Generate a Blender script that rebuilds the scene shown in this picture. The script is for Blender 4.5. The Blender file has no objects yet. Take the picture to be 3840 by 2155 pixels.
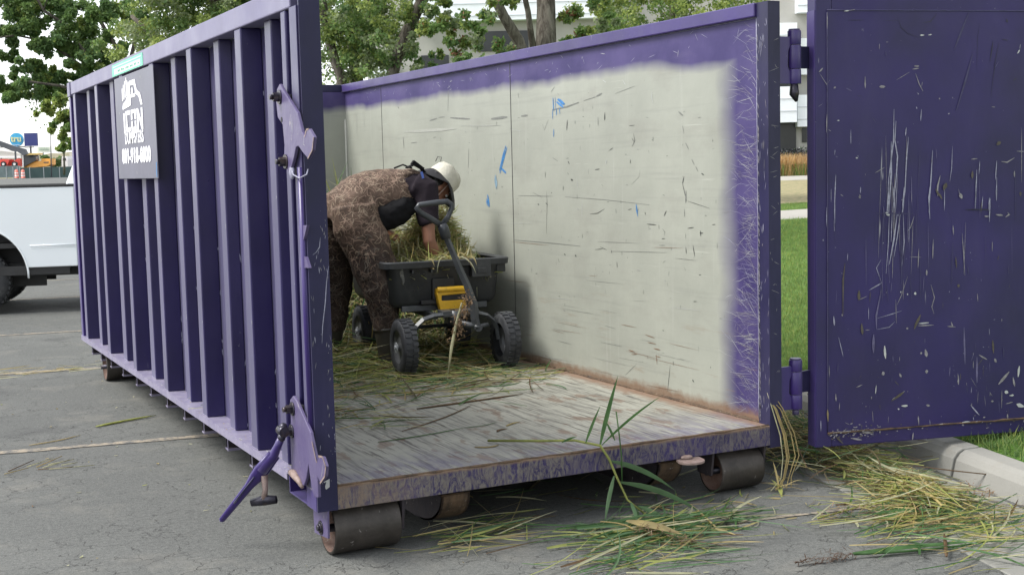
import bpy, bmesh, math, random
import numpy as np
from mathutils import Vector, Matrix, Euler
R = math.radians
sc = bpy.context.scene
C = sc.collection
rng = np.random.default_rng(7)
random.seed(7)

# ------------------------------------------------------------------ camera
CAM = Vector((-1.6558, -5.1123, 1.6426)); PITCH, ROLL, YAW, FPX = -0.0933, -0.02445, 0.46931, 4847.8
_f = Vector((math.sin(YAW)*math.cos(PITCH), math.cos(YAW)*math.cos(PITCH), math.sin(PITCH)))
_r0 = Vector((math.cos(YAW), -math.sin(YAW), 0)); _u0 = _r0.cross(_f)
_r = math.cos(ROLL)*_r0 + math.sin(ROLL)*_u0; _u = -math.sin(ROLL)*_r0 + math.cos(ROLL)*_u0
cd = bpy.data.cameras.new('camera'); cam = bpy.data.objects.new('camera', cd); C.objects.link(cam)
M = Matrix.Identity(4)
for i in range(3):
    M[i][0], M[i][1], M[i][2], M[i][3] = _r[i], _u[i], -_f[i], CAM[i]
cam.matrix_world = M
cd.sensor_width = 36; cd.lens = 36*FPX/3840; cd.clip_start = .05; cd.clip_end = 3000
sc.camera = cam

def vp(px, py, d):
    """real place at depth d metres seen at (px,py) of a 2576-wide frame"""
    k = 3840/2576/FPX
    return CAM + d*(_f + _r*((px-1288)*k) - _u*((py-722.8)*k))

# ------------------------------------------------------------------ sky, sun, exposure
SUN_EL, SUN_AZ = R(52), R(-76)      # azimuth measured from +Y towards +X
w = bpy.data.worlds.new('World'); sc.world = w; w.use_nodes = True
nt = w.node_tree; nt.nodes.clear()
sky = nt.nodes.new('ShaderNodeTexSky'); sky.sky_type = 'NISHITA'; sky.sun_disc = False
sky.sun_elevation = SUN_EL; sky.sun_rotation = SUN_AZ; sky.air_density = 1.0; sky.dust_density = 1.2; sky.ozone_density = 1.0
hs = nt.nodes.new('ShaderNodeHueSaturation'); hs.inputs['Saturation'].default_value = .22
bg = nt.nodes.new('ShaderNodeBackground'); bg.inputs[1].default_value = 0.15
wo = nt.nodes.new('ShaderNodeOutputWorld')
nt.links.new(sky.outputs[0], hs.inputs['Color']); nt.links.new(hs.outputs[0], bg.inputs[0]); nt.links.new(bg.outputs[0], wo.inputs[0])
sl = bpy.data.lights.new('sun', 'SUN'); sl.energy = 2.0; sl.angle = R(24); sl.color = (1, .975, .93)
so = bpy.data.objects.new('sun', sl); C.objects.link(so)
sd = Vector((math.sin(SUN_AZ)*math.cos(SUN_EL), math.cos(SUN_AZ)*math.cos(SUN_EL), math.sin(SUN_EL)))
so.rotation_euler = sd.to_track_quat('Z', 'Y').to_euler(); so.location = (0, 0, 20)
sc.view_settings.view_transform = 'Standard'; sc.view_settings.look = 'None'
sc.view_settings.exposure = 1.28; sc.view_settings.gamma = 1.0
sc.render.engine = 'CYCLES'

# ------------------------------------------------------------------ node helper
class NT:
    def __init__(s, name, disp=None):
        s.m = bpy.data.materials.new(name); s.m.use_nodes = True; s.t = s.m.node_tree
        s.b = s.t.nodes['Principled BSDF']; s.tc = None
    def n(s, typ, **kw):
        nd = s.t.nodes.new('ShaderNode'+typ)
        for k, v in kw.items():
            if k.startswith('i_'):
                key = k[2:]; key = int(key) if key.isdigit() else key.replace('_', ' ')
                s.set(nd.inputs[key], v)
            else: setattr(nd, k, v)
        return nd
    def set(s, sock, v):
        if isinstance(v, bpy.types.NodeSocket): s.t.links.new(v, sock)
        elif isinstance(v, (tuple, list)) and len(v) == 3 and sock.type == 'RGBA': sock.default_value = (*v, 1)
        else: sock.default_value = v
    def obj(s):
        if not s.tc: s.tc = s.n('TexCoord')
        return s.tc.outputs['Object']
    def mapv(s, scale=(1, 1, 1), rot=(0, 0, 0), loc=(0, 0, 0)):
        return s.n('Mapping', i_Vector=s.obj(), i_Scale=scale, i_Rotation=rot, i_Location=loc).outputs[0]
    def noise(s, scale=5, detail=3, rough=.55, vec=None, dist=0):
        return s.n('TexNoise', i_Vector=vec or s.obj(), i_Scale=scale, i_Detail=detail, i_Roughness=rough, i_Distortion=dist).outputs[0]
    def vor(s, scale=5, vec=None, feature='F1', out=0, rnd=1.0):
        nd = s.n('TexVoronoi', feature=feature, i_Vector=vec or s.obj(), i_Scale=scale, i_Randomness=rnd)
        return nd.outputs[out]
    def ramp(s, fac, a, b, inv=False):
        return s.n('MapRange', i_0=fac, i_1=a, i_2=b, i_3=1.0 if inv else 0.0, i_4=0.0 if inv else 1.0, clamp=True).outputs[0]
    def math(s, op, a, b=0.0, clamp=False):
        return s.n('Math', operation=op, i_0=a, i_1=b, use_clamp=clamp).outputs[0]
    def mix(s, f, a, b):
        nd = s.n('Mix', data_type='RGBA')
        s.set(nd.inputs[0], f); s.set(nd.inputs[6], a if isinstance(a, bpy.types.NodeSocket) else (*a, 1)); s.set(nd.inputs[7], b if isinstance(b, bpy.types.NodeSocket) else (*b, 1))
        return nd.outputs[2]
    def xyz(s):
        o = s.n('SeparateXYZ', i_0=s.obj()).outputs
        return o[0], o[1], o[2]
    def bump(s, h, strength=.3, dist=.01):
        s.t.links.new(s.n('Bump', i_Strength=strength, i_Distance=dist, i_Height=h).outputs[0], s.b.inputs['Normal'])
    def fin(s, col=None, rough=None, metal=None, spec=None, coat=None):
        for k, v in (('Base Color', col), ('Roughness', rough), ('Metallic', metal), ('Specular IOR Level', spec), ('Coat Weight', coat)):
            if v is not None: s.set(s.b.inputs[k], v)
        return s.m

PURP = (0.036, 0.020, 0.125); PURPD = (0.030, 0.024, 0.088)
def purple(name, base=PURP, base2=None, rough=.36, chips=.5, dust=.3, rust=.0, wornz=None, chipcol=(.42, .41, .44), coat=.0, vert=False, spec=.45, dustcol=(.085, .075, .13), sheen=.25):
    m = NT(name); base2 = base2 or tuple(c*.72 for c in base)
    c = m.mix(m.ramp(m.noise(2.2, 4), .35, .68), base, base2)
    d = m.ramp(m.noise(3.5, 6, .7, vec=m.mapv((1, 1, .25))), .50, .82)
    c = m.mix(m.math('MULTIPLY', d, dust), c, dustcol)
    ch = m.ramp(m.noise(38, 4, .65), .70, .735)
    big = m.ramp(m.noise(3.0, 3), .48, .60)
    ch = m.math('MULTIPLY', m.math('MULTIPLY', ch, big), chips)
    st = m.ramp(m.noise(30, 2, .5, vec=m.mapv((1.0, 1.0, .05) if not vert else (.05, .05, 1))), .735, .76)
    st = m.math('MULTIPLY', m.math('MULTIPLY', st, m.ramp(m.noise(5, 2), .55, .62)), chips)
    mk = m.math('MAXIMUM', ch, st)
    c = m.mix(mk, c, chipcol)
    if rust:
        r = m.ramp(m.noise(14, 6, .7), .62-.12*rust, .70-.12*rust)
        c = m.mix(r, c, m.mix(m.noise(60, 3), (.16, .065, .025), (.30, .19, .12)))
    m.bump(m.math('ADD', m.noise(9, 4), m.math('MULTIPLY', mk, -.5)), .12, .01)
    m.b.inputs['Coat Roughness'].default_value = .16; m.b.inputs['Sheen Weight'].default_value = sheen; m.b.inputs['Sheen Roughness'].default_value = .35; m.b.inputs['Sheen Tint'].default_value = (.86, .83, 1, 1)
    return m.fin(c, m.ramp(m.noise(6, 5), 0.1, 1.0) if False else m.math('ADD', m.math('MULTIPLY', m.noise(6, 5), .25), rough-.12), 0, spec, coat)

def flat(name, col, rough=.6, var=.18, scale=12, metal=0, bump=.1, spec=.5, dirt=None, coat=0):
    m = NT(name)
    c = m.mix(m.ramp(m.noise(scale, 5, .6), .3, .7), tuple(x*(1-var) for x in col), tuple(min(1, x*(1+var)) for x in col))
    if dirt: c = m.mix(m.ramp(m.noise(scale*.45, 6, .7), .52, .72), c, dirt)
    if bump: m.bump(m.noise(scale*3, 4), bump, .01)
    return m.fin(c, rough, metal, spec, coat)

MT = {}
MT['purple'] = purple('purple_steel', chips=.55, dust=.22, rough=.34)
MT['purple_clean'] = purple('purple_steel_ribs', (.017, .012, .066), chips=.35, dust=.12, rough=.34, spec=.30, sheen=.5)
MT['purple_post'] = purple('purple_steel_post', (.020, .018, .058), (.014, .014, .036), chips=.8, dust=.25, rough=.42, spec=.25)
MT['purple_dull'] = purple('purple_steel_weathered', (.07, .06, .12), (.035, .028, .08), chips=.9, dust=.7, rough=.36)
MT['door'] = purple('door_face_paint', (.023, .015, .088), (.018, .014, .058), chips=.8, dust=.15, rough=.46, spec=.35, chipcol=(.30, .30, .32))
MT['sign'] = flat('sign_board_paint', (.085, .084, .120), .40, .12, 4, spec=.5)
MT['dark_steel'] = flat('dark_bolt_steel', (.035, .033, .045), .35, .4, 30, metal=.6, dirt=(.10, .07, .05))
MT['black'] = flat('black_rubber', (.018, .018, .019), .7, .3, 20)
MT['chip_d'] = flat('scuff_dark', (.040, .042, .038), .6, .2, 60)
MT['chip_g'] = flat('scuff_grey', (.150, .155, .140), .6, .25, 50)
MT['chip_b'] = flat('blue_paint_smear', (0.037, 0.167, 0.384), .5, .4, 60)
MT['chip_c'] = flat('pale_blue_smear', (0.174, 0.260, 0.322), .5, .3, 60)
MT['chip_w'] = flat('white_scrape', (0.384, 0.391, 0.384), .5, .15, 60)
MT['chip_p'] = flat('pale_scrape', (0.310, 0.316, 0.279), .6, .08, 60)
MT['chip_q'] = flat('mud_stain', (0.205, 0.202, 0.171), .6, .06, 20)
MT['chip_r'] = flat('rust_fleck', (0.174, 0.093, 0.050), .8, .3, 60)
MT['chip_s'] = flat('dirt_scrape', (.20, .19, .20), .7, .35, 70)
MT['chip_s2'] = flat('dirt_scrape_faint', (0.034, 0.030, 0.081), .6, .3, 60)
MT['chip_v'] = flat('lilac_scratch', (.24, .24, .31), .5, .35, 70)
MT['chip_v2'] = flat('lilac_scratch_faint', (.09, .08, .16), .5, .3, 50)
MT['chip_k'] = flat('dark_scratch', (0.011, 0.009, 0.028), .5, .2, 60)
MT['chip_o'] = flat('ochre_mud_fleck', (0.068, 0.059, 0.046), .8, .35, 60)

# inside of the right wall: sand paint, purple overspray round the rim, rust along the floor
def wall_inside(name, axis):
    m = NT(name); x, y, z = m.xyz(); along = y if axis == 'y' else x
    c = m.mix(m.ramp(m.noise(1.6, 5, .6), .35, .7), (.315, .325, .278), (.258, .268, .230))
    stain = m.ramp(m.noise(1.3, 6, .65, vec=m.mapv((1, 1, 2.2))), .54, .74)
    c = m.mix(m.math('MULTIPLY', stain, .40), c, (.20, .19, .165))
    hst = m.ramp(m.noise(7, 5, .6, vec=m.mapv((.16, .16, 4))), .56, .72)
    c = m.mix(m.math('MULTIPLY', hst, .20), c, (.15, .155, .145))
    hs2 = m.ramp(m.noise(26, 3, .6, vec=m.mapv((.10, .10, 3), loc=(3, 1, 2))), .68, .74)
    c = m.mix(m.math('MULTIPLY', hs2, .6), c, (.38, .39, .34))
    vst = m.ramp(m.noise(9, 4, .6, vec=m.mapv((2, 2, .12), loc=(9, 4, 0))), .60, .74)
    c = m.mix(m.math('MULTIPLY', vst, .35), c, (.36, .37, .33))
    fl = m.ramp(m.noise(60, 3, .6), .755, .775)
    c = m.mix(m.math('MULTIPLY', fl, .7), c, (.15, .15, .13))
    # overspray
    wob = m.math('MULTIPLY', m.math('SUBTRACT', m.noise(1.9, 3), .5), .13)
    zt = m.math('ADD', z, wob)
    if axis == 'y': zt = m.math('ADD', zt, m.math('MULTIPLY', m.ramp(y, .3, 1.3, inv=True), .06))
    top = m.ramp(zt, 2.150, 2.215)
    if axis == 'y':
        side = m.ramp(m.math('ADD', y, m.math('MULTIPLY', m.math('SUBTRACT', m.noise(2.1, 3, vec=m.mapv(loc=(5, 5, 5))), .5), .18)), .26, .44, inv=True)
        pm = m.math('MAXIMUM', top, side)
    else: pm = top
    pcol = m.mix(m.ramp(m.noise(3.2, 4), .35, .65), (.062, .048, .140), (.036, .027, .100))
    sheen = m.ramp(m.noise(5, 5, .7, vec=m.mapv((1, .3, 1))), .5, .8)
    pcol = m.mix(m.math('MULTIPLY', sheen, .4), pcol, (.12, .10, .18))
    c = m.mix(pm, c, pcol)
    # rust and mud at floor joint
    rz = m.math('ADD', z, m.math('MULTIPLY', m.math('SUBTRACT', m.noise(7, 5, .7), .5), .10))
    rb = m.ramp(rz, .345, .385, inv=True)
    c = m.mix(m.math('MULTIPLY', rb, .85), c, m.mix(m.noise(30, 4), (.13, .055, .022), (.22, .16, .11)))
    lo = m.math('MULTIPLY', m.ramp(z, .35, 1.0, inv=True), m.ramp(m.noise(9, 5, .7, vec=m.mapv((.25, .25, 2.5), loc=(1, 7, 1))), .60, .68))
    c = m.mix(m.math('MULTIPLY', lo, .55), c, (.20, .13, .08))
    m.bump(m.noise(3.5, 5), .25, .02)
    return m.fin(c, .55, 0, .35)
MT['wall_in'] = wall_inside('sand_paint_with_purple_overspray', 'y')
MT['end_in'] = wall_inside('end_wall_paint', 'x')

def floor_mat():
    m = NT('worn_floor_paint'); x, y, z = m.xyz()
    c = m.mix(m.ramp(m.noise(3, 5, .65), .35, .68), (.315, .312, .262), (.225, .222, .188))
    g = m.ramp(m.noise(13, 5, .65, vec=m.mapv((3.8, .20, 1), rot=(0, 0, R(8)))), .50, .60)
    c = m.mix(m.math('MULTIPLY', g, .65), c, (.105, .10, .09))
    g2 = m.ramp(m.noise(24, 4, .6, vec=m.mapv((3.0, .14, 1), rot=(0, 0, R(5)), loc=(4, 4, 0))), .575, .64)
    c = m.mix(m.math('MULTIPLY', g2, .85), c, (.045, .038, .032))
    wv = m.ramp(m.noise(16, 3, .6, vec=m.mapv((2.2, .3, 1), loc=(14, 2, 0))), .60, .70)
    c = m.mix(m.math('MULTIPLY', wv, .5), c, (.33, .33, .29))
    rs = m.ramp(m.noise(6.5, 5, .65, vec=m.mapv((1.3, .55, 1), loc=(2, 8, 0))), .57, .61)
    c = m.mix(m.math('MULTIPLY', rs, .6), c, m.mix(m.noise(20, 4), (.12, .058, .032), (.16, .105, .07)))
    rx = m.ramp(m.math('ADD', x, m.math('MULTIPLY', m.math('SUBTRACT', m.noise(8, 5, .7), .5), .22)), 2.24, 2.34)
    c = m.mix(m.math('MULTIPLY', rx, .85), c, m.mix(m.noise(25, 4), (.15, .062, .028), (.23, .17, .12)))
    pf = m.math('MULTIPLY', m.ramp(m.math('ADD', y, m.math('MULTIPLY', m.math('SUBTRACT', m.noise(2.2, 4), .5), .75)), .12, .48, inv=True), m.ramp(m.noise(9, 5, .7, vec=m.mapv((3, .5, 1), loc=(3, 3, 0))), .38, .56))
    c = m.mix(m.math('MULTIPLY', pf, .55), c, (.085, .072, .145))
    ed = m.ramp(m.math('ADD', y, m.math('MULTIPLY', m.math('SUBTRACT', m.noise(14, 4), .5), .03)), .018, .05, inv=True)
    c = m.mix(m.math('MULTIPLY', ed, .9), c, m.mix(m.noise(18, 4), (.16, .085, .036), (.19, .155, .12)))
    m.bump(m.math('ADD', g, g2), .2, .004)
    return m.fin(c, .6, 0, .4)
MT['floor'] = floor_mat()

def sill_mat():
    m = NT('muddy_sill_paint')
    c = m.mix(m.ramp(m.noise(3, 3), .4, .6), (.042, .032, .10), (.028, .022, .068))
    d = m.ramp(m.noise(34, 6, .8, vec=m.mapv((1, 1, .38)), dist=1.4), .42, .56)
    big = m.ramp(m.noise(2.3, 3, vec=m.mapv(loc=(.4, 0, 0))), .30, .52)
    c = m.mix(m.math('MULTIPLY', d, m.math('ADD', m.math('MULTIPLY', big, .6), .3)), c, m.mix(m.noise(40, 3), (.11, .09, .072), (.20, .185, .165)))
    x, y, z = m.xyz()
    l = m.math('MULTIPLY', m.ramp(m.math('ADD', x, m.math('MULTIPLY', m.noise(6, 4), .5)), .25, .75, inv=True), m.ramp(m.noise(22, 5, .75, vec=m.mapv((1, 1, .3), loc=(1, 1, 1)), dist=.6), .40, .55))
    c = m.mix(l, c, (.20, .15, .105))
    tp = m.ramp(m.math('ADD', z, m.math('MULTIPLY', m.noise(16, 4), .02)), .315, .328)
    c = m.mix(tp, c, m.mix(m.noise(25, 4), (.15, .078, .035), (.22, .17, .13)))
    m.bump(d, .4, .004)
    return m.fin(c, .7, 0, .3)
MT['sill'] = sill_mat()

def rusty(name, a, b, scale=14, rough=.75, stretch=(1, 1, 1), metal=0.0):
    m = NT(name)
    c = m.mix(m.ramp(m.noise(scale, 6, .7, vec=m.mapv(stretch)), .35, .65), a, b)
    c = m.mix(m.math('MULTIPLY', m.ramp(m.noise(scale*3.5, 3), .66, .72), .6), c, (.30, .28, .26))
    m.bump(m.noise(scale*3, 5, vec=m.mapv(stretch)), .4, .006)
    return m.fin(c, rough, metal, .4)
MT['roller'] = rusty('worn_roller_steel', (.030, .026, .022), (.058, .050, .043), 9, .5, metal=.25)
MT['roller_rim'] = rusty('rusty_roller_rim', (.10, .053, .038), (.15, .10, .08), 20)
MT['rail_nose'] = rusty('rusty_rail_nose', (.13, .082, .047), (.04, .027, .018), 16, stretch=(1, 1, .25))
MT['under'] = rusty('underframe_steel', (.020, .017, .024), (.040, .032, .034), 10)
MT['flange'] = rusty('scuffed_lilac_flange', (.16, .145, .225), (.24, .22, .29), 12, .42)
MT['latch'] = rusty('lilac_latch_steel', (.070, .054, .130), (.100, .084, .155), 5, .40)
MT['latch_bare'] = rusty('chipped_latch_edge', (.28, .21, .19), (.17, .12, .10), 30, .6)

def asphalt_mat():
    m = NT('weathered_asphalt')
    c = m.mix(m.ramp(m.noise(.55, 7, .65), .38, .64), (.070, .075, .072), (.112, .117, .110))
    c = m.mix(m.ramp(m.noise(160, 3, .7), .38, .62), m.mix(.45, c, (.02, .02, .02)), m.mix(.28, c, (.26, .26, .24)))
    c = m.mix(m.ramp(m.noise(48, 4, .75), .36, .66), m.mix(.30, c, (.03, .03, .03)), m.mix(.20, c, (.24, .24, .22)))
    oil = m.ramp(m.noise(.9, 5, .6, vec=m.mapv(loc=(7, 2, 0))), .60, .72)
    c = m.mix(m.math('MULTIPLY', oil, .5), c, (.04, .04, .041))
    du = m.ramp(m.noise(1.7, 8, .72), .53, .70)
    c = m.mix(m.math('MULTIPLY', du, .45), c, (.19, .18, .155))
    stx = m.ramp(m.noise(2.0, 6, .65, vec=m.mapv((.5, 2.2, 1), rot=(0, 0, R(14)), loc=(3, 3, 0))), .55, .72)
    c = m.mix(m.math('MULTIPLY', stx, .38), c, (.055, .057, .056))
    dk = m.ramp(m.vor(4.2, feature='DISTANCE_TO_EDGE', vec=m.n('VectorMath', operation='ADD', i_0=m.obj(), i_1=m.n('VectorMath', operation='SCALE', i_0=m.n('TexNoise', i_Vector=m.obj(), i_Scale=7.0, i_Detail=4.0).outputs[1], i_Scale=.35).outputs[0]).outputs[0]), .0, .012, inv=True)
    dk = m.math('MULTIPLY', dk, m.ramp(m.noise(1.1, 4), .40, .52))
    c = m.mix(m.math('MULTIPLY', dk, .85), c, (.022, .021, .020))
    wh = m.ramp(m.noise(34, 4, .7), .72, .76)
    c = m.mix(m.math('MULTIPLY', wh, .5), c, (.33, .32, .29))
    h = m.math('ADD', m.math('MULTIPLY', m.noise(130, 3), .5), m.math('MULTIPLY', dk, -1.2))
    m.bump(m.math('ADD', h, m.math('MULTIPLY', m.noise(9, 5), .8)), .55, .008)
    return m.fin(c, .82, 0, .25)
MT['asphalt'] = asphalt_mat()

def line_mat():
    m = NT('worn_parking_line_paint')
    n = m.ramp(m.noise(16, 7, .75), .42, .56)
    c = m.mix(n, (.09, .09, .086), (.26, .22, .165))
    m.bump(m.noise(130, 3), .4, .006)
    return m.fin(c, .85)
MT['line'] = line_mat()

def concrete(name, a, b):
    m = NT(name)
    c = m.mix(m.ramp(m.noise(2, 7, .65), .3, .7), a, b)
    c = m.mix(m.math('MULTIPLY', m.ramp(m.noise(80, 2), .6, .75), .3), c, (.18, .17, .15))
    c = m.mix(m.math('MULTIPLY', m.ramp(m.noise(5, 6, .7), .56, .74), .35), c, (.24, .21, .16))
    m.bump(m.noise(70, 4), .3, .004)
    return m.fin(c, .85, 0, .3)
MT['kerb'] = concrete('kerb_concrete', (.215, .212, .192), (.275, .27, .245))
MT['gutter'] = concrete('gutter_concrete', (.165, .163, .148), (.22, .217, .198))
MT['path'] = concrete('path_concrete', (.30, .285, .255), (.35, .335, .305))

def lawn_mat():
    m = NT('mown_lawn')
    c = m.mix(m.ramp(m.noise(1.1, 5, .6), .35, .7), (.085, .175, .032), (.13, .22, .045))
    c = m.mix(m.ramp(m.noise(40, 4, .7), .4, .62), c, m.mix(.6, c, (.02, .05, .01)))
    m.bump(m.noise(50, 4), .8, .03)
    return m.fin(c, .9, 0, .1)
MT['lawn'] = lawn_mat()
MT['straw_ground'] = rusty('dry_straw_mulch', (.32, .26, .15), (.13, .14, .06), 9, .95)

def leafm(name, a, b, c2=None, tr_=.5):
    m = NT(name)
    c = m.mix(m.ramp(m.noise(1.3, 3), .35, .65), a, b)
    c = m.mix(m.ramp(m.noise(11, 2), .35, .65), c, c2 or tuple(x*.8 for x in b))
    m.b.inputs['Transmission Weight'].default_value = 0
    tr = m.n('BsdfTranslucent', i_Color=c); mx = m.n('MixShader', i_0=tr_)
    out = m.t.nodes['Material Output']
    m.t.links.new(m.b.outputs[0], mx.inputs[1]); m.t.links.new(tr.outputs[0], mx.inputs[2]); m.t.links.new(mx.outputs[0], out.inputs[0])
    return m.fin(c, .55, 0, .4)
MT['leaf_dark'] = leafm('leaf_dark_green', (.17, .27, .10), (.13, .23, .085))
MT['leaf_mid'] = leafm('leaf_mid_green', (.20, .29, .085), (.15, .25, .075))
MT['leaf_lime'] = leafm('leaf_yellow_green', (.36, .41, .11), (.28, .36, .10))
MT['leaf_grey'] = leafm('leaf_pale_green', (.30, .35, .19), (.25, .31, .16))
MT['leaf_red'] = leafm('leaf_turning_red', (.40, .17, .10), (.30, .16, .09))
def bark(name, a, b):
    m = NT(name)
    n = m.noise(14, 6, .7, vec=m.mapv((1, 1, .18)), dist=.5)
    c = m.mix(m.ramp(n, .38, .62), a, b)
    m.bump(n, 1.0, .04)
    return m.fin(c, .95, 0, .2)
MT['bark'] = bark('grey_fissured_bark', (.06, .05, .04), (.20, .18, .15))
MT['bark_dark'] = bark('dark_branch_bark', (.05, .045, .038), (.12, .11, .09))

MT['reed_green'] = leafm('fresh_reed_green', (0.108, 0.207, 0.070), (0.070, 0.158, 0.049))
MT['reed_blue'] = leafm('reed_blade_green', (0.083, 0.174, 0.083), (0.132, 0.223, 0.108))
MT['reed_yellow'] = leafm('reed_yellow_green', (0.438, 0.460, 0.136), (0.345, 0.376, 0.115))
MT['reed_straw'] = leafm('dry_reed_straw', (0.542, 0.428, 0.177), (0.418, 0.345, 0.167))
MT['reed_pale'] = leafm('pale_reed_straw', (0.584, 0.554, 0.355), (0.438, 0.438, 0.281))
MT['reed_brown'] = leafm('brown_reed_stalk', (0.215, 0.132, 0.067), (0.140, 0.091, 0.049))
MT['reed_dark'] = leafm('dark_old_reed', (0.083, 0.091, 0.041), (0.132, 0.108, 0.057))  # dark olive-brown tone among the blades and in the heap core
MT['plume'] = leafm('tan_reed_plume', (0.360, 0.259, 0.158), (0.288, 0.194, 0.122))
MT['plume_dark'] = leafm('dark_seed_head', (0.094, 0.050, 0.036), (0.144, 0.094, 0.065))

# ------------------------------------------------------------------ mesh builder
class MB:
    def __init__(s): s.v = []; s.f = []; s.mi = []; s.sm = []; s.k = 0; s.smooth = False
    def add(s, vs, fs, mi=None, smooth=None):
        o = len(s.v); s.v += [tuple(p) for p in vs]; s.f += [tuple(i+o for i in f) for f in fs]
        s.mi += [s.k if mi is None else mi]*len(fs); s.sm += [s.smooth if smooth is None else smooth]*len(fs)
        return s
    def box(s, x0, x1, y0, y1, z0, z1, T=None, mi=None):
        vs = [Vector((x, y, z)) for x in (x0, x1) for y in (y0, y1) for z in (z0, z1)]
        if T: vs = [T @ v for v in vs]
        return s.add(vs, [(0, 1, 3, 2), (4, 6, 7, 5), (0, 4, 5, 1), (2, 3, 7, 6), (0, 2, 6, 4), (1, 5, 7, 3)], mi, False)
    def prism(s, poly, a, b, T=None, mi=None):
        """poly of 3-D points for side a, offset vector b"""
        n = len(poly); P = [Vector(p) for p in poly]; Q = [p+Vector(b) for p in P]
        vs = P+Q
        if T: vs = [T @ v for v in vs]
        return s.add(vs, [tuple(range(n))[::-1], tuple(range(n, 2*n))]+[(i, (i+1) % n, n+(i+1) % n, n+i) for i in range(n)], mi, False)
    def rings(s, rings, cap=True, mi=None, smooth=True, closed=True):
        n = len(rings[0]); vs = [p for r in rings for p in r]; fs = []
        for i in range(len(rings)-1):
            for j in range(n if closed else n-1):
                a, b = i*n+j, i*n+(j+1) % n
                fs.append((a, b, b+n, a+n))
        s.add(vs, fs, mi, smooth)
        if cap:
            o = len(s.v)-len(vs); L = len(rings)-1
            s.f += [tuple(o+j for j in range(n))[::-1], tuple(o+L*n+j for j in range(n))]
            s.mi += [s.k if mi is None else mi]*2; s.sm += [False]*2
        return s
    def tube(s, pts, rad, n=8, mi=None, cap=True, flatten=1.0, up=None, smooth=True):
        pts = [Vector(p) for p in pts]; rad = rad if isinstance(rad, (list, tuple)) else [rad]*len(pts)
        rs = []; ref = Vector(up) if up else None; prev = None
        for i, p in enumerate(pts):
            t = (pts[min(i+1, len(pts)-1)]-pts[max(i-1, 0)]).normalized()
            if prev is None:
                a = ref if ref else (Vector((0, 0, 1)) if abs(t.z) < .9 else Vector((1, 0, 0)))
                u = (a-t*a.dot(t)).normalized()
            else: u = (prev-t*prev.dot(t)).normalized()
            prev = u; v = t.cross(u)
            r = rad[i]; ra, rb = (r if isinstance(r, tuple) else (r, r*flatten))
            rs.append([p+u*(ra*math.cos(q))+v*(rb*math.sin(q)) for q in [2*math.pi*j/n for j in range(n)]])
        return s.rings(rs, cap, mi, smooth)
    def cyl(s, a, b, r, n=20, mi=None, r2=None, smooth=True):
        return s.tube([a, b], [r, r if r2 is None else r2], n, mi, True, smooth=smooth)
    def lathe(s, o, axis, prof, n=28, mi=None, smooth=True, cap=False):
        """prof: list of (distance along axis, radius)"""
        o = Vector(o); ax = Vector(axis).normalized(); a = Vector((0, 0, 1)) if abs(ax.z) < .9 else Vector((1, 0, 0))
        u = (a-ax*a.dot(ax)).normalized(); v = ax.cross(u)
        rs = [[o+ax*d+u*(r*math.cos(q))+v*(r*math.sin(q)) for q in [2*math.pi*j/n for j in range(n)]] for d, r in prof]
        return s.rings(rs, cap, mi, smooth)
    def ball(s, c, r, n=14, m=9, T=None, mi=None):
        c = Vector(c); r = r if isinstance(r, (tuple, list)) else (r, r, r); rs = []
        for i in range(m+1):
            th = math.pi*(i+.02)/(m+.04); 
            rr = []
            for j in range(n):
                q = 2*math.pi*j/n; p = Vector((r[0]*math.sin(th)*math.cos(q), r[1]*math.sin(th)*math.sin(q), r[2]*math.cos(th)))
                rr.append(c+(T @ p if T else p))
            rs.append(rr)
        return s.rings(rs, True, mi, True)
    def stroke(s, pts, w, nrm, mi, end=.25):
        """thin raised mark along pts (3-D), half-width w, facing nrm"""
        pts = [Vector(p) for p in pts]
        if len(pts) == 2:
            pts = [pts[0], pts[0].lerp(pts[1], .35), pts[0].lerp(pts[1], .7), pts[1]]
        nrm = Vector(nrm); L = []; Rr = []
        for i, p in enumerate(pts):
            t = (pts[min(i+1, len(pts)-1)]-pts[max(i-1, 0)])
            if t.length < 1e-6: t = Vector((0, 0, 1))
            t.normalize(); b = t.cross(nrm)
            k = end if i in (0, len(pts)-1) else random.uniform(.75, 1.15)
            L.append(p+b*w*k); Rr.append(p-b*w*k*random.uniform(.6, 1.1))
        vs = L+Rr; n = len(pts)
        return s.add(vs, [(i, i+1, n+i+1, n+i) for i in range(n-1)], mi, False)
    def build(s, name, mats, parent=None, local=False, bevel=0, off=None):
        me = bpy.data.meshes.new(name)
        off = Vector(off) if off else (root_loc(parent) if (parent and not local) else Vector((0, 0, 0)))
        me.from_pydata([(v[0]-off.x, v[1]-off.y, v[2]-off.z) for v in s.v], [], s.f)
        for k in (mats if isinstance(mats, (list, tuple)) else [mats]): me.materials.append(MT[k] if isinstance(k, str) else k)
        me.polygons.foreach_set('material_index', s.mi); me.polygons.foreach_set('use_smooth', s.sm)
        bm = bmesh.new(); bm.from_mesh(me); bmesh.ops.recalc_face_normals(bm, faces=bm.faces); bm.to_mesh(me); bm.free()
        me.update()
        o = bpy.data.objects.new(name, me); C.objects.link(o)
        if parent: o.parent = parent
        elif off.length: o.location = off
        if bevel:
            b = o.modifiers.new('bevel', 'BEVEL'); b.width = bevel; b.segments = 2; b.limit_method = 'ANGLE'; b.angle_limit = R(40)
        return o
def root_loc(p):
    while p.parent: p = p.parent
    return Vector(p.location)
def tag(o, label=None, cat=None, group=None, kind=None):
    for k, v in (('label', label), ('category', cat), ('group', group), ('kind', kind)):
        if v: o[k] = v
    return o
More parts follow.
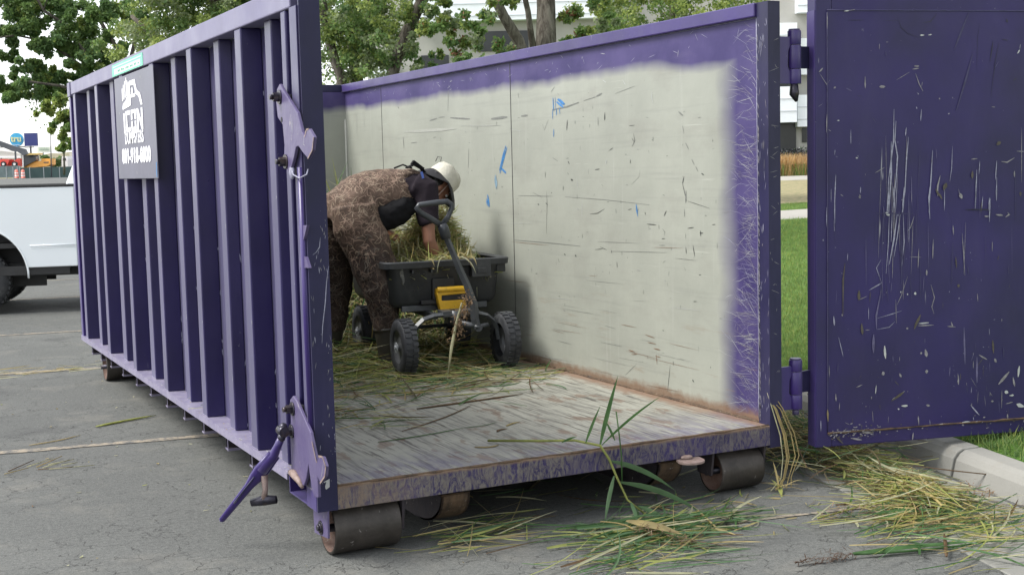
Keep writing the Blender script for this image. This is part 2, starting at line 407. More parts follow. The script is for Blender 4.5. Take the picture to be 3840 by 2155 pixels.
def empty(name, loc, rz=0, label=None, cat=None, group=None):
    o = bpy.data.objects.new(name, None); C.objects.link(o); o.location = loc; o.rotation_euler = (0, 0, rz); o.empty_display_size = .2
    return tag(o, label, cat, group)
def copy_tree(o, parent=None, loc=None, rz=None):
    c = o.copy(); C.objects.link(c); c.parent = parent
    if loc is not None: c.location = loc
    if rz is not None: c.rotation_euler = (0, 0, rz)
    for ch in [q for q in bpy.data.objects if q.parent == o]: copy_tree(ch, c)
    return c
def quick_mesh(name, V, F, mats, mi, parent=None, off=None):
    """numpy quads/tris"""
    me = bpy.data.meshes.new(name); off = np.zeros(3) if off is None else np.array(off)
    k = F.shape[1]
    me.vertices.add(len(V)); me.vertices.foreach_set('co', (V-off).astype(np.float32).ravel())
    me.loops.add(F.size); me.loops.foreach_set('vertex_index', F.astype(np.int32).ravel())
    me.polygons.add(len(F)); me.polygons.foreach_set('loop_start', np.arange(0, F.size, k, dtype=np.int32)); me.polygons.foreach_set('loop_total', np.full(len(F), k, dtype=np.int32))
    for q in mats: me.materials.append(MT[q])
    me.polygons.foreach_set('material_index', np.asarray(mi, dtype=np.int32))
    me.update(calc_edges=True); me.validate()
    o = bpy.data.objects.new(name, me); C.objects.link(o)
    if parent: o.parent = parent
    else: o.location = tuple(off)
    return o
WALL_MARKS= [('g',0.0047,[(4.184,2.011),(4.049,2.023)]),('g',0.002,[(4.016,2.028),(3.903,2.027)]),('g',0.0058,[(3.799,2.017),(3.453,1.992)]),('g',0.0073,[(3.103,1.977),(2.852,1.98)]),('g',0.0052,[(2.646,1.976),(2.554,1.977)]),('g',0.005,[(2.208,1.996),(2.027,2.007),(1.87,2.025)]),('g',0.0016,[(1.81,2.032),(1.665,2.047)]),('g',0.0052,[(1.66,2.05),(1.593,2.063)]),('g',0.003,[(3.022,1.956),(3.018,1.93)]),('g',0.0025,[(3.331,1.932),(3.338,1.91)]),('g',0.0032,[(3.819,2.221),(3.839,2.068)]),('d',0.0036,[(1.563,1.949),(1.567,1.901)]),('g',0.0021,[(1.643,1.925),(1.644,1.873)]),('d',0.0038,[(2.019,1.925),(2.029,1.859)]),('g',0.0027,[(1.921,1.916),(1.922,1.895)]),('g',0.0021,[(1.742,1.887),(1.745,1.867)]),('g',0.0042,[(0.791,1.916),(0.747,1.893)]),('d',0.0015,[(1.296,1.86),(1.234,1.86)]),('d',0.0025,[(1.249,1.813),(1.235,1.773),(1.266,1.739)]),('d',0.002,[(1.268,1.789),(1.243,1.764)]),('d',0.0015,[(1.525,1.72),(1.476,1.737)]),('g',0.0023,[(0.753,1.839),(0.741,1.796)]),('g',0.0033,[(0.726,1.745),(0.697,1.71)]),('g',0.0028,[(0.671,1.657),(0.647,1.627)]),('g',0.0023,[(0.635,1.618),(0.613,1.59)]),('d',0.0028,[(0.585,1.581),(0.56,1.573)]),('d',0.0033,[(0.746,1.563),(0.76,1.526)]),('d',0.0024,[(0.763,1.535),(0.724,1.432)]),('g',0.0038,[(0.728,1.488),(0.732,1.421)]),('d',0.0009,[(0.716,1.432),(0.51,1.396)]),('g',0.0019,[(0.746,1.389),(0.744,1.347)]),('d',0.0032,[(0.598,1.276),(0.594,1.244)]),('d',0.0019,[(0.606,1.262),(0.571,1.264)]),('d',0.0028,[(0.668,1.195),(0.653,1.134)]),('d',0.0024,[(0.737,1.182),(0.731,1.145)]),('d',0.0017,[(2.312,1.479),(2.309,1.389),(2.328,1.197)]),('d',0.0023,[(2.323,1.603),(2.325,1.564)]),('d',0.0022,[(2.088,1.511),(2.091,1.481)]),('d',0.0028,[(2.328,1.4),(2.3,1.387)]),('g',0.0011,[(2.073,1.442),(1.585,1.429),(1.092,1.406)]),('g',0.0012,[(2.72,1.444),(2.232,1.444)]),('g',0.0018,[(2.787,1.139),(2.34,1.14),(1.887,1.137)]),('d',0.0016,[(1.646,1.142),(1.571,1.128)]),('d',0.0016,[(1.708,1.123),(1.615,1.133)]),('d',0.0031,[(1.515,1.127),(1.512,1.112)]),('g',0.001,[(1.506,1.122),(0.923,1.143)]),('d',0.0016,[(1.763,1.339),(1.669,1.346),(1.587,1.374)]),('d',0.0029,[(0.944,1.347),(0.921,1.376)]),('d',0.002,[(1.122,1.296),(1.024,1.294)]),('d',0.0019,[(0.998,1.297),(0.997,1.271)]),('d',0.0015,[(0.963,1.274),(0.938,1.256),(0.945,1.236)]),('d',0.0014,[(0.719,1.284),(0.657,1.291)]),('d',0.0015,[(0.973,1.217),(0.935,1.221)]),('g',0.0015,[(1.001,1.18),(0.94,1.183)]),('g',0.0017,[(2.221,1.691),(2.153,1.668)]),('d',0.0027,[(2.023,1.666),(2.002,1.648)]),('d',0.0025,[(1.287,1.665),(1.287,1.643)]),('d',0.0049,[(1.99,1.552),(1.962,1.546)]),('d',0.0021,[(1.691,1.609),(1.635,1.614)]),('g',0.0025,[(3.487,1.781),(3.505,1.637)]),('g',0.0035,[(4.738,1.902),(4.73,1.81)]),('g',0.0064,[(4.832,2.151),(4.807,2.136)]),('g',0.0021,[(4.581,1.848),(4.455,1.852)]),('g',0.002,[(4.076,1.881),(4.127,1.877)]),('g',0.0012,[(2.505,1.467),(2.374,1.434)]),('g',0.001,[(1.281,1.52),(1.197,1.565),(1.185,1.604)]),('d',0.0034,[(2.438,1.392),(2.419,1.385)]),('d',0.0028,[(2.25,1.469),(2.241,1.463)]),('g',0.0021,[(1.458,1.377),(1.453,1.351)]),('d',0.0015,[(1.323,1.374),(1.28,1.379)]),('d',0.0025,[(1.139,1.363),(1.135,1.348)]),('d',0.0054,[(1.955,1.079),(1.94,1.069)]),('d',0.0028,[(2.099,1.078),(2.077,1.071)]),('d',0.0026,[(1.454,1.063),(1.452,1.027)]),('d',0.0018,[(0.479,1.756),(0.478,1.745)]),('g',0.0017,[(2.351,1.912),(2.325,1.872),(2.268,1.936)]),('g',0.0017,[(2.684,2.133),(2.676,2.098)]),('g',0.0017,[(2.226,2.11),(2.174,2.14)]),('g',0.001,[(1.446,2.052),(1.228,2.083)]),('b',0.0107,[(2.884,1.779),(2.928,1.715),(2.987,1.62)]),('b',0.0048,[(2.986,1.638),(2.894,1.595)]),('c',0.0085,[(3.07,1.584),(3.048,1.506)]),('b',0.0086,[(3.191,1.425),(3.176,1.349)]),('b',0.0049,[(3.211,1.413),(3.194,1.382)]),('b',0.0077,[(2.148,2.051),(2.06,2.012)]),('b',0.0022,[(2.2,2.07),(2.194,1.988)]),('b',0.0017,[(2.17,2.074),(2.166,2.003)]),('b',0.0017,[(2.157,2.002),(2.159,1.959)]),('b',0.0017,[(2.207,1.999),(2.21,1.939)]),('b',0.0016,[(2.116,2.006),(2.113,1.967)]),('b',0.0022,[(2.197,1.872),(2.201,1.823)]),('b',0.005,[(1.229,1.391),(1.221,1.346)]),('d',0.0015,[(1.239,1.381),(1.225,1.356),(1.202,1.386)]),('w',0.0019,[(1.047,2.043),(1.052,2.009),(1.039,1.975)]),('w',0.0031,[(1.553,1.667),(1.562,1.644)]),('w',0.0011,[(1.851,1.418),(1.859,1.316)]),('w',0.0011,[(1.914,1.562),(1.904,1.492)]),('p',0.0098,[(4.719,1.943),(3.705,1.931)]),('p',0.0038,[(5.81,2.164),(5.819,1.951)]),('p',0.003,[(5.637,2.155),(5.622,2.004)]),('w',0.0012,[(2.825,1.895),(2.672,1.878),(2.705,1.734)]),('w',0.0031,[(5.91,1.761),(5.912,1.741)]),('w',0.0015,[(1.357,2.127),(1.326,2.095)]),('p',0.0026,[(3.642,1.95),(2.956,1.927)]),('w',0.0015,[(1.581,2.142),(1.541,2.124)]),('q',0.0102,[(1.389,1.424),(0.747,1.507)]),('q',0.009,[(3.675,1.92),(3.652,1.804)]),('q',0.0119,[(0.548,1.844),(0.538,1.562)]),('q',0.02,[(1.237,1.455),(1.055,1.462)]),('q',0.0072,[(1.496,1.709),(1.105,1.604)]),('r',0.002,[(1.339,0.546),(1.272,0.543)]),('r',0.002,[(1.158,0.657),(1.058,0.648)]),('r',0.002,[(1.131,0.615),(1.041,0.615)]),('r',0.0025,[(1.069,0.587),(0.998,0.585)]),('r',0.0015,[(1.311,0.523),(1.244,0.533)]),('r',0.002,[(1.052,0.544),(0.999,0.545)]),('d',0.0015,[(0.903,0.513),(0.933,0.356)]),('d',0.0038,[(0.689,0.458),(0.673,0.446)]),('d',0.0023,[(0.516,0.552),(0.518,0.543)]),('d',0.0019,[(0.872,0.536),(0.872,0.512)]),('g',0.001,[(1.382,0.39),(1.255,0.473)]),('g',0.0011,[(1.656,0.557),(1.416,0.558)]),('r',0.0015,[(1.043,0.555),(1.035,0.496)])]
DOOR_MARKS= [('k',0.0011,[(0.448,2.34),(0.463,2.289),(0.504,2.256),(0.578,2.233)]),('k',0.003,[(0.664,2.355),(0.627,2.315),(0.59,2.311)]),('k',0.0011,[(0.172,2.323),(0.26,2.323)]),('k',0.0007,[(0.361,2.32),(0.463,2.32)]),('k',0.0011,[(0.907,2.304),(0.895,2.241),(0.892,2.07)]),('k',0.0026,[(0.984,2.219),(0.968,2.115)]),('k',0.0019,[(1.018,2.211),(0.998,2.114),(0.974,1.935)]),('k2',0.0045,[(0.843,2.36),(0.761,2.175)]),('k2',0.0053,[(0.866,2.152),(0.829,2.026),(0.776,1.87)]),('k',0.0019,[(1.034,2.228),(1.071,2.222)]),('k',0.006,[(1.059,2.33),(1.067,2.312)]),('w',0.0033,[(0.57,2.248),(0.594,2.249)]),('w',0.0026,[(0.615,2.249),(0.636,2.252)]),('w',0.0038,[(1.125,2.155),(1.138,2.174)]),('w',0.0008,[(1.142,2.204),(1.138,2.177)]),('w',0.0026,[(0.152,2.366),(0.18,2.369)]),('s',0.0015,[(0.18,2.369),(0.212,2.375)]),('s',0.0018,[(0.062,2.361),(0.061,2.278)]),('s',0.003,[(0.537,2.095),(0.566,2.095)]),('s',0.0019,[(0.529,2.08),(0.566,2.084)]),('s',0.0022,[(0.546,2.058),(0.567,2.006),(0.588,1.969)]),('s',0.0011,[(0.439,2.026),(0.513,2.066)]),('s',0.0052,[(0.345,1.994),(0.378,1.995)]),('s',0.0029,[(0.267,2.046),(0.268,1.987)]),('s',0.0033,[(0.016,2.069),(0.037,2.089)]),('s',0.0015,[(0.02,2.062),(0.059,2.007),(0.075,2.029)]),('s',0.0029,[(0.095,1.989),(0.107,1.996)]),('w',0.0022,[(0.115,1.83),(0.127,1.83)]),('s',0.0007,[(0.011,1.899),(0.037,1.915)]),('s',0.0022,[(0.059,1.862),(0.057,1.771)]),('s',0.0011,[(0.067,1.785),(0.081,1.778)]),('v',0.0019,[(0.58,1.88),(0.576,1.821)]),('v',0.0019,[(0.551,1.892),(0.555,1.881)]),('v',0.0026,[(0.427,1.882),(0.424,1.72),(0.4,1.542),(0.388,1.364)]),('v',0.003,[(0.438,1.823),(0.432,1.727),(0.447,1.645),(0.441,1.541),(0.421,1.363)]),('v',0.0034,[(0.412,1.72),(0.412,1.557),(0.4,1.363)]),('v',0.0026,[(0.496,1.789),(0.491,1.748)]),('v',0.0022,[(0.508,1.741),(0.497,1.622),(0.489,1.465),(0.473,1.361)]),('v',0.0015,[(0.448,1.556),(0.437,1.362)]),('v',0.0015,[(0.189,1.783),(0.189,1.713)]),('v',0.0026,[(0.644,1.671),(0.636,1.536),(0.625,1.356)]),('v',0.0015,[(0.757,1.691),(0.753,1.578),(0.743,1.511)]),('s',0.0034,[(0.689,1.543),(0.674,1.49),(0.674,1.438)]),('o',0.0098,[(0.724,1.504),(0.708,1.467)]),('o',0.0045,[(0.683,1.452),(0.7,1.422)]),('o',0.0061,[(0.872,1.561),(0.872,1.523)]),('v',0.0027,[(0.897,1.567),(0.891,1.378)]),('v',0.0015,[(0.914,1.612),(0.91,1.544)]),('v',0.0023,[(1.012,1.61),(1.006,1.512)]),('v',0.0019,[(1.013,1.527),(1.013,1.405)]),('o',0.0152,[(1.019,1.708),(1.028,1.693)]),('s',0.0015,[(1.127,1.657),(1.175,1.654)]),('s',0.003,[(1.038,1.606),(1.072,1.601),(1.115,1.623)]),('s',0.0031,[(1.116,1.555),(1.116,1.524)]),('o',0.0054,[(1.152,1.447),(1.154,1.424)]),('v',0.0022,[(0.107,1.561),(0.098,1.373)]),('v',0.0011,[(0.081,1.492),(0.081,1.425)]),('v',0.0011,[(0.103,1.686),(0.1,1.66)]),('s',0.0045,[(0.238,1.458),(0.24,1.439)]),('s',0.0015,[(0.131,1.464),(0.147,1.453)]),('s',0.0076,[(0.801,1.449),(0.814,1.422)]),('k',0.0019,[(0.831,1.365),(0.972,1.362)]),('v',0.0015,[(0.933,1.43),(0.929,1.369)]),('v',0.0027,[(0.971,1.421),(0.972,1.345)]),('w',0.003,[(0.216,1.643),(0.228,1.641)]),('s',0.0015,[(0.322,1.565),(0.375,1.591)]),('s',0.0019,[(0.863,1.621),(0.901,1.624)]),('s',0.0015,[(1.0,1.884),(0.979,1.886)]),('w',0.0015,[(0.73,1.852),(0.738,1.857)]),('s',0.0026,[(0.679,1.935),(0.684,1.927)]),('s',0.0011,[(0.381,2.215),(0.394,2.215)]),('k',0.0011,[(0.224,1.951),(0.251,1.949)]),('k',0.0034,[(1.101,2.016),(1.122,2.031)]),('v',0.0037,[(0.397,1.494),(0.394,1.363)]),('v',0.0023,[(0.423,1.493),(0.433,1.371)]),('v',0.0033,[(0.485,1.491),(0.477,1.361)]),('w',0.0075,[(0.382,1.364),(0.404,1.349)]),('s2',0.0023,[(0.33,1.361),(0.537,1.353)]),('v',0.0023,[(0.402,1.344),(0.398,1.213),(0.385,1.054)]),('v',0.0019,[(0.418,1.353),(0.413,1.213)]),('v',0.0033,[(0.446,1.352),(0.429,1.231),(0.403,1.1)]),('v',0.0023,[(0.464,1.352),(0.449,1.249),(0.429,1.137)]),('v',0.0019,[(0.48,1.351),(0.486,1.21),(0.474,1.088)]),('v',0.0014,[(0.516,1.35),(0.512,1.209)]),('s',0.0023,[(0.542,1.34),(0.522,1.284),(0.506,1.266)]),('v',0.0033,[(0.63,1.487),(0.625,1.431),(0.631,1.323)]),('v',0.0014,[(0.714,1.476),(0.713,1.363)]),('v',0.0024,[(0.894,1.48),(0.89,1.367)]),('v',0.0024,[(0.975,1.421),(0.973,1.297)]),('v',0.0019,[(1.011,1.477),(1.012,1.406)]),('o',0.0047,[(0.662,1.477),(0.683,1.439)]),('k',0.0019,[(0.831,1.364),(0.97,1.359),(0.981,1.326)]),('s',0.0038,[(0.944,1.327),(0.97,1.326)]),('s',0.0043,[(1.078,1.342),(1.089,1.332),(1.067,1.318)]),('s',0.0029,[(1.008,1.334),(1.051,1.328)]),('v',0.0028,[(0.102,1.447),(0.098,1.28)]),('v',0.0014,[(0.056,1.402),(0.056,1.305)]),('w',0.0018,[(0.127,1.464),(0.147,1.454)]),('s',0.0046,[(0.236,1.452),(0.24,1.443)]),('o',0.0047,[(0.157,1.115),(0.147,1.036),(0.145,0.849)]),('v',0.0014,[(0.172,1.166),(0.17,1.129)]),('o',0.0065,[(0.234,0.976),(0.234,0.924)]),('s',0.0014,[(0.234,0.927),(0.28,0.944)]),('v',0.0014,[(0.357,1.126),(0.331,1.085),(0.36,1.008)]),('v',0.0019,[(0.29,0.974),(0.362,1.008)]),('v2',0.0047,[(0.36,0.98),(0.331,0.839),(0.332,0.773)]),('v2',0.0066,[(0.316,0.746),(0.316,0.651)]),('s',0.0019,[(0.507,1.035),(0.471,0.937),(0.447,0.891)]),('v',0.0014,[(0.337,0.828),(0.414,0.845),(0.472,0.859)]),('v',0.0014,[(0.337,0.771),(0.404,0.779),(0.435,0.806)]),('s',0.0014,[(0.44,0.919),(0.444,0.796)]),('s',0.0024,[(0.651,1.218),(0.648,1.119)]),('s',0.0019,[(0.569,1.174),(0.565,1.075)]),('s',0.0009,[(0.517,1.134),(0.585,1.129)]),('s',0.0043,[(0.614,1.063),(0.615,1.035)]),('w',0.0038,[(0.466,0.958),(0.471,0.954)]),('w',0.0042,[(0.503,0.943),(0.51,0.943)]),('w',0.0061,[(0.55,0.952),(0.551,0.938)]),('o',0.0066,[(0.582,0.836),(0.545,0.762)]),('s',0.0024,[(0.566,0.778),(0.656,0.777)]),('w',0.0033,[(0.571,0.789),(0.629,0.791)]),('s',0.0019,[(0.639,0.986),(0.66,0.919),(0.645,0.872),(0.658,0.833)]),('o',0.0066,[(0.249,0.806),(0.254,0.749)]),('s',0.0014,[(0.27,0.772),(0.295,0.77)]),('s',0.0043,[(0.5,0.769),(0.511,0.766)]),('w',0.0066,[(0.378,0.685),(0.384,0.618)]),('s',0.0067,[(0.609,0.653),(0.617,0.614)]),('s',0.0038,[(0.583,0.64),(0.588,0.63)]),('s',0.0052,[(0.617,0.547),(0.617,0.528)]),('s',0.0048,[(0.796,0.517),(0.802,0.458)]),('s',0.0043,[(0.462,0.537),(0.473,0.517)]),('w',0.0028,[(0.332,0.483),(0.327,0.44)]),('o',0.0052,[(0.416,0.396),(0.489,0.439)]),('w',0.0014,[(0.421,0.405),(0.494,0.444)]),('w',0.0057,[(0.474,0.368),(0.51,0.366)]),('w',0.0038,[(0.453,0.355),(0.463,0.35)]),('s',0.0043,[(0.616,0.363),(0.637,0.357)]),('v',0.0029,[(0.873,0.346),(0.925,0.289)]),('o',0.0058,[(0.999,0.68),(1.005,0.611)]),('s',0.0058,[(1.011,0.582),(1.022,0.562)]),('s',0.0068,[(1.035,0.444),(1.099,0.508)]),('w',0.0058,[(1.159,0.534),(1.152,0.476)]),('s',0.0044,[(1.122,0.477),(1.133,0.428)]),('w',0.0078,[(1.073,0.404),(1.095,0.396)]),('w',0.0044,[(1.101,0.381),(1.128,0.381)]),('w',0.0097,[(1.145,0.333),(1.19,0.316)]),('s',0.0015,[(1.057,0.413),(1.056,0.315)]),('s',0.0019,[(1.08,0.338),(1.123,0.345)]),('s',0.0034,[(0.992,0.358),(1.008,0.357)]),('s',0.0039,[(1.091,0.283),(1.094,0.258)]),('w',0.0039,[(0.825,0.257),(0.874,0.256)]),('s3',0.0037,[(0.059,0.377),(0.062,0.315)]),('v',0.0033,[(0.094,0.851),(0.098,0.804)]),('v',0.0014,[(0.121,0.742),(0.147,0.641)]),('s',0.0033,[(0.139,0.859),(0.145,0.849)]),('s',0.0028,[(0.105,0.454),(0.107,0.416)]),('v2',0.0038,[(0.831,0.757),(0.839,0.563)]),('v2',0.0048,[(0.908,0.597),(0.91,0.461)]),('s',0.0024,[(0.919,0.607),(0.968,0.579)]),('s',0.0024,[(0.756,0.789),(0.767,0.76)]),('s',0.0024,[(0.735,0.766),(0.783,0.761)]),('o',0.0086,[(0.792,0.979),(0.803,0.969)]),('o',0.0038,[(0.78,1.123),(0.786,1.066)]),('s',0.0014,[(0.816,1.245),(0.834,1.025)]),('s',0.0028,[(0.763,1.285),(0.767,1.238)]),('s',0.0019,[(0.218,0.48),(0.255,0.492)]),('s',0.0066,[(0.368,0.552),(0.374,0.533)]),('o',0.0042,[(0.105,0.235),(0.146,0.194)]),('s',0.0047,[(0.136,0.252),(0.188,0.258)]),('s',0.0042,[(0.188,0.22),(0.25,0.206)]),('s',0.0057,[(0.25,0.244),(0.312,0.24)]),('o',0.0028,[(0.333,0.248),(0.395,0.255)]),('s',0.0033,[(0.085,0.251),(0.146,0.256)]),('R',0.0024,[(0.5,0.255),(0.713,0.255)]),('R',0.0019,[(0.713,0.255),(0.928,0.25)]),('R',0.0019,[(0.333,0.256),(0.5,0.255)]),('R',0.0024,[(0.928,0.25),(1.191,0.248)]),('s',0.0029,[(0.543,0.223),(0.538,0.185)]),('s',0.0024,[(0.574,0.26),(0.57,0.309)])]
# ================================================================== SETTING
MT['tan_plume'] = leafm('tan_feather_plume', (.70, .46, .20), (.62, .44, .24), None, .6); MT['tall_green'] = leafm('tall_grass_green', (.26, .42, .11), (.20, .34, .09), None, .5)
KY = [-14, 6.5, 9, 12, 16, 22, 40, 100]; KX = [-.14, 4.985, 5.3, 4.9, 4.2, 2.6, 2.2, 2.2]
def kx(y): return float(np.interp(y, KY, KX))
def gz(x, y): return float(np.interp(y, [-1e4, 25, 185, 1e4], [0, 0, 1.62, 1.62]))
def lz(x, y):
    d = max(0, x-kx(y)-.3)
    return .145+1.02*(1-math.exp(-d/8.5))
def hit(px, py):
    """where the sight line meets the lawn"""
    dr = (vp(px, py, 1)-CAM); t = 6
    for i in range(4000):
        p = CAM+dr*t
        if p.z < lz(p.x, p.y): return p
        t += .02
    return p

mb = MB(); ys = [-60, -20, 0, 25, 60, 120, 185, 300, 900]
xs = [-900, -60, 0, 60, 900]
vs = [(x, y, gz(x, y)) for y in ys for x in xs]; n = len(xs)
mb.add(vs, [(j*n+i, j*n+i+1, (j+1)*n+i+1, (j+1)*n+i) for j in range(len(ys)-1) for i in range(n-1)])
tag(mb.build('ground', 'asphalt'), 'weathered grey asphalt of the parking lot', 'asphalt', kind='structure')

# worn stall lines, square to the kerb
mb = MB()
du = Vector((.985, -.17, 0)).normalized(); dn = Vector((-du.y, du.x, 0))
for cx, cy, a, b, wd in ((-.4, 3.03, -4.5, 1.6, .045), (-.4, 6.45, -5, 1.8, .05), (-.2, 9.36, -5, 2.5, .045), (1.9, -.42, -.7, .75, .016), (0, 13.6, -5, 4, .05), (0, 16.9, -5, 4, .05), (0, 20.2, -5, 3, .05)):
    c = Vector((cx, cy, 0)); k = int((b-a)*9)
    pts = [(c+du*(a+(b-a)*i/k), wd*random.uniform(.75, 1.15), wd*random.uniform(.75, 1.15)) for i in range(k+1)]
    vs = [p-dn*l+Vector((0, 0, .004)) for p, l, r in pts]+[p+dn*r+Vector((0, 0, .004)) for p, l, r in pts]
    mb.add(vs, [(i, i+1, k+2+i, k+1+i) for i in range(k)])
tag(mb.build('parking_lines', 'line'), 'faded tan parking stall lines on the asphalt', 'road marking', kind='structure')

# kerb and gutter
def kp(y, off, z):
    e = .05; t = Vector((kx(y+e)-kx(y-e), 2*e, 0)).normalized(); nn = Vector((t.y, -t.x, 0))
    return Vector((kx(y), y, 0))+nn*off+Vector((0, 0, z))
def strip(mb, y0, y1, prof, step=.5):
    k = max(2, int((y1-y0)/step)); rs = []
    for i in range(k+1):
        y = y0+(y1-y0)*i/k; rs.append([kp(y, o, z) for o, z in prof])
    mb.rings(rs, True, 0, False, closed=True)
kprof = [(0, -.02), (.022, .09), (.045, .122), (.075, .140), (.17, .146), (.185, .13), (.185, -.02)]
mb = MB(); joints = [-14, -5.6, -3.1, -.30, 2.4, 5.2, 8, 10.8, 13.6, 16.4, 19.2, 22, 30, 40, 60, 100]
for a, b in zip(joints[:-1], joints[1:]): strip(mb, a+.012, b-.012, kprof)
tag(mb.build('kerb', 'kerb', bevel=.006), 'pale concrete kerb along the lawn', 'kerb', kind='structure')
mb = MB()
for a, b in zip(joints[:-1], joints[1:]): strip(mb, a+.006, b-.006, [(-.66, -.01), (-.65, .006), (-.03, .004), (-.012, -.01)])
tag(mb.build('gutter', 'gutter'), 'concrete gutter pan beside the kerb', 'gutter', kind='structure')

mb = MB(); ys = list(np.arange(-14, 12, .75))+list(np.arange(12, 60, 3))+[75, 100]; ds = list(np.arange(.17, 30, .45))+list(np.arange(30.2, 40, 2.0))+[60, 120, 300]
vs = [(kx(y)+d, y, lz(kx(y)+d, y)-(.02 if d < .2 else 0)+(.012*math.sin(y*3+d*5) if d > 1 else 0)) for y in ys for d in ds]; n = len(ds)
mb.add(vs, [(j*n+i, j*n+i+1, (j+1)*n+i+1, (j+1)*n+i) for j in range(len(ys)-1) for i in range(n-1)], smooth=True)
tag(mb.build('lawn', 'lawn'), 'green mown lawn rising behind the kerb', 'lawn', kind='structure')

def ground_band(name, pya, pyb, mat, dz, label, cat, amp=.0):
    a = hit(2000, pya); b = hit(2000, pyb); rt = Vector((_r.x, _r.y, 0)).normalized()
    mb = MB(); rows = []
    for i in range(25):
        s = -9+18*i/24; pa = a+rt*s; pb = b+rt*s+Vector((0, 0, 0))
        row = []
        for t in np.linspace(0, 1, 7):
            p = pa.lerp(pb, t); row.append(Vector((p.x, p.y, lz(p.x, p.y)+dz+amp*random.random())))
        rows.append(row)
    mb.rings(rows, False, 0, True, closed=False)
    return tag(mb.build(name, mat), label, cat, kind='structure')
ground_band('path', 553, 529, 'path', .012, 'pale concrete footpath crossing the lawn', 'path')
ground_band('mulch', 514, 455, 'straw_ground', .012, 'straw coloured mulch strip beyond the path', 'ground', .03)
ground_band('far_path', 455, 444, 'path', .02, 'pale concrete walk before the tall grasses', 'path')

# ---- building behind the trees
MT['bwall'] = flat('grey_stucco_wall', (.36, .35, .32), .9, .06, 2)
MT['bwhite'] = flat('white_lap_siding', (.78, .81, .84), .6, .03, 3)
MT['bdark'] = flat('dark_window_glass', (.018, .02, .022), .3, .5, 1.2)
MT['seam'] = flat('grey_siding_seam', (.42, .45, .48), .8, .05)  # grey of the thin seam strips across the panels
def wbox(mb, px0, py0, px1, py1, d, th, mi=0):
    rt = Vector((_r.x, _r.y, 0)).normalized(); fw = Vector((-rt.y, rt.x, 0))
    def on(px, py):
        v = vp(px, py, 1)-CAM; return CAM+v*(d/v.dot(fw))
    a = on(px0, py1); b = on(px1, py1); c = on(px0, py0)
    wdt = (b-a).dot(rt); h = c.z-a.z
    P = [a, a+rt*wdt, a+rt*wdt+Vector((0, 0, h)), a+Vector((0, 0, h))]
    mb.prism(P, None, fw*th, mi=mi); return P
bd = empty('office_building', vp(1500, 430, 46), 0, 'grey building with white siding panels behind the trees', 'building')
mb = MB(); wbox(mb, 935, -420, 3200, 480, 46, 12); mb.build('wall', 'bwall', bd)
for (x0, y0, x1, y1, th) in ((1040, -420, 1560, 56, .5), (1850, 61, 2006, 203, .6), (1850, 221, 2005, 311, .6), (2006.5, 97, 2200, 188, .4), (2006.5, 239, 2200, 319, .4), (2006, -420, 2200, 32, .4), (935, 160, 1000, 230, .3)):
    mb = MB(); wbox(mb, x0, y0, x1, y1, 46-th-.01, th); p = mb.build('siding_panel', 'bwhite', bd)
    mb = MB(); k = y0+30
    while k < y1-8 and k < 400:
        if k > -100: mb = MB(); wbox(mb, x0, k, x1, k+1.3, 46-th-.03, .015); mb.build('siding_seam', 'seam', p)
        k += 31
for (x0, y0, x1, y1) in ((1900, 311.5, 2003, 430), (1960, 204, 2004, 220.5), (2018, 322, 2030, 358), (2045, 322, 2120, 430), (1060, 140, 1130, 175), (1200, 80, 1330, 130)):  # the low narrow entry is the dark gap between two stacked panels
    mb = MB(); wbox(mb, x0, y0, x1, y1, 46-.06, .05); mb.build('window', 'bdark', bd)

# ---- foliage
def leaves(name, cents, rads, nper, size, mats, probs, parent=None, off=None, squash=.8, flatness=.35, hollow=.0):
    cents = np.asarray(cents, float); rads = np.asarray(rads, float)
    nper = (np.asarray(nper)*1.7).astype(int); idx = np.repeat(np.arange(len(cents)), nper); N = len(idx)
    d = rng.normal(size=(N, 3)); d /= np.linalg.norm(d, axis=1)[:, None]
    r = rng.random(N)**(1/2.2)
    P = cents[idx]+d*(r*rads[idx])[:, None]*np.array([1, 1, squash])
    a = rng.normal(size=(N, 3)); a[:, 2] -= .5; a /= np.linalg.norm(a, axis=1)[:, None]
    b = rng.normal(size=(N, 3)); b = np.cross(a, b); b /= np.linalg.norm(b, axis=1)[:, None]
    L = size*.72*(.6+.8*rng.random(N))[:, None]; Wd = L*.42; nn = np.cross(a, b)*L*.12
    V = np.stack([P, P+a*L*.45+b*Wd+nn, P+a*L, P+a*L*.45-b*Wd+nn], 1).reshape(-1, 3)
    F = np.arange(4*N).reshape(N, 4)
    cm = rng.choice(len(mats), size=len(cents), p=probs)
    mi = np.where(rng.random(N) < .68, cm[idx], rng.choice(len(mats), size=N, p=probs))
    return quick_mesh(name, V, F, mats, mi, parent, off)

def limb(mb, a, b, r0, r1, k=6, wob=.06, n=7):
    a = Vector(a); b = Vector(b); L = (b-a).length; pts = []
    for i in range(k+1):
        t = i/k; p = a.lerp(b, t)
        if 0 < i < k: p += Vector([random.gauss(0, wob*L/k*1.8) for _ in range(3)])
        pts.append(p)
    mb.tube(pts, [r0+(r1-r0)*i/k for i in range(k+1)], n)
    return pts
def grow(mb, pts, r, depth, ends, spread=.9, ln=1.0):
    for i in range(2, len(pts)):
        if random.random() < .75:
            base = pts[i]; dr = (pts[i]-pts[i-1]).normalized()
            d = (dr*.5+Vector([random.gauss(0, spread) for _ in range(3)])+Vector((0, 0, .25))).normalized()
            q = limb(mb, base, base+d*ln*random.uniform(.5, 1.1), r*.45, r*.12, 5, .12, 5)
            ends += q[2:]
            if depth > 1: grow(mb, q, r*.4, depth-1, ends, spread, ln*.6)
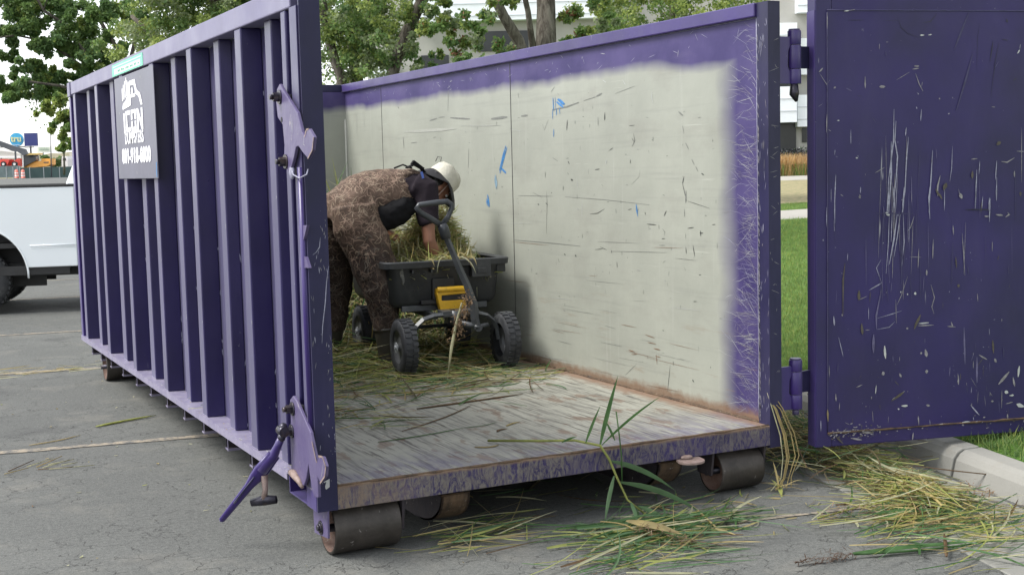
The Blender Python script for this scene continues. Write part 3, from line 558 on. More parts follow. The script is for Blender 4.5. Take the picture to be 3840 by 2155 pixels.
def tree(name, label, trunks, clumps, leafargs, cat='tree', barkm='bark', group=None, twig=(1, 1.0)):
    """trunks: list of (point list, r0, r1); clumps: list of (centre, radius, n)"""
    base = Vector(trunks[0][0][0]); root = empty(name, base, 0, label, cat, group)
    ends = []; mb = MB(); br = mb
    for pts, r0, r1 in trunks:
        k = len(pts); fine = []
        for i in range(k-1):
            A = Vector(pts[i]); B = Vector(pts[i+1]); m = max(2, int((B-A).length/.35))
            for j in range(m): fine.append(A.lerp(B, j/m)+Vector([random.gauss(0, .012) for _ in range(3)]))
        fine.append(Vector(pts[-1])); K = len(fine)-1
        mb.tube(fine, [(r0+(r1-r0)*i/K)*random.uniform(.95, 1.06) for i in range(K+1)], 10)
        tops = [p for i, p in enumerate(fine) if i % 2 == 0 and i > K*.3]
        grow(br, tops, max(r1*.7, .03), twig[0], ends, .9, twig[1])
    mb.build('trunk', barkm, root)
    mats, probs, size = leafargs
    C_ = [tuple(c[0]) for c in clumps]; Rr = [c[1] for c in clumps]
    for e in ends:
        C_.append(tuple(e)); Rr.append(.28)
    npr = [c[2] for c in clumps]+[14]*len(ends)
    idxC = np.array(C_); leaves('crown', idxC, np.array(Rr), np.array(npr), size, mats, probs, root, np.array(base))
    return root
def sub(c, r, k, n, rr=.42):
    """break a big lobe into small uneven clumps"""
    out = []
    for _ in range(k):
        d = Vector([random.gauss(0, 1) for _ in range(3)]).normalized()*r*random.random()**.45
        out.append((Vector(c)+Vector((d.x, d.y, d.z*.8)), r*rr*random.uniform(.5, 1.1), n))
    return out
def at_ground(p): return Vector((p.x, p.y, (lz(p.x, p.y) if p.x > kx(p.y) else gz(p.x, p.y))-.05))

# cottonwood with a thick straight trunk (right of centre)
tb = at_ground(vp(1368, 500, 17.5)); t1 = vp(1374, 105, 17.5); t2 = vp(1371, -60, 17.6); t3 = vp(1360, -420, 17.9)
l0 = vp(1345, 230, 17.4); l1 = vp(1302, 95, 17.1); l2 = vp(1232, -20, 16.8); l3 = vp(1150, -300, 16.5)
q1 = vp(1345, 150, 17.4); q2 = vp(1325, 30, 17.2); q3 = vp(1290, -120, 17)
cl = []
for px, py, rr, k in ((1170, 100, 60, 12), (1215, 40, 55, 8), (1120, 30, 50, 9), (1080, 70, 40, 5), (1260, 130, 40, 6), (1300, 10, 36, 4), (1440, 30, 42, 7), (1475, 80, 36, 7), (1520, 60, 40, 6), (1180, 150, 40, 4), (1500, 20, 46, 4), (1330, -30, 60, 6), (1200, -60, 90, 8), (1440, -70, 90, 8), (1420, 110, 26, 3), (1090, 140, 30, 3)):
    cl += sub(vp(px, py, random.uniform(16.4, 17.6)), rr*17/3252, k, 62, .34)
for _ in range(26): cl += sub(vp(random.uniform(1060, 1560), random.uniform(-620, -160), random.uniform(15.8, 19)), .75, 3, 60)
tree('cottonwood_tree', 'cottonwood with a thick grey furrowed trunk above the middle of the dumpster wall', [([tb, t1, t2, t3], .165, .11), ([l0, l1, l2, l3], .085, .05), ([q1, q2, q3], .05, .03)], cl, (['leaf_mid', 'leaf_dark', 'leaf_lime', 'leaf_red', 'leaf_grey'], [.36, .16, .26, .05, .17], .066), twig=(2, .9))

# many-stemmed cottonwood left of it
b0 = at_ground(vp(905, 480, 18.6))
T3 = [([b0, vp(898, 190, 18.5), vp(880, 60, 18.4), vp(905, -160, 18.6)], .15, .07),
      ([at_ground(vp(975, 480, 18.1)), vp(985, 195, 18.0), vp(1015, 105, 17.9), vp(1062, 5, 17.8), vp(1085, -260, 17.6)], .11, .07),
      ([at_ground(vp(850, 480, 18.6)), vp(858, 195, 18.3), vp(826, 110, 18.2), vp(812, 10, 18.1), vp(790, -200, 18)], .10, .05),
      ([vp(900, 190, 18.5), vp(925, 100, 18.2), vp(930, 20, 18.0), vp(960, -120, 18)], .10, .05)]
cl = []
for _ in range(60): cl += sub(vp(random.uniform(795, 1010), random.uniform(-60, 205), random.uniform(17.4, 19.4)), .42, 3, 66, .40)
for px, py in ((1050, 180), (1030, 120), (1075, 60), (1090, 20), (1040, 30)): cl += sub(vp(px, py, 17.7), .26, 5, 60, .4)
for _ in range(34): cl += sub(vp(random.uniform(640, 1120), random.uniform(-640, -60), random.uniform(17, 20)), .8, 3, 60)
tree('cottonwood_tree', 'many-stemmed leafy cottonwood leaning out behind the dumpster end wall', T3, cl, (['leaf_mid', 'leaf_grey', 'leaf_lime', 'leaf_dark'], [.30, .26, .32, .12], .062), twig=(2, .8))

# dense yellow-green one behind the left rail
b0 = at_ground(vp(560, 470, 21))
cl = []
for _ in range(190):
    px = random.uniform(265, 810); py = random.uniform(-160, 235-max(0, px-270)*.33)
    if px < 360 and py > 120+random.uniform(-10, 20): continue
    if px < 320 and py < 60: continue
    cl += sub(vp(px, py, random.uniform(20, 22.4)), .5, 3, 105, .42)
for _ in range(22): cl += sub(vp(random.uniform(300, 800), random.uniform(-600, -150), random.uniform(20, 23)), .9, 3, 70)
tree('poplar_tree', 'dense yellow-green poplar showing above the left rail of the dumpster', [([b0, vp(560, 200, 21), vp(540, 40, 21), vp(560, -300, 21.2)], .14, .06), ([vp(560, 260, 21), vp(640, 90, 21), vp(700, -60, 21)], .09, .04), ([vp(550, 260, 21), vp(430, 130, 20.6), vp(330, 40, 20.4)], .08, .03)], cl, (['leaf_lime', 'leaf_mid', 'leaf_grey', 'leaf_dark'], [.42, .28, .22, .08], .066), twig=(2, .9))

# dark elm spreading at the far left
D = 27.0
b0 = at_ground(vp(325, 470, D)); fork = vp(300, 240, D)
TR = [([b0, vp(318, 330, D), fork, vp(262, 200, D-.3), vp(210, 130, D-.6), vp(168, 70, D-.8), vp(110, 30, D-1), vp(60, -60, D-1)], .085, .02),
      ([fork, vp(300, 130, D), vp(240, 30, D), vp(150, -60, D), vp(120, -260, D)], .055, .02),
      ([vp(262, 200, D-.3), vp(200, 165, D-.4), vp(110, 100, D-.8), vp(40, 92, D-1), vp(-60, 100, D-1.2)], .035, .012),
      ([vp(290, 270, D), vp(220, 235, D-.6), vp(150, 215, D-1), vp(70, 205, D-1.2)], .05, .02),
      ([fork, vp(340, 100, D+.3), vp(330, -100, D+.3), vp(345, -350, D)], .05, .02)]
cl = []
def put(px, py, rpx, k, n=180, rr=.40): 
    global cl
    cl += sub(vp(px, py, D+random.uniform(-1.3, .8)), rpx*D/3252, k, n, rr)
for px, py, rr, k in ((30, 30, 48, 9), (95, 20, 48, 9), (160, 25, 44, 8), (225, 30, 44, 8), (20, 85, 36, 6), (85, 75, 40, 7), (150, 85, 42, 8), (215, 90, 38, 7), (262, 110, 34, 6), (175, 130, 30, 5), (110, 118, 26, 4), (225, 155, 32, 6), (268, 185, 28, 6), (20, 145, 22, 3), (60, 165, 26, 3), (110, 180, 26, 4), (155, 190, 30, 5), (25, 205, 32, 6), (75, 215, 34, 7), (125, 222, 34, 7), (165, 228, 26, 4), (30, 240, 18, 3), (95, 165, 18, 2), (300, 40, 34, 6), (295, 130, 26, 5), (200, 195, 26, 4), (235, 215, 22, 4), (190, 165, 22, 3)):
    put(px, py, rr*1.2, k+4)
for _ in range(60): put(random.uniform(-420, 420), random.uniform(-560, -20), 60, 4, 70, .42)
for _ in range(22): put(random.uniform(-420, -20), random.uniform(-20, 240), 50, 4, 60, .4)
tree('elm_tree', 'dark green spreading elm at the far left with sky showing through', TR, cl, (['leaf_dark', 'leaf_mid', 'leaf_lime'], [.50, .38, .12], .078), barkm='bark_dark', twig=(1, 1.0))

# hanging lime branch tree low on the left
D = 24.0; cl = []
for px, py, rr, k in ((150, 255, 24, 7), (125, 270, 18, 5), (172, 280, 20, 6), (150, 300, 24, 7), (176, 320, 18, 5), (165, 345, 14, 4), (130, 318, 14, 3), (188, 345, 14, 3), (112, 262, 10, 2), (92, 284, 6, 1), (160, 365, 8, 2), (205, 290, 22, 6), (225, 330, 22, 5)):
    cl += sub(vp(px, py, D), rr*D/3252, k, 60, .45)
tree('maple_tree', 'small lime green maple hanging over the corner of the dumpster at left', [([at_ground(vp(260, 470, D)), vp(255, 330, D), vp(240, 270, D), vp(190, 240, D)], .08, .03), ([vp(255, 330, D), vp(200, 310, D), vp(165, 300, D)], .04, .02)], cl, (['leaf_lime', 'leaf_mid'], [.6, .4], .085), twig=(1, .5))

# bushy yellow-green tree right
D = 24.0; cl = []
for _ in range(60):
    px = random.uniform(1500, 1900); py = random.uniform(-80, 150)
    cl += sub(vp(px, py, random.uniform(23, 25.5)), .55, 3, 70, .42)
for _ in range(16): cl += sub(vp(random.uniform(1520, 1880), random.uniform(-260, -60), 24.5), .8, 3, 60)
tree('honey_locust_tree', 'bushy yellow-green tree above the right end of the dumpster wall', [([at_ground(vp(1700, 430, D)), vp(1700, 200, D), vp(1690, 0, D)], .12, .05)], cl, (['leaf_lime', 'leaf_mid', 'leaf_grey'], [.6, .3, .1], .075), twig=(1, .9))

# dark shrub line and tall ornamental grass seen in the gap by the hinge
c0 = hit(2000, 443); rt = Vector((_r.x, _r.y, 0)).normalized(); fw = Vector((-rt.y, rt.x, 0))
cc = []
for i in range(46): cc.append(tuple(c0+fw*random.uniform(1.8, 2.6)+rt*(-3.2+6.4*i/45)+Vector((0, 0, random.uniform(.1, .95)))))
hd = empty('hedge', c0+fw*2.2, 0, 'low dark hedge between the tan grasses and the white panels', 'hedge')
leaves('foliage', np.array(cc), np.full(len(cc), .32), np.full(len(cc), 160), .07, ['bdark', 'leaf_dark'], [.85, .15], hd, np.array(hd.location))

def blades(name, P, az, pitch, L, wd, curve, mats, mi, nseg=4, zc=None, box=None, parent=None, off=None, fold=.35, taper=(1, .9, .75, .5, .05), curl=None, nearz=None):
    """ribbons: P start (N,3), heading az, pitch, length, half width, downward curve"""
    N = len(P); V = np.zeros((N, (nseg+1), 3, 3)); pos = P.copy(); pit = pitch.copy(); a = az.copy()
    curl = np.zeros(N) if curl is None else curl
    tp = np.interp(np.linspace(0, 1, nseg+1), np.linspace(0, 1, len(taper)), taper)
    roll = rng.uniform(-.9, .9, N)
    for s in range(nseg+1):
        d = np.stack([np.cos(a)*np.cos(pit), np.sin(a)*np.cos(pit), np.sin(pit)], 1)
        side = np.stack([-np.sin(a), np.cos(a), np.zeros(N)], 1); upv = np.cross(d, side)
        sd = side*np.cos(roll)[:, None]+upv*np.sin(roll)[:, None]; nv = np.cross(d, sd)
        w_ = (wd*tp[s])[:, None]
        V[:, s, 0] = pos-sd*w_; V[:, s, 1] = pos-nv*w_*fold; V[:, s, 2] = pos+sd*w_
        pos = pos+d*(L/nseg)[:, None]; pit = pit-curve/nseg; a = a+curl/nseg
        if zc is not None: pos[:, 2] = np.maximum(pos[:, 2], zc if np.isscalar(zc) else zc)
    if box: V[..., 0] = np.clip(V[..., 0], box[0], box[1]); V[..., 1] = np.clip(V[..., 1], box[2], box[3])
    idx = np.arange(N*(nseg+1)*3).reshape(N, nseg+1, 3)
    F = np.concatenate([np.stack([idx[:, s, k], idx[:, s, k+1], idx[:, s+1, k+1], idx[:, s+1, k]], 1) for s in range(nseg) for k in range(2)], 0)
    mi = np.tile(mi, nseg*2)
    return quick_mesh(name, V.reshape(-1, 3), F, mats, mi, parent, off)

N = 3000; t = rng.uniform(-3.5, 3.5, N); e = rng.uniform(0, .9, N)
P = np.array([[*(c0+fw*float(e[i])+rt*float(t[i]))] for i in range(N)]); P[:, 2] = [lz(p[0], p[1]) for p in P]
hh = rng.uniform(.45, .95, N); gm = (hh > .62).astype(int)
blades('grass', P, rng.uniform(0, 6.28, N), rng.uniform(1.2, 1.57, N), hh*.88, np.full(N, .007), rng.uniform(0, .4, N), ['tall_green', 'tan_plume'], gm)
og = bpy.data.objects['grass']; tag(og, 'tall tan feather grass standing in front of the white building panels', 'ornamental grass', kind='stuff')
PP = P[gm == 1].copy(); PP[:, 2] += .38; n2 = len(PP)
blades('grass_plumes', PP, rng.uniform(0, 6.28, n2), rng.uniform(1.1, 1.57, n2), rng.uniform(.2, .42, n2), np.full(n2, .012), rng.uniform(0, .5, n2), ['tan_plume'], np.zeros(n2, int), taper=(.4, 1, 1, .6, .1))
tag(bpy.data.objects['grass_plumes'], 'tan feathery seed plumes topping the tall grass', 'ornamental grass', kind='stuff')

# mown grass blades near the kerb and in the gap
N = 60000
y = rng.uniform(-1.6, 6.5, N); d = rng.uniform(.19, 3.0, N)**1.0
x = np.array([kx(v) for v in y])+d
keep = (d < .55+rng.random(N)*2.6)
x, y = x[keep], y[keep]; N = len(x)
P = np.stack([x, y, np.array([lz(a, b) for a, b in zip(x, y)])-.01], 1)
blades('lawn_grass', P, rng.uniform(0, 6.28, N), rng.uniform(.7, 1.5, N), rng.uniform(.035, .085, N), rng.uniform(.0018, .0035, N), rng.uniform(0, .9, N), ['leaf_dark', 'leaf_mid', 'leaf_lime'], rng.choice(3, N, p=[.25, .5, .25]), nseg=2)
tag(bpy.data.objects['lawn_grass'], 'short green grass blades of the lawn by the kerb', 'grass', kind='stuff')

# mown blades further off, seen through the gap
N = 60000; dpx = rng.uniform(1925, 2075, N); dd_ = 9+17*rng.random(N)**1.4
k_ = 3840/2576/FPX; F2 = np.array(_f); R2 = np.array(_r)
Q = np.array(CAM)+dd_[:, None]*(F2+R2*((dpx-1288)*k_)[:, None])
_ha, _hb, _hc = [hit(2000, v) for v in (553, 529, 514)]
fd = lambda p: (p[0]*fw.x+p[1]*fw.y)
da, db, dc = fd(_ha), fd(_hb), fd(_hc)
Q = Q[[not (da-.03 < fd(q) < db+.03) and fd(q) < dc for q in Q]]; N = len(Q)
P = np.stack([Q[:, 0], Q[:, 1], np.array([lz(a, b)-.015 for a, b in Q[:, :2]])], 1)
blades('lawn_grass', P, rng.uniform(0, 6.28, N), rng.uniform(.6, 1.5, N), rng.uniform(.04, .09, N), rng.uniform(.003, .006, N), rng.uniform(0, .9, N), ['tall_green', 'leaf_mid', 'leaf_lime'], rng.choice(3, N, p=[.5, .2, .3]), nseg=2)
tag(bpy.data.objects['lawn_grass.001'], 'short green grass blades of the lawn seen between post and door', 'grass', kind='stuff')

# ---- far left: construction yard, hotel signs
MT['mesh_fence'] = flat('green_screen_fabric', (.030, .060, .058), .8, .15, .8)
MT['mesh_fence2'] = flat('grey_screen_fabric', (.12, .16, .16), .8, .25, .6)
MT['post_grey'] = flat('galvanised_post', (.30, .32, .33), .5, .1)
MT['y_paint'] = flat('orange_machine_paint', (.75, .34, .05), .45, .1, 1, spec=.5)
MT['y_cab'] = flat('tan_cab_paint', (.62, .45, .16), .5, .1, 1)
MT['boom'] = flat('charcoal_boom_paint', (.055, .06, .07), .5, .2, 1)
MT['red'] = flat('red_machine_paint', (.58, .05, .03), .45, .25, 1)
MT['pink'] = flat('faded_orange_plastic', (.70, .20, .15), .6, .1, 1)
MT['wht'] = flat('white_band', (.75, .72, .70), .6, .05, 1)
MT['cyan'] = flat('cyan_sign_face', (.045, .36, .62), .4, .08, .6)
MT['navy'] = flat('navy_sign_face', (.025, .035, .16), .4, .1, .6)
MT['ltr_y'] = flat('pale_yellow_letter', (.65, .66, .35), .5, .03)
MT['ltr_w'] = flat('white_letter', (.80, .80, .82), .5, .03)
MT['ltr_o'] = flat('orange_letter', (.85, .27, .08), .5, .05)
MT['cream'] = flat('cream_billboard', (.72, .74, .62), .6, .05, .4)
MT['ltr_g'] = flat('green_letter', (.20, .32, .22), .6, .05)
MT['roofc'] = flat('canopy_roof', (.42, .40, .36), .7, .08, .3)
MT['hill'] = rusty('dry_hillside', (.23, .19, .13), (.15, .15, .09), .02, .95)
def text_mesh(s, size, ext, bold=0):
    cu = bpy.data.curves.new('lettering', 'FONT'); cu.body = s; cu.size = size; cu.extrude = ext; cu.offset = bold
    cu.align_x = 'CENTER'; cu.align_y = 'CENTER'; cu.resolution_u = 3
    o = bpy.data.objects.new('lettering', cu); C.objects.link(o)
    me = bpy.data.meshes.new_from_object(o.evaluated_get(bpy.context.evaluated_depsgraph_get()))
    bpy.data.objects.remove(o); bpy.data.curves.remove(cu); me.materials.clear()
    for p in me.polygons: p.material_index = 0
    me.name = 'lettering'; return me
FM = Matrix((tuple([rt.x, 0, -fw.x]), tuple([rt.y, 0, -fw.y]), (0, 1, 0)))     # local x->right, y->up, z->towards camera
def put_text(s, p, size, mat, parent, ext=.02, bold=0, sx=1.0, name='lettering', sy=1.0):
    me = text_mesh(s, size, ext, bold); me.materials.append(MT[mat]); off = root_loc(parent)
    for v in me.vertices:
        q = FM @ Vector((v.co.x*sx, v.co.y*sy, v.co.z)); v.co = q+Vector(p)-off
    o = bpy.data.objects.new(name, me); C.objects.link(o); o.parent = parent; return o
DF = 188.0
m2 = DF/3252
def far_box(mb, x0, y0, x1, y1, d=DF, th=.3, mi=0): return wbox(mb, x0, y0, x1, y1, d, th, mi)
zg = vp(80, 448, DF).z
f = empty('screen_fence', vp(110, 446, DF), 0, 'dark green fabric screen fence along the far street', 'fence')
mb = MB(); far_box(mb, 52, 422, 330, 450); mb.build('screen_fabric', 'mesh_fence', f)
for px in (75, 110, 150, 190, 230): mb = MB(); far_box(mb, px, 420, px+1.2, 450, DF-.4, .15); mb.build('post', 'post_grey', f)
f = empty('screen_fence', vp(20, 446, DF), 0, 'greyish faded screen fence with pale posts behind the orange barrels', 'fence')
mb = MB(); far_box(mb, -120, 421, 51.5, 450); mb.build('screen_fabric', 'mesh_fence2', f)
for px in (-60, -30, 16, 33, 44, 50): mb = MB(); far_box(mb, px, 419, px+1.6, 450, DF-.4, .15); mb.build('post', 'post_grey', f)
for px in (42.5, 58.5):
    o = vp(px, 449, DF-6); r = empty('traffic_barrel', o, 0, 'orange and white barrel by the fence, ' + ('the left one' if px < 50 else 'the right one nearer the dark screen'), 'barrel', 'orange barrels at the far fence')
    mb = MB(); k = 1.22/1.1
    mb.lathe(o, (0, 0, 1), [(0, .30), (.14, .30), (.14, .27), (.32, .27)], 12, 0); mb.lathe(o, (0, 0, 1), [(.32, .27), (.5, .265)], 12, 1)
    mb.lathe(o, (0, 0, 1), [(.5, .265), (.68, .26)], 12, 0); mb.lathe(o, (0, 0, 1), [(.68, .26), (.84, .25)], 12, 1); mb.lathe(o, (0, 0, 1), [(.84, .25), (1.16, .22), (1.22, .1), (1.22, .01)], 12, 0)
    mb.build('barrel_body', ['pink', 'wht'], r)
    mb = MB(); mb.lathe(o, (0, 0, 1), [(0, .36), (.06, .36), (.08, .3)], 12); mb.build('rubber_base', 'black', r)
    mb = MB(); mb.tube([o+Vector((-.1, 0, 1.2)), o+Vector((-.08, 0, 1.3)), o+Vector((.08, 0, 1.3)), o+Vector((.1, 0, 1.2))], .02, 5); mb.build('handle', 'pink', r)
# excavator
ex = empty('excavator', vp(85, 430, DF+5), 0, 'orange excavator with a dark boom behind the screen fence', 'excavator')
def poly_part(name, pts, d, th, mat, root):
    mb = MB(); mb.prism([vp(a, b, d) for a, b in pts], None, fw*th); return mb.build(name, mat, root)
poly_part('house', [(57, 423), (66, 416), (88, 406), (104, 405), (104, 399), (126, 399), (126, 414), (118, 418), (70, 423)], DF+5, 2.4, 'y_paint', ex)
poly_part('cab', [(56, 391), (60, 389), (87, 389), (90, 393), (90, 404), (70, 414), (58, 421)], DF+4.6, 1.4, 'bdark', ex)
poly_part('cab_roof', [(58, 388), (66, 385.5), (98, 385), (98, 389), (60, 391)], DF+4.4, 1.6, 'y_cab', ex)
poly_part('cab_pillar', [(56, 391), (58.5, 391), (59.5, 421), (56, 421)], DF+4.5, .2, 'wht', ex)
poly_part('boom', [(-60, 340), (-20, 348), (35, 368), (62, 375), (68, 388), (58, 391), (44, 382), (30, 380), (0, 368), (-60, 352)], DF+3, .7, 'boom', ex)
poly_part('engine_grille', [(110, 407.5), (122, 407), (122, 409), (110, 410)], DF+4.9, .1, 'boom', ex)
mb = MB(); far_box(mb, 60, 422, 122, 436, DF+5, 3); mb.build('crawler_tracks', 'black', ex)
# red machine
rm = empty('red_lift_machine', vp(25, 425, DF+12), 0, 'red machinery parked under the pale canopy', 'machine')
poly_part('body', [(-20, 419), (-18, 405), (6, 400), (24, 401), (20, 412), (14, 419)], DF+12, 2, 'red', rm)
poly_part('arm', [(20, 417), (44, 399), (50, 399), (50, 418), (42, 420), (28, 419)], DF+13, 1.2, 'red', rm)
for a in (8, 36):
    mb = MB(); c = vp(a, 413, DF+11.8); mb.cyl(c, c+fw*.4, .42, 14); mb.build('wheel', 'black', rm)
    mb = MB(); c = vp(a, 413, DF+11.7); mb.cyl(c, c+fw*.1, .2, 10); mb.build('rim', 'wht', bpy.data.objects[rm.name] if False else rm)
# canopy
cp = empty('fuel_canopy', vp(0, 440, DF+22), 0, 'wide pale canopy roof over the red machinery', 'canopy')
poly_part('roof', [(-90, 381), (-20, 377), (30, 383), (52, 388), (52, 395), (-90, 397)], DF+20, 8, 'roofc', cp)
poly_part('fascia', [(-90, 392), (52, 393), (52, 397.5), (-90, 397.5)], DF+19.8, .2, 'wht', cp)
for px in (-40, 4, 49): mb = MB(); far_box(mb, px, 396, px+2, 446, DF+22, .3); mb.build('column', 'post_grey', cp)
mb = MB(); far_box(mb, -90, 397, 46, 420, DF+30, .5); mb.build('back_wall', 'cream', cp)
# sign pylon : round and square share one pole
def disc(mb, c, r, th, mi=0, n=40):
    P = [c+rt*(r*math.cos(q))+Vector((0, 0, r*math.sin(q))) for q in [2*math.pi*i/n for i in range(n)]]
    mb.prism(P, None, fw*th, mi=mi)
sg = empty('pole_sign', vp(41, 446, DF+14), 0, 'round bright blue pole sign with pale yellow lowercase letters', 'sign')
k = (DF+14)/3252; c = vp(41.1, 351.3, DF+14)
mb = MB(); disc(mb, c, 16.8*k, .4); mb.build('sign_face', 'cyan', sg)
put_text('tru', c-fw*.12+Vector((0, 0, .1)), 1.35, 'ltr_y', sg, .03, .035, sx=1.0)
mb = MB(); wb = vp(41, 365, DF+13.8); mb.box(-.5, .5, -.02, .02, -.05, .05, Matrix.Translation(wb)); mb.build('small_line', 'ltr_w', sg)
mb = MB(); far_box(mb, 40, 367, 43, 446, DF+14, .3); mb.build('pole', 'boom', sg)
mb = MB(); far_box(mb, -8, 369.5, 62, 372, DF+14.3, .3); mb.build('crossbeam', 'boom', sg)
sg = empty('pole_sign', vp(78, 446, DF+14), 0, 'square navy pole sign with an orange crescent over white script lettering', 'sign')
mb = MB(); far_box(mb, 61.9, 335.2, 94.4, 368, DF+14, .4); mb.build('sign_face', 'navy', sg)
c = vp(79, 347, DF+13.95); P = []
for i in range(19):
    q = R(48+ (312-48)*i/18); P.append(c+rt*(8.6*k*math.cos(q))+Vector((0, 0, 8.6*k*math.sin(q))))
for i in range(19):
    q = R(318-(318-62)*i/18); P.append(c+rt*((3.2+5.6*math.cos(q))*k)+Vector((0, 0, (.6+6.2*math.sin(q))*k)))
mb = MB(); n = 19
mb.add(P, [(i, i+1, 2*n-2-i, 2*n-1-i) for i in range(n-1)]); mb.build('crescent', 'ltr_o', sg)
put_text('Comfort', vp(78.3, 359.8, DF+13.9), .50, 'ltr_w', sg, .02, .014, sx=.95)
put_text('Inn & Suites', vp(78.6, 364.6, DF+13.9), .24, 'ltr_w', sg, .02, .004, sx=1.0)
mb = MB(); far_box(mb, 79, 368, 82, 446, DF+14, .3); mb.build('pole', 'boom', sg)
mb = MB(); far_box(mb, 63, 369.5, 85, 371.8, DF+14.3, .3); mb.build('crossbeam', 'boom', sg)
bb = empty('billboard', vp(110, 446, DF+40), 0, 'pale cream billboard with faint green lettering low on the horizon', 'billboard')
mb = MB(); far_box(mb, 94, 369.5, 128, 384, DF+40, .4); mb.build('board', 'cream', bb)
for yy, a, b in ((373, 98, 123), (377.2, 98, 124)):
    mb = MB(); x = a
    while x < b: wdt = random.uniform(1, 3); far_box(mb, x, yy-1, min(b, x+wdt), yy+.9, DF+39.9, .05); x += wdt+.9
    mb.build('faded_line', 'ltr_g', bb)
mb = MB(); far_box(mb, 110, 384, 111.5, 430, DF+40.2, .3); mb.build('pole', 'post_grey', bb)
mb = MB(); a = vp(129.5, 446, 120); b = vp(127, 322, 120); mb.tube([a, b], [.06, .035], 8)
o = mb.build('flag_pole', 'boom', None, off=a); tag(o, 'thin dark pole rising left of the small street tree', 'pole')
# small street tree, shrubs, van, low hills
cl = []
D = 75
for px, py, rr, k_ in ((160, 365, 10, 6), (150, 370, 9, 5), (170, 362, 8, 5), (163, 350, 6, 4), (145, 376, 5, 3), (174, 372, 7, 4), (160, 378, 7, 4)): cl += sub(vp(px, py, D), rr*D/3252, k_, 50, .5)
tree('street_tree', 'small thin-trunked street tree beside the white cab', [([vp(162, 440, D), vp(161, 400, D), vp(160, 362, D)], .07, .03)], cl, (['leaf_lime', 'leaf_mid', 'leaf_dark'], [.5, .3, .2], .14), barkm='bark_dark', twig=(1, .4))
D = DF+20
for i, (px, py, rr, lab) in enumerate(((132, 404, 13, 'round grey-green bush behind the fence left of the street tree'), (150, 402, 12, 'green bush behind the fence around the street tree trunk'), (112, 396, 9, 'low bush behind the orange machine tail'))):
    r = empty('bush', vp(px, 425, D), 0, lab, 'bush', 'bushes behind the screen fence')
    s_ = sub(vp(px, py+4, D), rr*D/3252, 16, 60, .5); leaves('foliage', [tuple(a[0]) for a in s_], np.array([a[1] for a in s_]), np.full(len(s_), 60), .4, ['leaf_mid', 'leaf_dark', 'leaf_grey'], [.4, .3, .3], r, np.array(r.location))
vn = empty('white_van', vp(163, 440, DF+8), 0, 'white van end showing behind the fence under the street tree', 'van')
poly_part('body', [(155, 440), (155, 398), (157, 393), (167, 393), (170, 400), (170, 440)], DF+8, 4, 'wht', vn)
poly_part('window', [(158, 397), (165, 397), (166, 404), (157.5, 404)], DF+7.95, .03, 'bdark', vn)
mb = MB(); rs = []
for i in range(60):
    px = -400+i*22; hh = 386+3*math.sin(i*.9)+2*math.sin(i*2.3)
    a = vp(px, hh, 900); b = vp(px, 462, 850); rs.append([b, a, a+fw*300+Vector((0, 0, -40))])
mb.rings(rs, False, 0, True, closed=False); tag(mb.build('hills', 'hill'), 'low dry brown hills on the horizon', 'hills', kind='structure')
# ================================================================== DUMPSTER
W, L, H, ZB, ZF = 2.44, 6.16, 2.413, .2186, .319
dm = empty('roll_off_dumpster', (0, 0, 0), 0, 'large open purple roll-off dumpster with ribbed sides and its end door swung open', 'dumpster')
DL = dict(parent=dm)
# floor
mb = MB(); mb.box(.106, 2.378, .012, 6.10, .285, ZF); mb.build('floor_plate', 'floor', dm)
# front sill channel with uneven mud/rust
mb = MB(); mb.box(.089, 2.367, 0, .012, ZB, ZF+.001); mb.box(.089, 2.367, .012, .09, ZB, ZB+.01)
mb.build('front_sill', 'sill', dm, bevel=.003)
# weld bead along sill top
mb = MB(); mb.tube([(.09+i*.0568, .006+random.uniform(-.003, .003), ZF+.002) for i in range(41)], [random.uniform(.004, .008) for _ in range(41)], 6)
mb.build('weld_bead', 'rail_nose', dm)
# end posts
mb = MB(); mb.box(0, .089, 0, .012, ZB-.0, H); mb.box(0.0, .012, .012, .10, .31, H-.1); mb.box(.077, .089, .012, .10, .31, H); mb.box(0.0, .012, .012, .045, ZB, .31)
mb.box(.012, .077, .012, .1, H-.012, H)
PL = mb
mb = MB(); mb.box(-.008, 0, .012, .105, .31, H-.1); mb.box(.0, .030, .105, .111, .32, H-.11); mb.build('post_side_strap', 'purple_clean', dm, bevel=.002)
mb = MB(); mb.box(2.367, W, 0, .088, ZB-.012, H); PR = mb
mb = PL     # pale scrape marks on the posts
for i in range(48):
    z = random.uniform(.3, 1.5)**1.0; x = random.choice([random.uniform(.004, .085), random.uniform(.06, .087)])
    a = random.uniform(-.5, .5); l = random.uniform(.004, .03)
    mb.stroke([(x, -.0012, z), (min(.086, max(.003, x+math.sin(a)*l*.6)), -.0012, z+math.cos(a)*l)], random.uniform(.0006, .0016), (0, -1, 0), random.choice([1, 1, 2]))
mb.stroke([(.086, -.0013, 1.25), (.074, -.0013, 1.18), (.066, -.0013, 1.10), (.050, -.0013, 1.0), (.045, -.0013, .93)], .0022, (0, -1, 0), 2)
mb.stroke([(.020, -.0013, 1.30), (.035, -.0013, 1.31), (.050, -.0013, 1.33), (.055, -.0013, 1.37)], .0018, (0, -1, 0), 2)
mb.stroke([(.03, -.0013, .345), (.048, -.0013, .352), (.044, -.0013, .325), (.038, -.0013, .315)], .009, (0, -1, 0), 3)
mb.build('end_post', ['purple_post', 'chip_s', 'chip_v', 'chip_w'], dm)
mb = PR
for i in range(60):
    z = random.uniform(.35, 2.3); y = random.uniform(.004, .082); l = random.uniform(.01, .05)
    mb.stroke([(2.3655, y, z), (2.3655, min(.085, max(.002, y+random.uniform(-.01, .01))), z+l)], random.uniform(.0007, .0018), (-1, 0, 0), random.choice([1, 2, 2]))
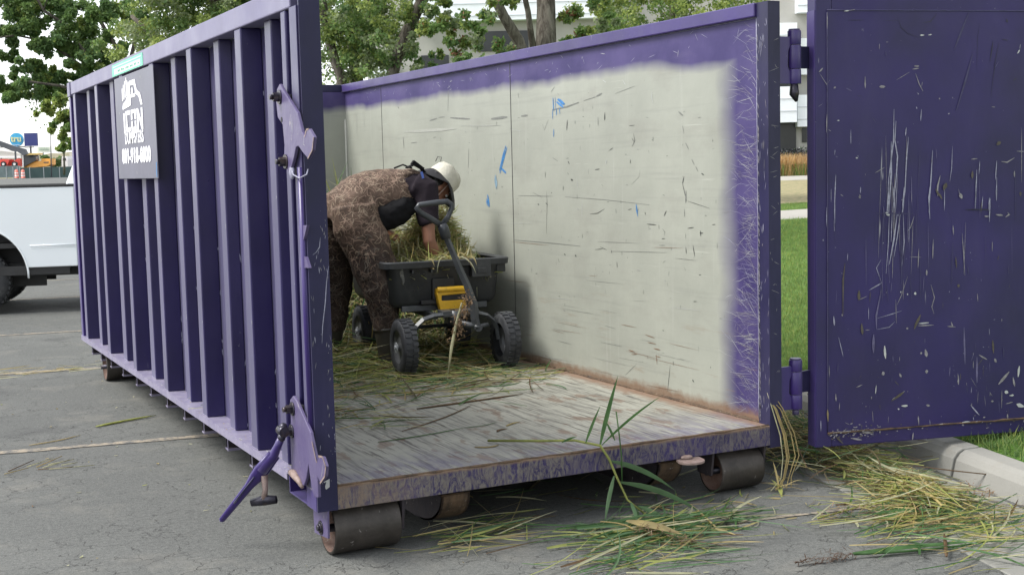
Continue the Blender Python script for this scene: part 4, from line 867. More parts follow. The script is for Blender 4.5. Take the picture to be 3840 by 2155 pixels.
for i in range(26):
    z = random.uniform(.35, 2.3); l = random.uniform(.004, .02)
    mb.stroke([(2.37+random.random()*.06, -.0012, z), (2.372+random.random()*.06, -.0012, z+l)], .0012, (0, -1, 0), 1)
for i in range(170):     # muddy inner edge
    z = .33+abs(random.gauss(0, .9)); 
    if z < 2.2: mb.stroke([(2.3656, .074, z), (2.3656, .084, z+random.uniform(.005, .03))], random.uniform(.001, .0025), (-1, 0, 0), 1)
mb.build('end_post', ['purple_post', 'chip_s', 'chip_v'], dm)
# left wall panel
mb = MB(); mb.box(.100, .106, .1, L-.05, ZF-.004, H-.1); SPN = mb
# ribs (deep ones and shallow ones alternate)
deep = [(5.87, 5.99), (4.83, 4.95), (3.835, 3.955), (2.855, 2.975), (1.872, 1.99), (.882, 1.0), (.186, .262)]
shal = [(5.39, 5.52), (4.36, 4.51), (3.385, 3.525), (2.40, 2.52), (1.417, 1.532), (.509, .618)]
def rib(y0, y1, x, top):
    mb = MB(); e = .012
    mb.prism([(x, y0+e*.4, .316), (x, y1-e*.4, .316), (.0995, y1+e, .316), (.0995, y0-e, .316)], None, (0, 0, top-.316))
    o = mb.build('rib', 'purple_clean', dm, bevel=.007)
    return o
for y0, y1 in deep: rib(y0, y1, .001, 2.314)
for y0, y1 in shal: rib(y0, y1, .035, 2.314)
# stubs of weld and bare chips beside ribs
mb = SPN
for y0, y1 in deep+shal:
    x = .001 if (y0, y1) in deep else .035
    for _ in range(random.randint(2, 4)):
        z = random.choice([1.25, .95, .7, .45, .6, 1.9])+random.uniform(-.12, .12); l = random.uniform(.008, .05)
        mb.stroke([(.0985-random.random()*.006, y0-.0135, z), (.0985-random.random()*.008, y0-.0135, z+l)], .003, (0, -1, 0), 1)
    for _ in range(2):
        z = random.uniform(.35, 1.6); mb.stroke([(x-.0012, y0+.014, z), (x-.0012, y0+.013, z+random.uniform(.006, .03))], .002, (-1, 0, 0), 2)
mb.build('side_panel', ['purple_clean', 'chip_v', 'chip_w'], dm)
# top rails
def rail(name, pts, mat='purple_dull'):
    mb = MB()
    for b in pts: mb.box(*b)
    return mb.build(name, mat, dm, bevel=.006)
MT['rail_paint'] = purple('purple_top_rail_faded', (.125, .115, .19), (.085, .075, .155), chips=.6, dust=.75, rough=.40, chipcol=(.5, .5, .52))
rail('top_rail', [(-.004, .106, .105, L-.11, 2.314, H)], 'rail_paint')
rail('top_rail', [(2.352, 2.444, .09, L, 2.345, H)], 'purple')
rail('top_rail', [(.106, 2.352, L-.06, L+.04, 2.345, H)], 'purple_post')
rail('rail_end_cap', [(-.012, .106, L-.10, L+.03, 2.300, H+.002)], 'rail_paint')
rail('corner_post', [(0, .10, L-.045, L+.04, .3, 2.298)], 'purple'); rail('corner_post', [(2.39, W, L-.04, L+.04, .3, 2.34)], 'purple')
mb = MB(); mb.tube([(.05, .3+i*.25, H+.001) for i in range(23)], .003, 5); mb.build('weld_bead', 'purple_dull', dm)
# right wall
marks = []
mb = MB(); mb.box(2.38, 2.386, .088, L-.05, ZF-.03, 2.346, mi=0)
WALLC = {'d': 0, 'g': 1, 'b': 2, 'c': 3, 'w': 4, 'p': 5, 'q': 6, 'r': 7}
WM = ['wall_in', 'chip_d', 'chip_g', 'chip_b', 'chip_c', 'chip_w', 'chip_p', 'chip_q', 'chip_r', 'chip_v', 'chip_s']
def wstroke(pts, w, k, x=2.3788, end=.25):
    for (y, z) in pts:
        if y < .09 or y > 6.08 or z < .325 or z > 2.34: return
    mb.stroke([(x-.00015*k, y, z) for y, z in pts], w, (-1, 0, 0), k+1, end)
for c, wd, pts in WALL_MARKS:
    if c == 'q' : continue
    if c in 'bc':
        for _ in range(5):
            o1, o2 = random.gauss(0, wd*.9), random.gauss(0, wd*1.5); wstroke([(y+o1, z+o2) for y, z in pts], wd*random.uniform(.5, 1.1), WALLC[c], end=.4, x=2.3788-.00012*_)
    else: wstroke(pts, wd*1.25, WALLC[c], end=.5 if c == 'g' else .3)
for i in range(430):          # fan of pale scratches near the opening
    z = random.uniform(.36, 1.75) if i % 6 else random.uniform(1.6, 2.3)
    y = .09+abs(random.gauss(0, .085)); l = random.uniform(.03, .16)*(1.25 if z < .9 else 1); a = random.gauss(.25, .55)
    dy, dz = math.cos(a)*l, math.sin(a)*l*.8; y2 = min(y+dy, .46)
    wstroke([(y, z), (y+(y2-y)*.5, z+dz*.5+random.uniform(-.008, .008)), (y2, z+dz)], random.uniform(.0005, .0013), random.choice([8, 8, 9, 9, 4]))
for i in range(230):          # tiny nicks everywhere
    y = random.uniform(.1, 4.6); z = random.choice([random.uniform(.4, 2.1), random.gauss(1.1, .25)]); a = random.choice([1.57, 1.5, .05, -.1, random.uniform(0, 3)]); l = random.uniform(.004, .035)
    if .34 < z < 2.1: wstroke([(y, z), (y+math.cos(a)*l, z+math.sin(a)*l)], random.uniform(.0007, .002), random.choice([0, 1, 1, 1, 9]))
for i in range(60):          # long faint drag lines low down
    y = random.uniform(.5, 3.8); z = .36+abs(random.gauss(0, .35)); l = random.uniform(.1, .6)
    if z < 1.4: wstroke([(y, z), (y+l, z+random.uniform(-.012, .012))], random.uniform(.0006, .0013), random.choice([1, 5, 5, 4, 7]))
for i in range(70):           # scuffs on the purple band
    y = random.uniform(.15, 5.8); z = random.uniform(2.2, 2.335); a = random.uniform(0, 3.1); l = random.uniform(.01, .08)
    wstroke([(y, z), (y+math.cos(a)*l, z+math.sin(a)*l*.6)], random.uniform(.0007, .0016), random.choice([8, 8, 4]))
rw = mb.build('side_wall', WM, dm)
mb = MB(); mb.box(2.3775, 2.380, 2.794, 2.800, .32, 2.345); mb.box(2.3775, 2.380, 5.2, 5.204, .32, 2.345); mb.build('panel_seam', 'chip_d', rw)
mb = MB(); mb.tube([(2.379, .1+i*.15, 2.3435) for i in range(40)], .004, 5); mb.tube([(2.3785, .098, .34+i*.1) for i in range(21)], [random.uniform(.004, .007) for _ in range(21)], 5); mb.build('weld_bead', 'chip_v', rw)
# mud shelf along joint of floor and wall
mb = MB(); mb.tube([(2.376+random.uniform(-.003, .002), .09+i*.06, .321) for i in range(101)], [random.uniform(.005, .014) for _ in range(101)], 6); mb.build('rust_line', 'rail_nose', dm)
mb = MB()
for (y0, y1) in deep+shal: mb = MB(); mb.prism([(2.3865, y0-.01, .3), (2.3865, y1+.01, .3), (W-.001, y1, .3), (W-.001, y0, .3)], None, (0, 0, 2.044)); mb.build('rib', 'purple_clean', dm)
# end wall
mb = MB(); mb.box(.106, 2.38, 6.10, 6.11, .3, 2.345); ew = mb.build('end_wall', 'end_in', dm)
mb = MB(); mb.tube([(2.372, 6.092, .33), (2.370, 6.09, 1.2), (2.374, 6.092, 2.1)], .011, 6); mb.build('corner_rod', 'chip_p', ew)
# side flange under the ribs
def flange(s):
    X = (lambda x: x) if s < 0 else (lambda x: W-x)
    mb = MB(); mb.prism([(X(-.008), .01, .316), (X(-.008), L+.03, .316), (X(.099), L+.03, .316), (X(.099), .01, .316)], None, (0, 0, -.008))
    mb.prism([(X(-.008), .40, .308), (X(-.008), L+.03, .308), (X(-.001), L+.03, .308), (X(-.001), .40, .308)], None, (0, 0, -.030))
    return mb
flange(1).build('side_flange', 'flange', dm)
mb = flange(-1)
for i in range(150):
    y = random.uniform(.3, 6); x = random.uniform(-.005, .09); a = random.uniform(0, 3); l = random.uniform(.01, .06)
    mb.stroke([(x, y, .3172), (min(.095, max(-.006, x+math.cos(a)*l*.4)), y+math.sin(a)*l, .3172)], random.uniform(.001, .003), (0, 0, 1), random.choice([1, 2, 3]))
mb.build('side_flange', ['flange', 'chip_w', 'chip_p', 'reed_straw'], dm)
# cross channels under the flange
for y in (5.99, 5.56, 5.12, 4.626, 4.11, 3.628, 3.128, 2.646, 2.168, 1.643, 1.173):
    mb = MB(); x0, x1 = .05, W-.05
    mb.box(x0, x1, y-.004+.05, y+.05, .172, .304); mb.box(x0, x1, y-.0, y+.05, .172, .178); mb.box(x0, x1, y, y+.05, .298, .304)
    o = mb.build('cross_member', ['under', 'flange'], dm)
    mb = MB(); mb.box(x0-.004, x0+.30, y-.006, y+.004, .168, .180); mb.box(x0-.003, x0, y-.001, y+.051, .171, .180); mb.box(x0-.003, x0, y-.001, y+.007, .171, .305); mb.build('lit_edge', 'flange', o)  # pale strips paint the light caught along the channel's lip and end
# main long rails with curved noses
for x0 in (.60, 1.752):
    mb = MB(); prof = []
    for i in range(9):
        q = R(90*i/8); prof.append((x0, .34-.26*math.sin(q)*1.0, .185-.155*math.cos(q) if False else .03+.155*(1-math.cos(q))))
    poly = [(x0, 5.8, .185), (x0, 5.8, .03)]+prof
    mb.prism(poly, None, (.011, 0, 0), mi=0)
    mb.prism([(x0+.129, *p[1:]) for p in poly], None, (.011, 0, 0), mi=0)
    mb.box(x0+.011, x0+.129, .4, 5.8, .03, .04, mi=0)
    # curved nose plate
    ringsA = [[Vector((x0, p[1], p[2])), Vector((x0+.14, p[1], p[2])), Vector((x0+.14, p[1]+.008, p[2]+.006)), Vector((x0, p[1]+.008, p[2]+.006))] for p in prof]
    mb.rings(ringsA, True, 1, False)
    mb.build('main_rail', ['under', 'rail_nose'], dm)
# rollers
def roller(x0, x1, y, r, bx=None):
    mb = MB(); o = (x0, y, r+.002)
    mb.lathe(o, (1, 0, 0), [(0, r*.90), (.0, r*.985), (.006, r), (x1-x0-.006, r), (x1-x0, r*.985), (x1-x0, r*.9), (x1-x0-.03, r*.88), (x1-x0-.03, .02)], 40, 0)
    mb.lathe(o, (1, 0, 0), [(0, r*.90), (.04, r*.86), (.045, r*.3), (.045, .01)], 40, 1)
    ro = mb.build('roller', ['roller', 'roller_rim'], dm)
    mb = MB(); mb.cyl((x0-.03, y, r+.002), (x1+.02, y, r+.002), .018, 14); mb.build('axle', 'dark_steel', ro)
    return ro
roller(.075, .375, .112, .112); roller(2.075, 2.33, .10, .105)
roller(.075, .375, 5.6, .112); roller(2.075, 2.33, 5.6, .112)
mb = MB(); mb.prism([(.040, .195, .218), (.040, .002, .218), (.040, .006, .10), (.040, .185, .082)], None, (.010, 0, 0)); bk = mb.build('roller_bracket', 'latch', dm, bevel=.002)
mb = MB(); mb.cyl((.040, .092, .128), (.030, .092, .128), .022, 6); mb.cyl((.031, .092, .128), (.022, .092, .128), .013, 14); mb.cyl((.0395, .092, .128), (.036, .092, .128), .03, 20); mb.build('bolt', 'dark_steel', bk)
mb = MB(); mb.prism([(2.03, .02, .22), (2.03, .17, .22), (2.03, .15, .10), (2.03, .04, .10)], None, (.012, 0, 0)); mb.build('roller_bracket', 'under', dm); mb = MB(); mb.prism([(2.345, .02, .22), (2.345, .17, .22), (2.345, .15, .06), (2.345, .04, .06)], None, (.012, 0, 0)); mb.build('roller_bracket', 'under', dm)
mb = MB(); mb.prism([(.388, .02, .22), (.388, .2, .22), (.388, .17, .08), (.388, .04, .08)], None, (.012, 0, 0)); mb.build('roller_bracket', 'under', dm)
# rusty tongue tab under the sill
mb = MB(); P = [(1.80, .0, .219)]+[(1.865+.068*math.cos(q), -.035-.055*math.sin(q), .2145) for q in [math.pi-math.pi*i/12 for i in range(13)]]+[(1.93, .0, .219)]
mb.prism(P, None, (0, 0, -.012)); mb.ball((1.853, -.012, .226), (.035, .018, .012), 10, 6); mb.build('tongue_tab', 'latch_bare', dm, bevel=.002)
# front corner pocket below latch
mb = MB(); mb.box(.0, .006, .05, .39, .2186, .224); mb.box(0.0, .09, .05, .39, .2186, .226); mb.box(0, .09, .385, .395, .2186, .308); mb.box(.084, .09, .06, .385, .226, .308); mb.box(-.002, .005, .012, .14, .2186, .31)
mb.build('corner_pocket', 'purple', dm, bevel=.002)

# ---- latch plates
def latch(name, P, x, bolts, holes, label=None):
    mb = MB(); mb.prism([(x, a, b) for a, b in P], None, (.014, 0, 0)); o = mb.build(name, 'latch', dm, bevel=.003)
    if label: o['label'] = label
    for y, z in bolts:
        mb = MB(); mb.cyl((x-.0, y, z), (x-.006, y, z), .030, 22); mb.cyl((x-.006, y, z), (x-.030, y, z), .019, 6, smooth=False); mb.cyl((x-.03, y, z), (x-.045, y, z), .011, 12)
        mb.build('bolt', 'dark_steel', o)
        mb = MB(); mb.cyl((x+.014, y, z), (.06, y, z), .02, 12); mb.build('spacer', 'dark_steel', o)
    for y, z in holes:
        mb = MB(); mb.cyl((x-.0012, y, z), (x+.001, y, z), .012, 16); mb.build('hole', 'black', o)
    return o
up = latch('latch_plate', [(.242, 1.990), (.20, 2.01), (.164, 1.985), (-.025, 1.879), (-.075, 1.80), (-.108, 1.778), (-.137, 1.808), (-.165, 1.81), (-.222, 1.775), (-.20, 1.725), (-.139, 1.692), (-.07, 1.72), (-.02, 1.745), (.012, 1.742), (.045, 1.70), (.088, 1.658), (.128, 1.645), (.188, 1.67), (.168, 1.754), (.182, 1.839), (.247, 1.872), (.262, 1.94)], -.03, [(.205, 1.955), (.155, 1.685)], [(.19, 1.86)])
mb = MB()
for i, (a, b) in enumerate([((-.222, 1.775), (-.20, 1.725)), ((-.20, 1.725), (-.139, 1.692)), ((-.137, 1.808), (-.165, 1.81)), ((-.108, 1.778), (-.137, 1.808))]):
    mb.stroke([(-.0315, *a), (-.0315, *b)], .004, (-1, 0, 0), 0, .9)
mb.stroke([(-.0315, .05, 1.80), (-.0315, .045, 1.86)], .002, (-1, 0, 0), 1); mb.stroke([(-.0315, -.1, 1.785), (-.0315, -.09, 1.75), (-.0315, -.115, 1.745)], .002, (-1, 0, 0), 1)
mb.build('bare_edge', ['latch_bare', 'chip_w'], up)
lo = latch('latch_plate', [(.236, .665), (.19, .69), (.149, .678), (-.03, .569), (-.07, .50), (-.101, .457), (-.129, .488), (-.179, .496), (-.216, .463), (-.20, .42), (-.136, .377), (-.10, .40), (-.10, .31), (-.05, .30), (-.02, .325), (.013, .426), (.05, .36), (.085, .322), (.16, .30), (.262, .338), (.255, .40), (.255, .5), (.236, .579)], -.03, [(.20, .632), (.225, .530)], [])
mb = MB()
for a, b in [((-.216, .463), (-.20, .42)), ((-.20, .42), (-.136, .377)), ((-.129, .488), (-.179, .496)), ((-.05, .535), (-.101, .457)), ((-.179, .496), (-.216, .463))]:
    mb.stroke([(-.0315, *a), (-.0315, *b)], .005, (-1, 0, 0), 0, .9)
mb.stroke([(-.0315, -.19, .475), (-.0315, -.17, .43), (-.0315, -.15, .40)], .0018, (-1, 0, 0), 1)
mb.build('bare_edge', ['latch_bare', 'chip_w'], lo); mb = MB(); mb.tube([(-.034, .26, .345), (-.04, .20, .352), (-.036, .13, .33), (-.032, .10, .31)], [.012, .018, .012, .008], 8, mi=0)
mb.build('bare_edge', ['latch_bare', 'chip_w'], lo)
# mid keepers
mb = MB(); mb.prism([(-.012, .077, 1.418), (-.012, -.038, 1.425), (-.012, .03, 1.345), (-.012, .064, 1.353)], None, (.012, 0, 0)); mb.build('keeper_tab', 'latch', dm)
mb = MB(); mb.prism([(-.012, .07, 1.307), (-.012, -.005, 1.290), (-.012, -.041, 1.25), (-.012, .09, 1.243)], None, (.012, 0, 0)); mb.build('keeper_tab', 'latch', dm)
# latch rod up the post
mb = MB(); mb.tube([(-.008, .025, .5), (-.008, .03, 1.1), (-.008, .03, 1.66)], .014, 12); mb.build('latch_rod', 'purple', dm)
mb = MB(); mb.tube([(-.024, .10, 1.655), (-.030, .06, 1.63), (-.030, -.02, 1.615), (-.012, -.06, 1.63), (0.01, -.012, 1.65)], .003, 6); mb.ball((-.022, .10, 1.64), (.012, .022, .03)); mb.build('loop_wire', 'chip_v', dm)
# ratchet handle hanging down beside the latch
lv = []
P0 = Vector((-.075, .235, .505)); P1 = Vector((-.10, .275, .425)); P2 = Vector((-.145, .315, .355)); P3 = Vector((-.30, .455, .118))
mb = MB(); mb.tube([P0, P0.lerp(P1, .5), P1, P2], [.016, .017, .022, .026], 12, smooth=True); mb.tube([P1, P2, P2.lerp(P3, .12), P2.lerp(P3, .3), P2.lerp(P3, .6), P2.lerp(P3, .97), P3], [(.030, .014), (.036, .016), (.032, .015), (.021, .012), (.018, .010), (.014, .009), (.006, .004)], 10, up=(.6, -.4, .6))
rl = mb.build('ratchet_handle', 'purple', dm)
mb = MB(); mb.cyl(Vector((-.040, .228, .530)), P0, .012, 12); mb.cyl((-.070, .20, .535), (-.070, .262, .535), .022, 10); mb.ball((-.066, .23, .552), (.018, .018, .018)); mb.ball(P0, (.017, .017, .02)); mb.build('clevis', 'dark_steel', rl)
mb = MB(); mb.tube([P2.lerp(P3, .10)+Vector((-.018, -.014, 0)), P2.lerp(P3, .62)+Vector((-.012, -.010, 0))], .004, 6); mb.build('handle_rib', 'purple_post', rl)
q = P2+Vector((.01, .0, -.02)); mb = MB(); mb.tube([q, q+Vector((.005, .01, -.07)), q+Vector((.0, .02, -.115))], [.017, .012, .015], 10, mi=0); mb.tube([q+Vector((-.05, .05, -.13)), q+Vector((0, .02, -.118)), q+Vector((.045, -.02, -.112))], [(.016, .012), (.024, .016), (.018, .010)], 8, mi=1)
mb.build('hook_end', ['latch_bare', 'dark_steel'], rl)

# ---- sign board on the left side
sb = MB(); sb.box(-.014, -.008, 2.772, 4.043, 1.622, 2.296); sp = sb.build('sign_board', 'sign', dm, bevel=.002)
sp['label'] = 'grey-violet board with a white emblem, company name and phone number'
X = -.0155
def sgp(y, z): return (X, y, z)
def splate(polys, name, mat='ltr_w', mi=0):
    mb = MB()
    for P in polys: mb.prism([sgp(a, b) for a, b in P], None, (-.0012, 0, 0))
    return mb.build(name, mat, sp)
S0y, S1y, S0z, S1z = 4.043, 2.772, 1.622, 2.296       # board: u right = towards camera (y falls)
def uv(u, v): return (S0y+(S1y-S0y)*u, S0z+(S1z-S0z)*v)
def poly(*p): return [uv(a, b) for a, b in p]
# lettering blocks drawn as strokes: u in 0..1 across the board, v in 0..1 up
def glyph(ch, u, v, wd, ht, t):
    tv = t*1.5
    g = {'I': [(0.3, 0, .7, 1)], 'C': [(0, 0, t2(t, wd), 1), (0, 0, 1, tv2(tv, ht)), (0, 1-tv2(tv, ht), 1, 1)],
         'O': [(0, 0, t2(t, wd), 1), (1-t2(t, wd), 0, 1, 1), (0, 0, 1, tv2(tv, ht)), (0, 1-tv2(tv, ht), 1, 1)]}
    return g.get(ch)
def t2(t, wd): return t/wd
def tv2(t, ht): return t/ht
def rectp(u0, v0, u1, v1): return poly((u0, v0), (u1, v0), (u1, v1), (u0, v1))
P = []
# ICON : v .44-.655
b0, b1 = .455, .655
P += [rectp(.225, b0-.01, .262, b1-.015)]                                                    # I
P += [rectp(.285, b0, .322, b1), rectp(.322, b0, .405, b0+.04), rectp(.322, b1-.04, .405, b1)]           # C
P += [rectp(.425, b0, .462, b0+.093), rectp(.425, b1-.093, .462, b1), rectp(.462, b0, .515, b0+.035), rectp(.462, b1-.035, .515, b1), rectp(.515, b0, .552, b0+.093), rectp(.515, b1-.093, .552, b1)]   # O with side gaps
P += [rectp(.575, b0, .612, b1), rectp(.682, b0, .719, b1), poly((.612, b1), (.612, b1-.07), (.682, b0), (.682, b0+.07))]    # N
splate(P, 'lettering')
def sign_text(s, u, v, size, sx=1, bold=.0, name='lettering', mat='ltr_w', parent=None, x=X):
    me = text_mesh(s, size, .0008, bold); me.materials.append(MT[mat]); y, z = uv(u, v)
    for q in me.vertices: q.co = Vector((x-.0006-q.co.z, y-q.co.x*sx, z+q.co.y))
    o = bpy.data.objects.new(name, me); C.objects.link(o); o.parent = parent or sp; return o
sign_text('DUMPSTERS', .475, .388, .108, 1.05, .002)
sign_text('801-918-6000', .50, .215, .128, 1.28, .0055)
# emblem : five rising fingers and a curled cab shape
P = []
for i, (u, v0, v1) in enumerate(((.215, .76, .875), (.252, .77, .905), (.289, .785, .935), (.330, .80, .965))):
    P.append(poly((u, v0), (u+.020, v0), (u+.020, v1), (u+.010, v1+.012), (u, v1)))
P.append(poly((.215, .675), (.40, .695), (.40, .80), (.375, .94), (.350, .94), (.350, .80), (.305, .755), (.235, .735), (.215, .705)))
P.append(poly((.40, .695), (.435, .70), (.435, .93), (.40, .92)))
P.append(poly((.435, .93), (.435, .885), (.53, .885), (.56, .83), (.60, .83), (.56, .93)))
P.append(poly((.44, .77), (.56, .77), (.56, .80), (.50, .80), (.50, .86), (.465, .86), (.465, .80), (.44, .80)))
P.append(poly((.56, .83), (.60, .83), (.68, .79), (.725, .68), (.685, .68), (.645, .76), (.56, .80)))
splate(P, 'emblem')
mb = MB(); mb.stroke([(X-.001, 2.80, 1.63), (X-.001, 2.795, 1.72)], .012, (-1, 0, 0), 0, .8)
for y, z in ((3.15, 2.24), (3.9, 2.05), (3.4, 1.65)): mb.stroke([(X-.001, y, z), (X-.001, y, z+.02)], .004, (-1, 0, 0), 1)
mb.build('paint_smear', ['chip_b', 'chip_w'], sp)
# green sticker on rail
MT['sticker_g'] = flat('mint_green_sticker', (.13, .50, .32), .45, .08, 8); MT['sticker_l'] = flat('pale_mint_label', (.52, .76, .62), .45, .05, 8); MT['sticker_t'] = flat('sticker_ink', (.06, .22, .16), .5, .1)
mb = MB(); mb.box(-.0062, -.0042, 3.10, 4.14, 2.318, 2.396); st = mb.build('rail_sticker', 'sticker_g', dm); st['label'] = 'mint green sticker with a pale text panel'
mb = MB(); mb.box(-.0072, -.0062, 3.17, 4.06, 2.328, 2.364); mb.box(-.0072, -.0062, 3.14, 4.1, 2.376, 2.382); mb.build('label_panel', 'sticker_l', st)
mb = MB(); y = 4.0
while y > 3.22:
    l = random.uniform(.015, .05); mb.box(-.0080, -.0072, y-l, y, 2.338, 2.338+random.uniform(.010, .018)); y -= l+random.choice([.012, .012, .05])
mb.build('faint_print', 'sticker_t', st)
mb = MB(); mb.box(.088, .0995, 5.80, 5.84, 1.85, 2.16); mb.build('paper_tag', 'chip_p', dm)

# ---- hinges
d0 = Vector((2.631, -.035, 0)); dd = Vector((.971, -.238, 0)).normalized(); dn_ = Vector((.238, .971, 0)).normalized()
hp = Vector((2.545, .02, 0))
for z0, z1, zt in ((2.014, 2.265, 1), (.385, .625, 0)):
    hg = MB(); 
    # leaf welded to post, cut out next to the barrel
    zc = (z0+z1)/2; zz0, zz1 = z0-.0, z1-.02
    hg.prism([(W-.001, .012, zz0), (W+.075, .012, zz0), (W+.075, .012, zz0+.055), (W+.058, .012, zz0+.085), (W+.062, .012, zz1-.07), (W+.075, .012, zz1-.045), (W+.075, .012, zz1), (W-.001, .012, zz1)], None, (0, .016, 0))
    h = hg.build('hinge', 'purple', dm, bevel=.002)
    mb = MB(); zs = [z0-.0, z0+.072, z0+.074, z0+.19, z0+.192, z1+.01]
    for a, b in ((zs[0], zs[1]), (zs[2], zs[3]), (zs[4], zs[5])): mb.cyl((hp.x, hp.y, a), (hp.x, hp.y, b), .033, 24)
    mb.build('hinge_barrel', 'purple', h, bevel=.002)
    mb = MB(); mb.cyl((hp.x, hp.y, z1+.01), (hp.x, hp.y, z1+.018), .028, 20); mb.cyl((hp.x, hp.y, z0-.03), (hp.x, hp.y, z0), .018, 12)
    if zt: mb.build('hinge_pin', 'purple_dull', h); mb = MB(); mb.tube([(hp.x-.01, hp.y-.01, z0-.005), (hp.x-.014, hp.y-.015, z0-.05), (hp.x+.004, hp.y-.01, z0-.085)], [.02, .024, .008], 8)
    mb.build('hinge_pin', 'dark_steel' if zt else 'purple_dull', h)
    mb = MB(); a = Vector((hp.x+.02, hp.y, z0+.078)); b = d0+dd*.02+dn_*.07; mb.prism([a, Vector((b.x, b.y, a.z)), Vector((b.x, b.y, a.z+.108)), a+Vector((0, 0, .108))], None, (0, .016, 0)); mb.build('hinge_strap', 'purple_post', h)

# ---- open door
DZ0, DZ1, DW, DT = .180, 2.457, 2.30, .090
def dpt(u, t, z): return d0+dd*u+dn_*t+Vector((0, 0, z))
DM = Matrix(((dd.x, dn_.x, 0, d0.x), (dd.y, dn_.y, 0, d0.y), (0, 0, 1, 0), (0, 0, 0, 1)))
mb = MB(); mb.box(0, .088, 0, DT, DZ0, DZ1, DM); mb.box(DW-.088, DW, 0, DT, DZ0, DZ1, DM); mb.box(.088, DW-.088, .0015, DT, DZ1-.088, DZ1, DM); mb.box(.088, DW-.088, .0015, DT, DZ0, DZ0+.072, DM)
dr = mb.build('end_door', 'door', dm, bevel=.006); dr['label'] = 'scratched dark purple end door swung wide open to the right'
mb = MB(); mb.box(-.003, 0, .004, DT-.004, DZ0+.004, DZ1-.085, DM); mb.build('door_edge_strip', 'purple', dr)
# face sheet, slightly buckled
mb = MB(); nu, nz = 36, 36; g = []
for i in range(nu+1):
    row = []
    for j in range(nz+1):
        u = .062+(DW-.124)*i/nu; z = DZ0+.07+(DZ1-DZ0-.155)*j/nz
        bk = .006*math.exp(-((u-.45)**2/.05+(z-1.27)**2/.012))+.004*math.exp(-((u-.95)**2/.03+(z-1.25)**2/.01))+.003*math.sin(u*5+1)*math.sin(z*3.1)
        row.append(dpt(u, -.004+bk if 0 < i < nu and 0 < j < nz else -.003, z))
    g.append(row)
mb.rings(g, False, 0, True, closed=False); FSM = mb; fs_ = empty('tmp', (0, 0, 0))
mb = MB(); mb.tube([dpt(.062, -.004, DZ0+.08+i*.1) for i in range(22)], .003, 5, mi=0); mb.tube([dpt(.062+i*.1, -.004, DZ1-.086) for i in range(22)], .003, 5, mi=0); mb.tube([dpt(.062+i*.05, -.004, DZ0+.072+random.uniform(-.002, .002)) for i in range(43)], [random.uniform(.003, .007) for _ in range(43)], 5, mi=1); wbd = mb.build('weld_bead', ['chip_s2', 'rail_nose'], dr); bpy.data.objects.remove(fs_)
mb = FSM
DK = {'k': 0, 'k2': 8, 'w': 2, 's': 3, 'v': 4, 'v2': 5, 'o': 6, 'R': 7, 's2': 8, 's3': 9}
def dstroke(pts, w, k, off=-.0065, end=.25):
    for u, z in pts:
        if u < .004 or u > DW-.01 or z < DZ0+.004 or z > DZ1-.004: return
    mb.stroke([dpt(u, off-.00012*k, z) for u, z in pts], w, (-dn_.x, -dn_.y, 0), k+1, end)
for c, wd, pts in DOOR_MARKS: dstroke(pts, wd*(1.35 if c in 'vs' else 1.2), DK[c])
for i in range(220):
    u = random.choice([random.uniform(.02, DW-.03), random.gauss(.9, .12), random.gauss(.3, .1)]); z = random.choice([random.uniform(.2, 2.2), .2+abs(random.gauss(0, .35)), .2+abs(random.gauss(0, .35))]); a = random.choice([1.57, 1.5, 1.65, random.uniform(0, 3.14)]); l = random.choice([.004, .006, .012, .03, .05])*random.uniform(.6, 1.3)
    dstroke([(u, z), (u+math.cos(a)*l, z+math.sin(a)*l)], random.uniform(.0008, .0024), random.choice([3, 3, 4, 5, 5, 6, 8, 8]))
for i in range(70):
    u = random.choice([random.gauss(.45, .08), random.uniform(.1, 2)]); z = random.uniform(.9, 1.5); l = random.uniform(.05, .3)
    dstroke([(u, z), (u+random.uniform(-.01, .01), z+l)], random.uniform(.0007, .002), random.choice([5, 8, 8, 3]))
for i in range(150):
    u = random.uniform(.06, .35) if i % 2 else random.uniform(.06, 2.2); z = .25+random.gauss(0, .018); l = random.uniform(.004, .016)
    dstroke([(u, z), (u+l, z+random.uniform(-.004, .004))], random.uniform(.001, .004), random.choice([3, 3, 6]), off=-.0085)
fs_ = mb.build('face_sheet', ['door', 'chip_k', 'chip_k', 'chip_w', 'chip_s', 'chip_v', 'chip_v2', 'chip_o', 'rail_nose', 'chip_s2', 'reed_straw'], dr)
wbd.parent = fs_
# ================================================================== PICKUP
MT['truck'] = flat('white_truck_paint', (.76, .80, .82), .22, .02, 1.5, spec=.6, coat=.5, bump=0)
MT['glass'] = flat('tinted_cab_glass', (.02, .025, .03), .08, .2, 1, spec=.8, bump=0)
MT['tyre'] = flat('tyre_rubber', (.022, .023, .025), .75, .35, 18, dirt=(.06, .06, .058))
MT['tyre_dusty'] = flat('dusty_tyre_rubber', (.028, .030, .034), .65, .4, 16, dirt=(.11, .115, .115))
MT['rimgrey'] = flat('grey_wheel_metal', (.16, .165, .17), .4, .2, 8, metal=.5)
MT['frame_blk'] = flat('black_frame_steel', (.02, .02, .02), .6, .3, 6)
TX = Vector((.97, -.242, 0)).normalized(); TY = Vector((.242, .97, 0)).normalized()
tr = empty('pickup_truck', Vector((-.33, 11.70, 0))+TY*.95, math.atan2(TX.y, TX.x), 'white pickup truck with large black tyres parked behind the dumpster', 'pickup truck')
def tprofile(x0, x1, ztop, zbot, wheels, top=None):
    P = [(x0, zbot)]
    for wx in wheels:
        r = .60; z0 = .47
        a0 = math.asin((zbot-z0)/r)
        P += [(wx+r*math.cos(math.pi-a0-(math.pi-2*a0)*i/18), z0+r*math.sin(math.pi-a0-(math.pi-2*a0)*i/18)) for i in range(19)]
    P += [(x1, zbot)]+(top or [(x1, ztop), (x0, ztop)])
    return P
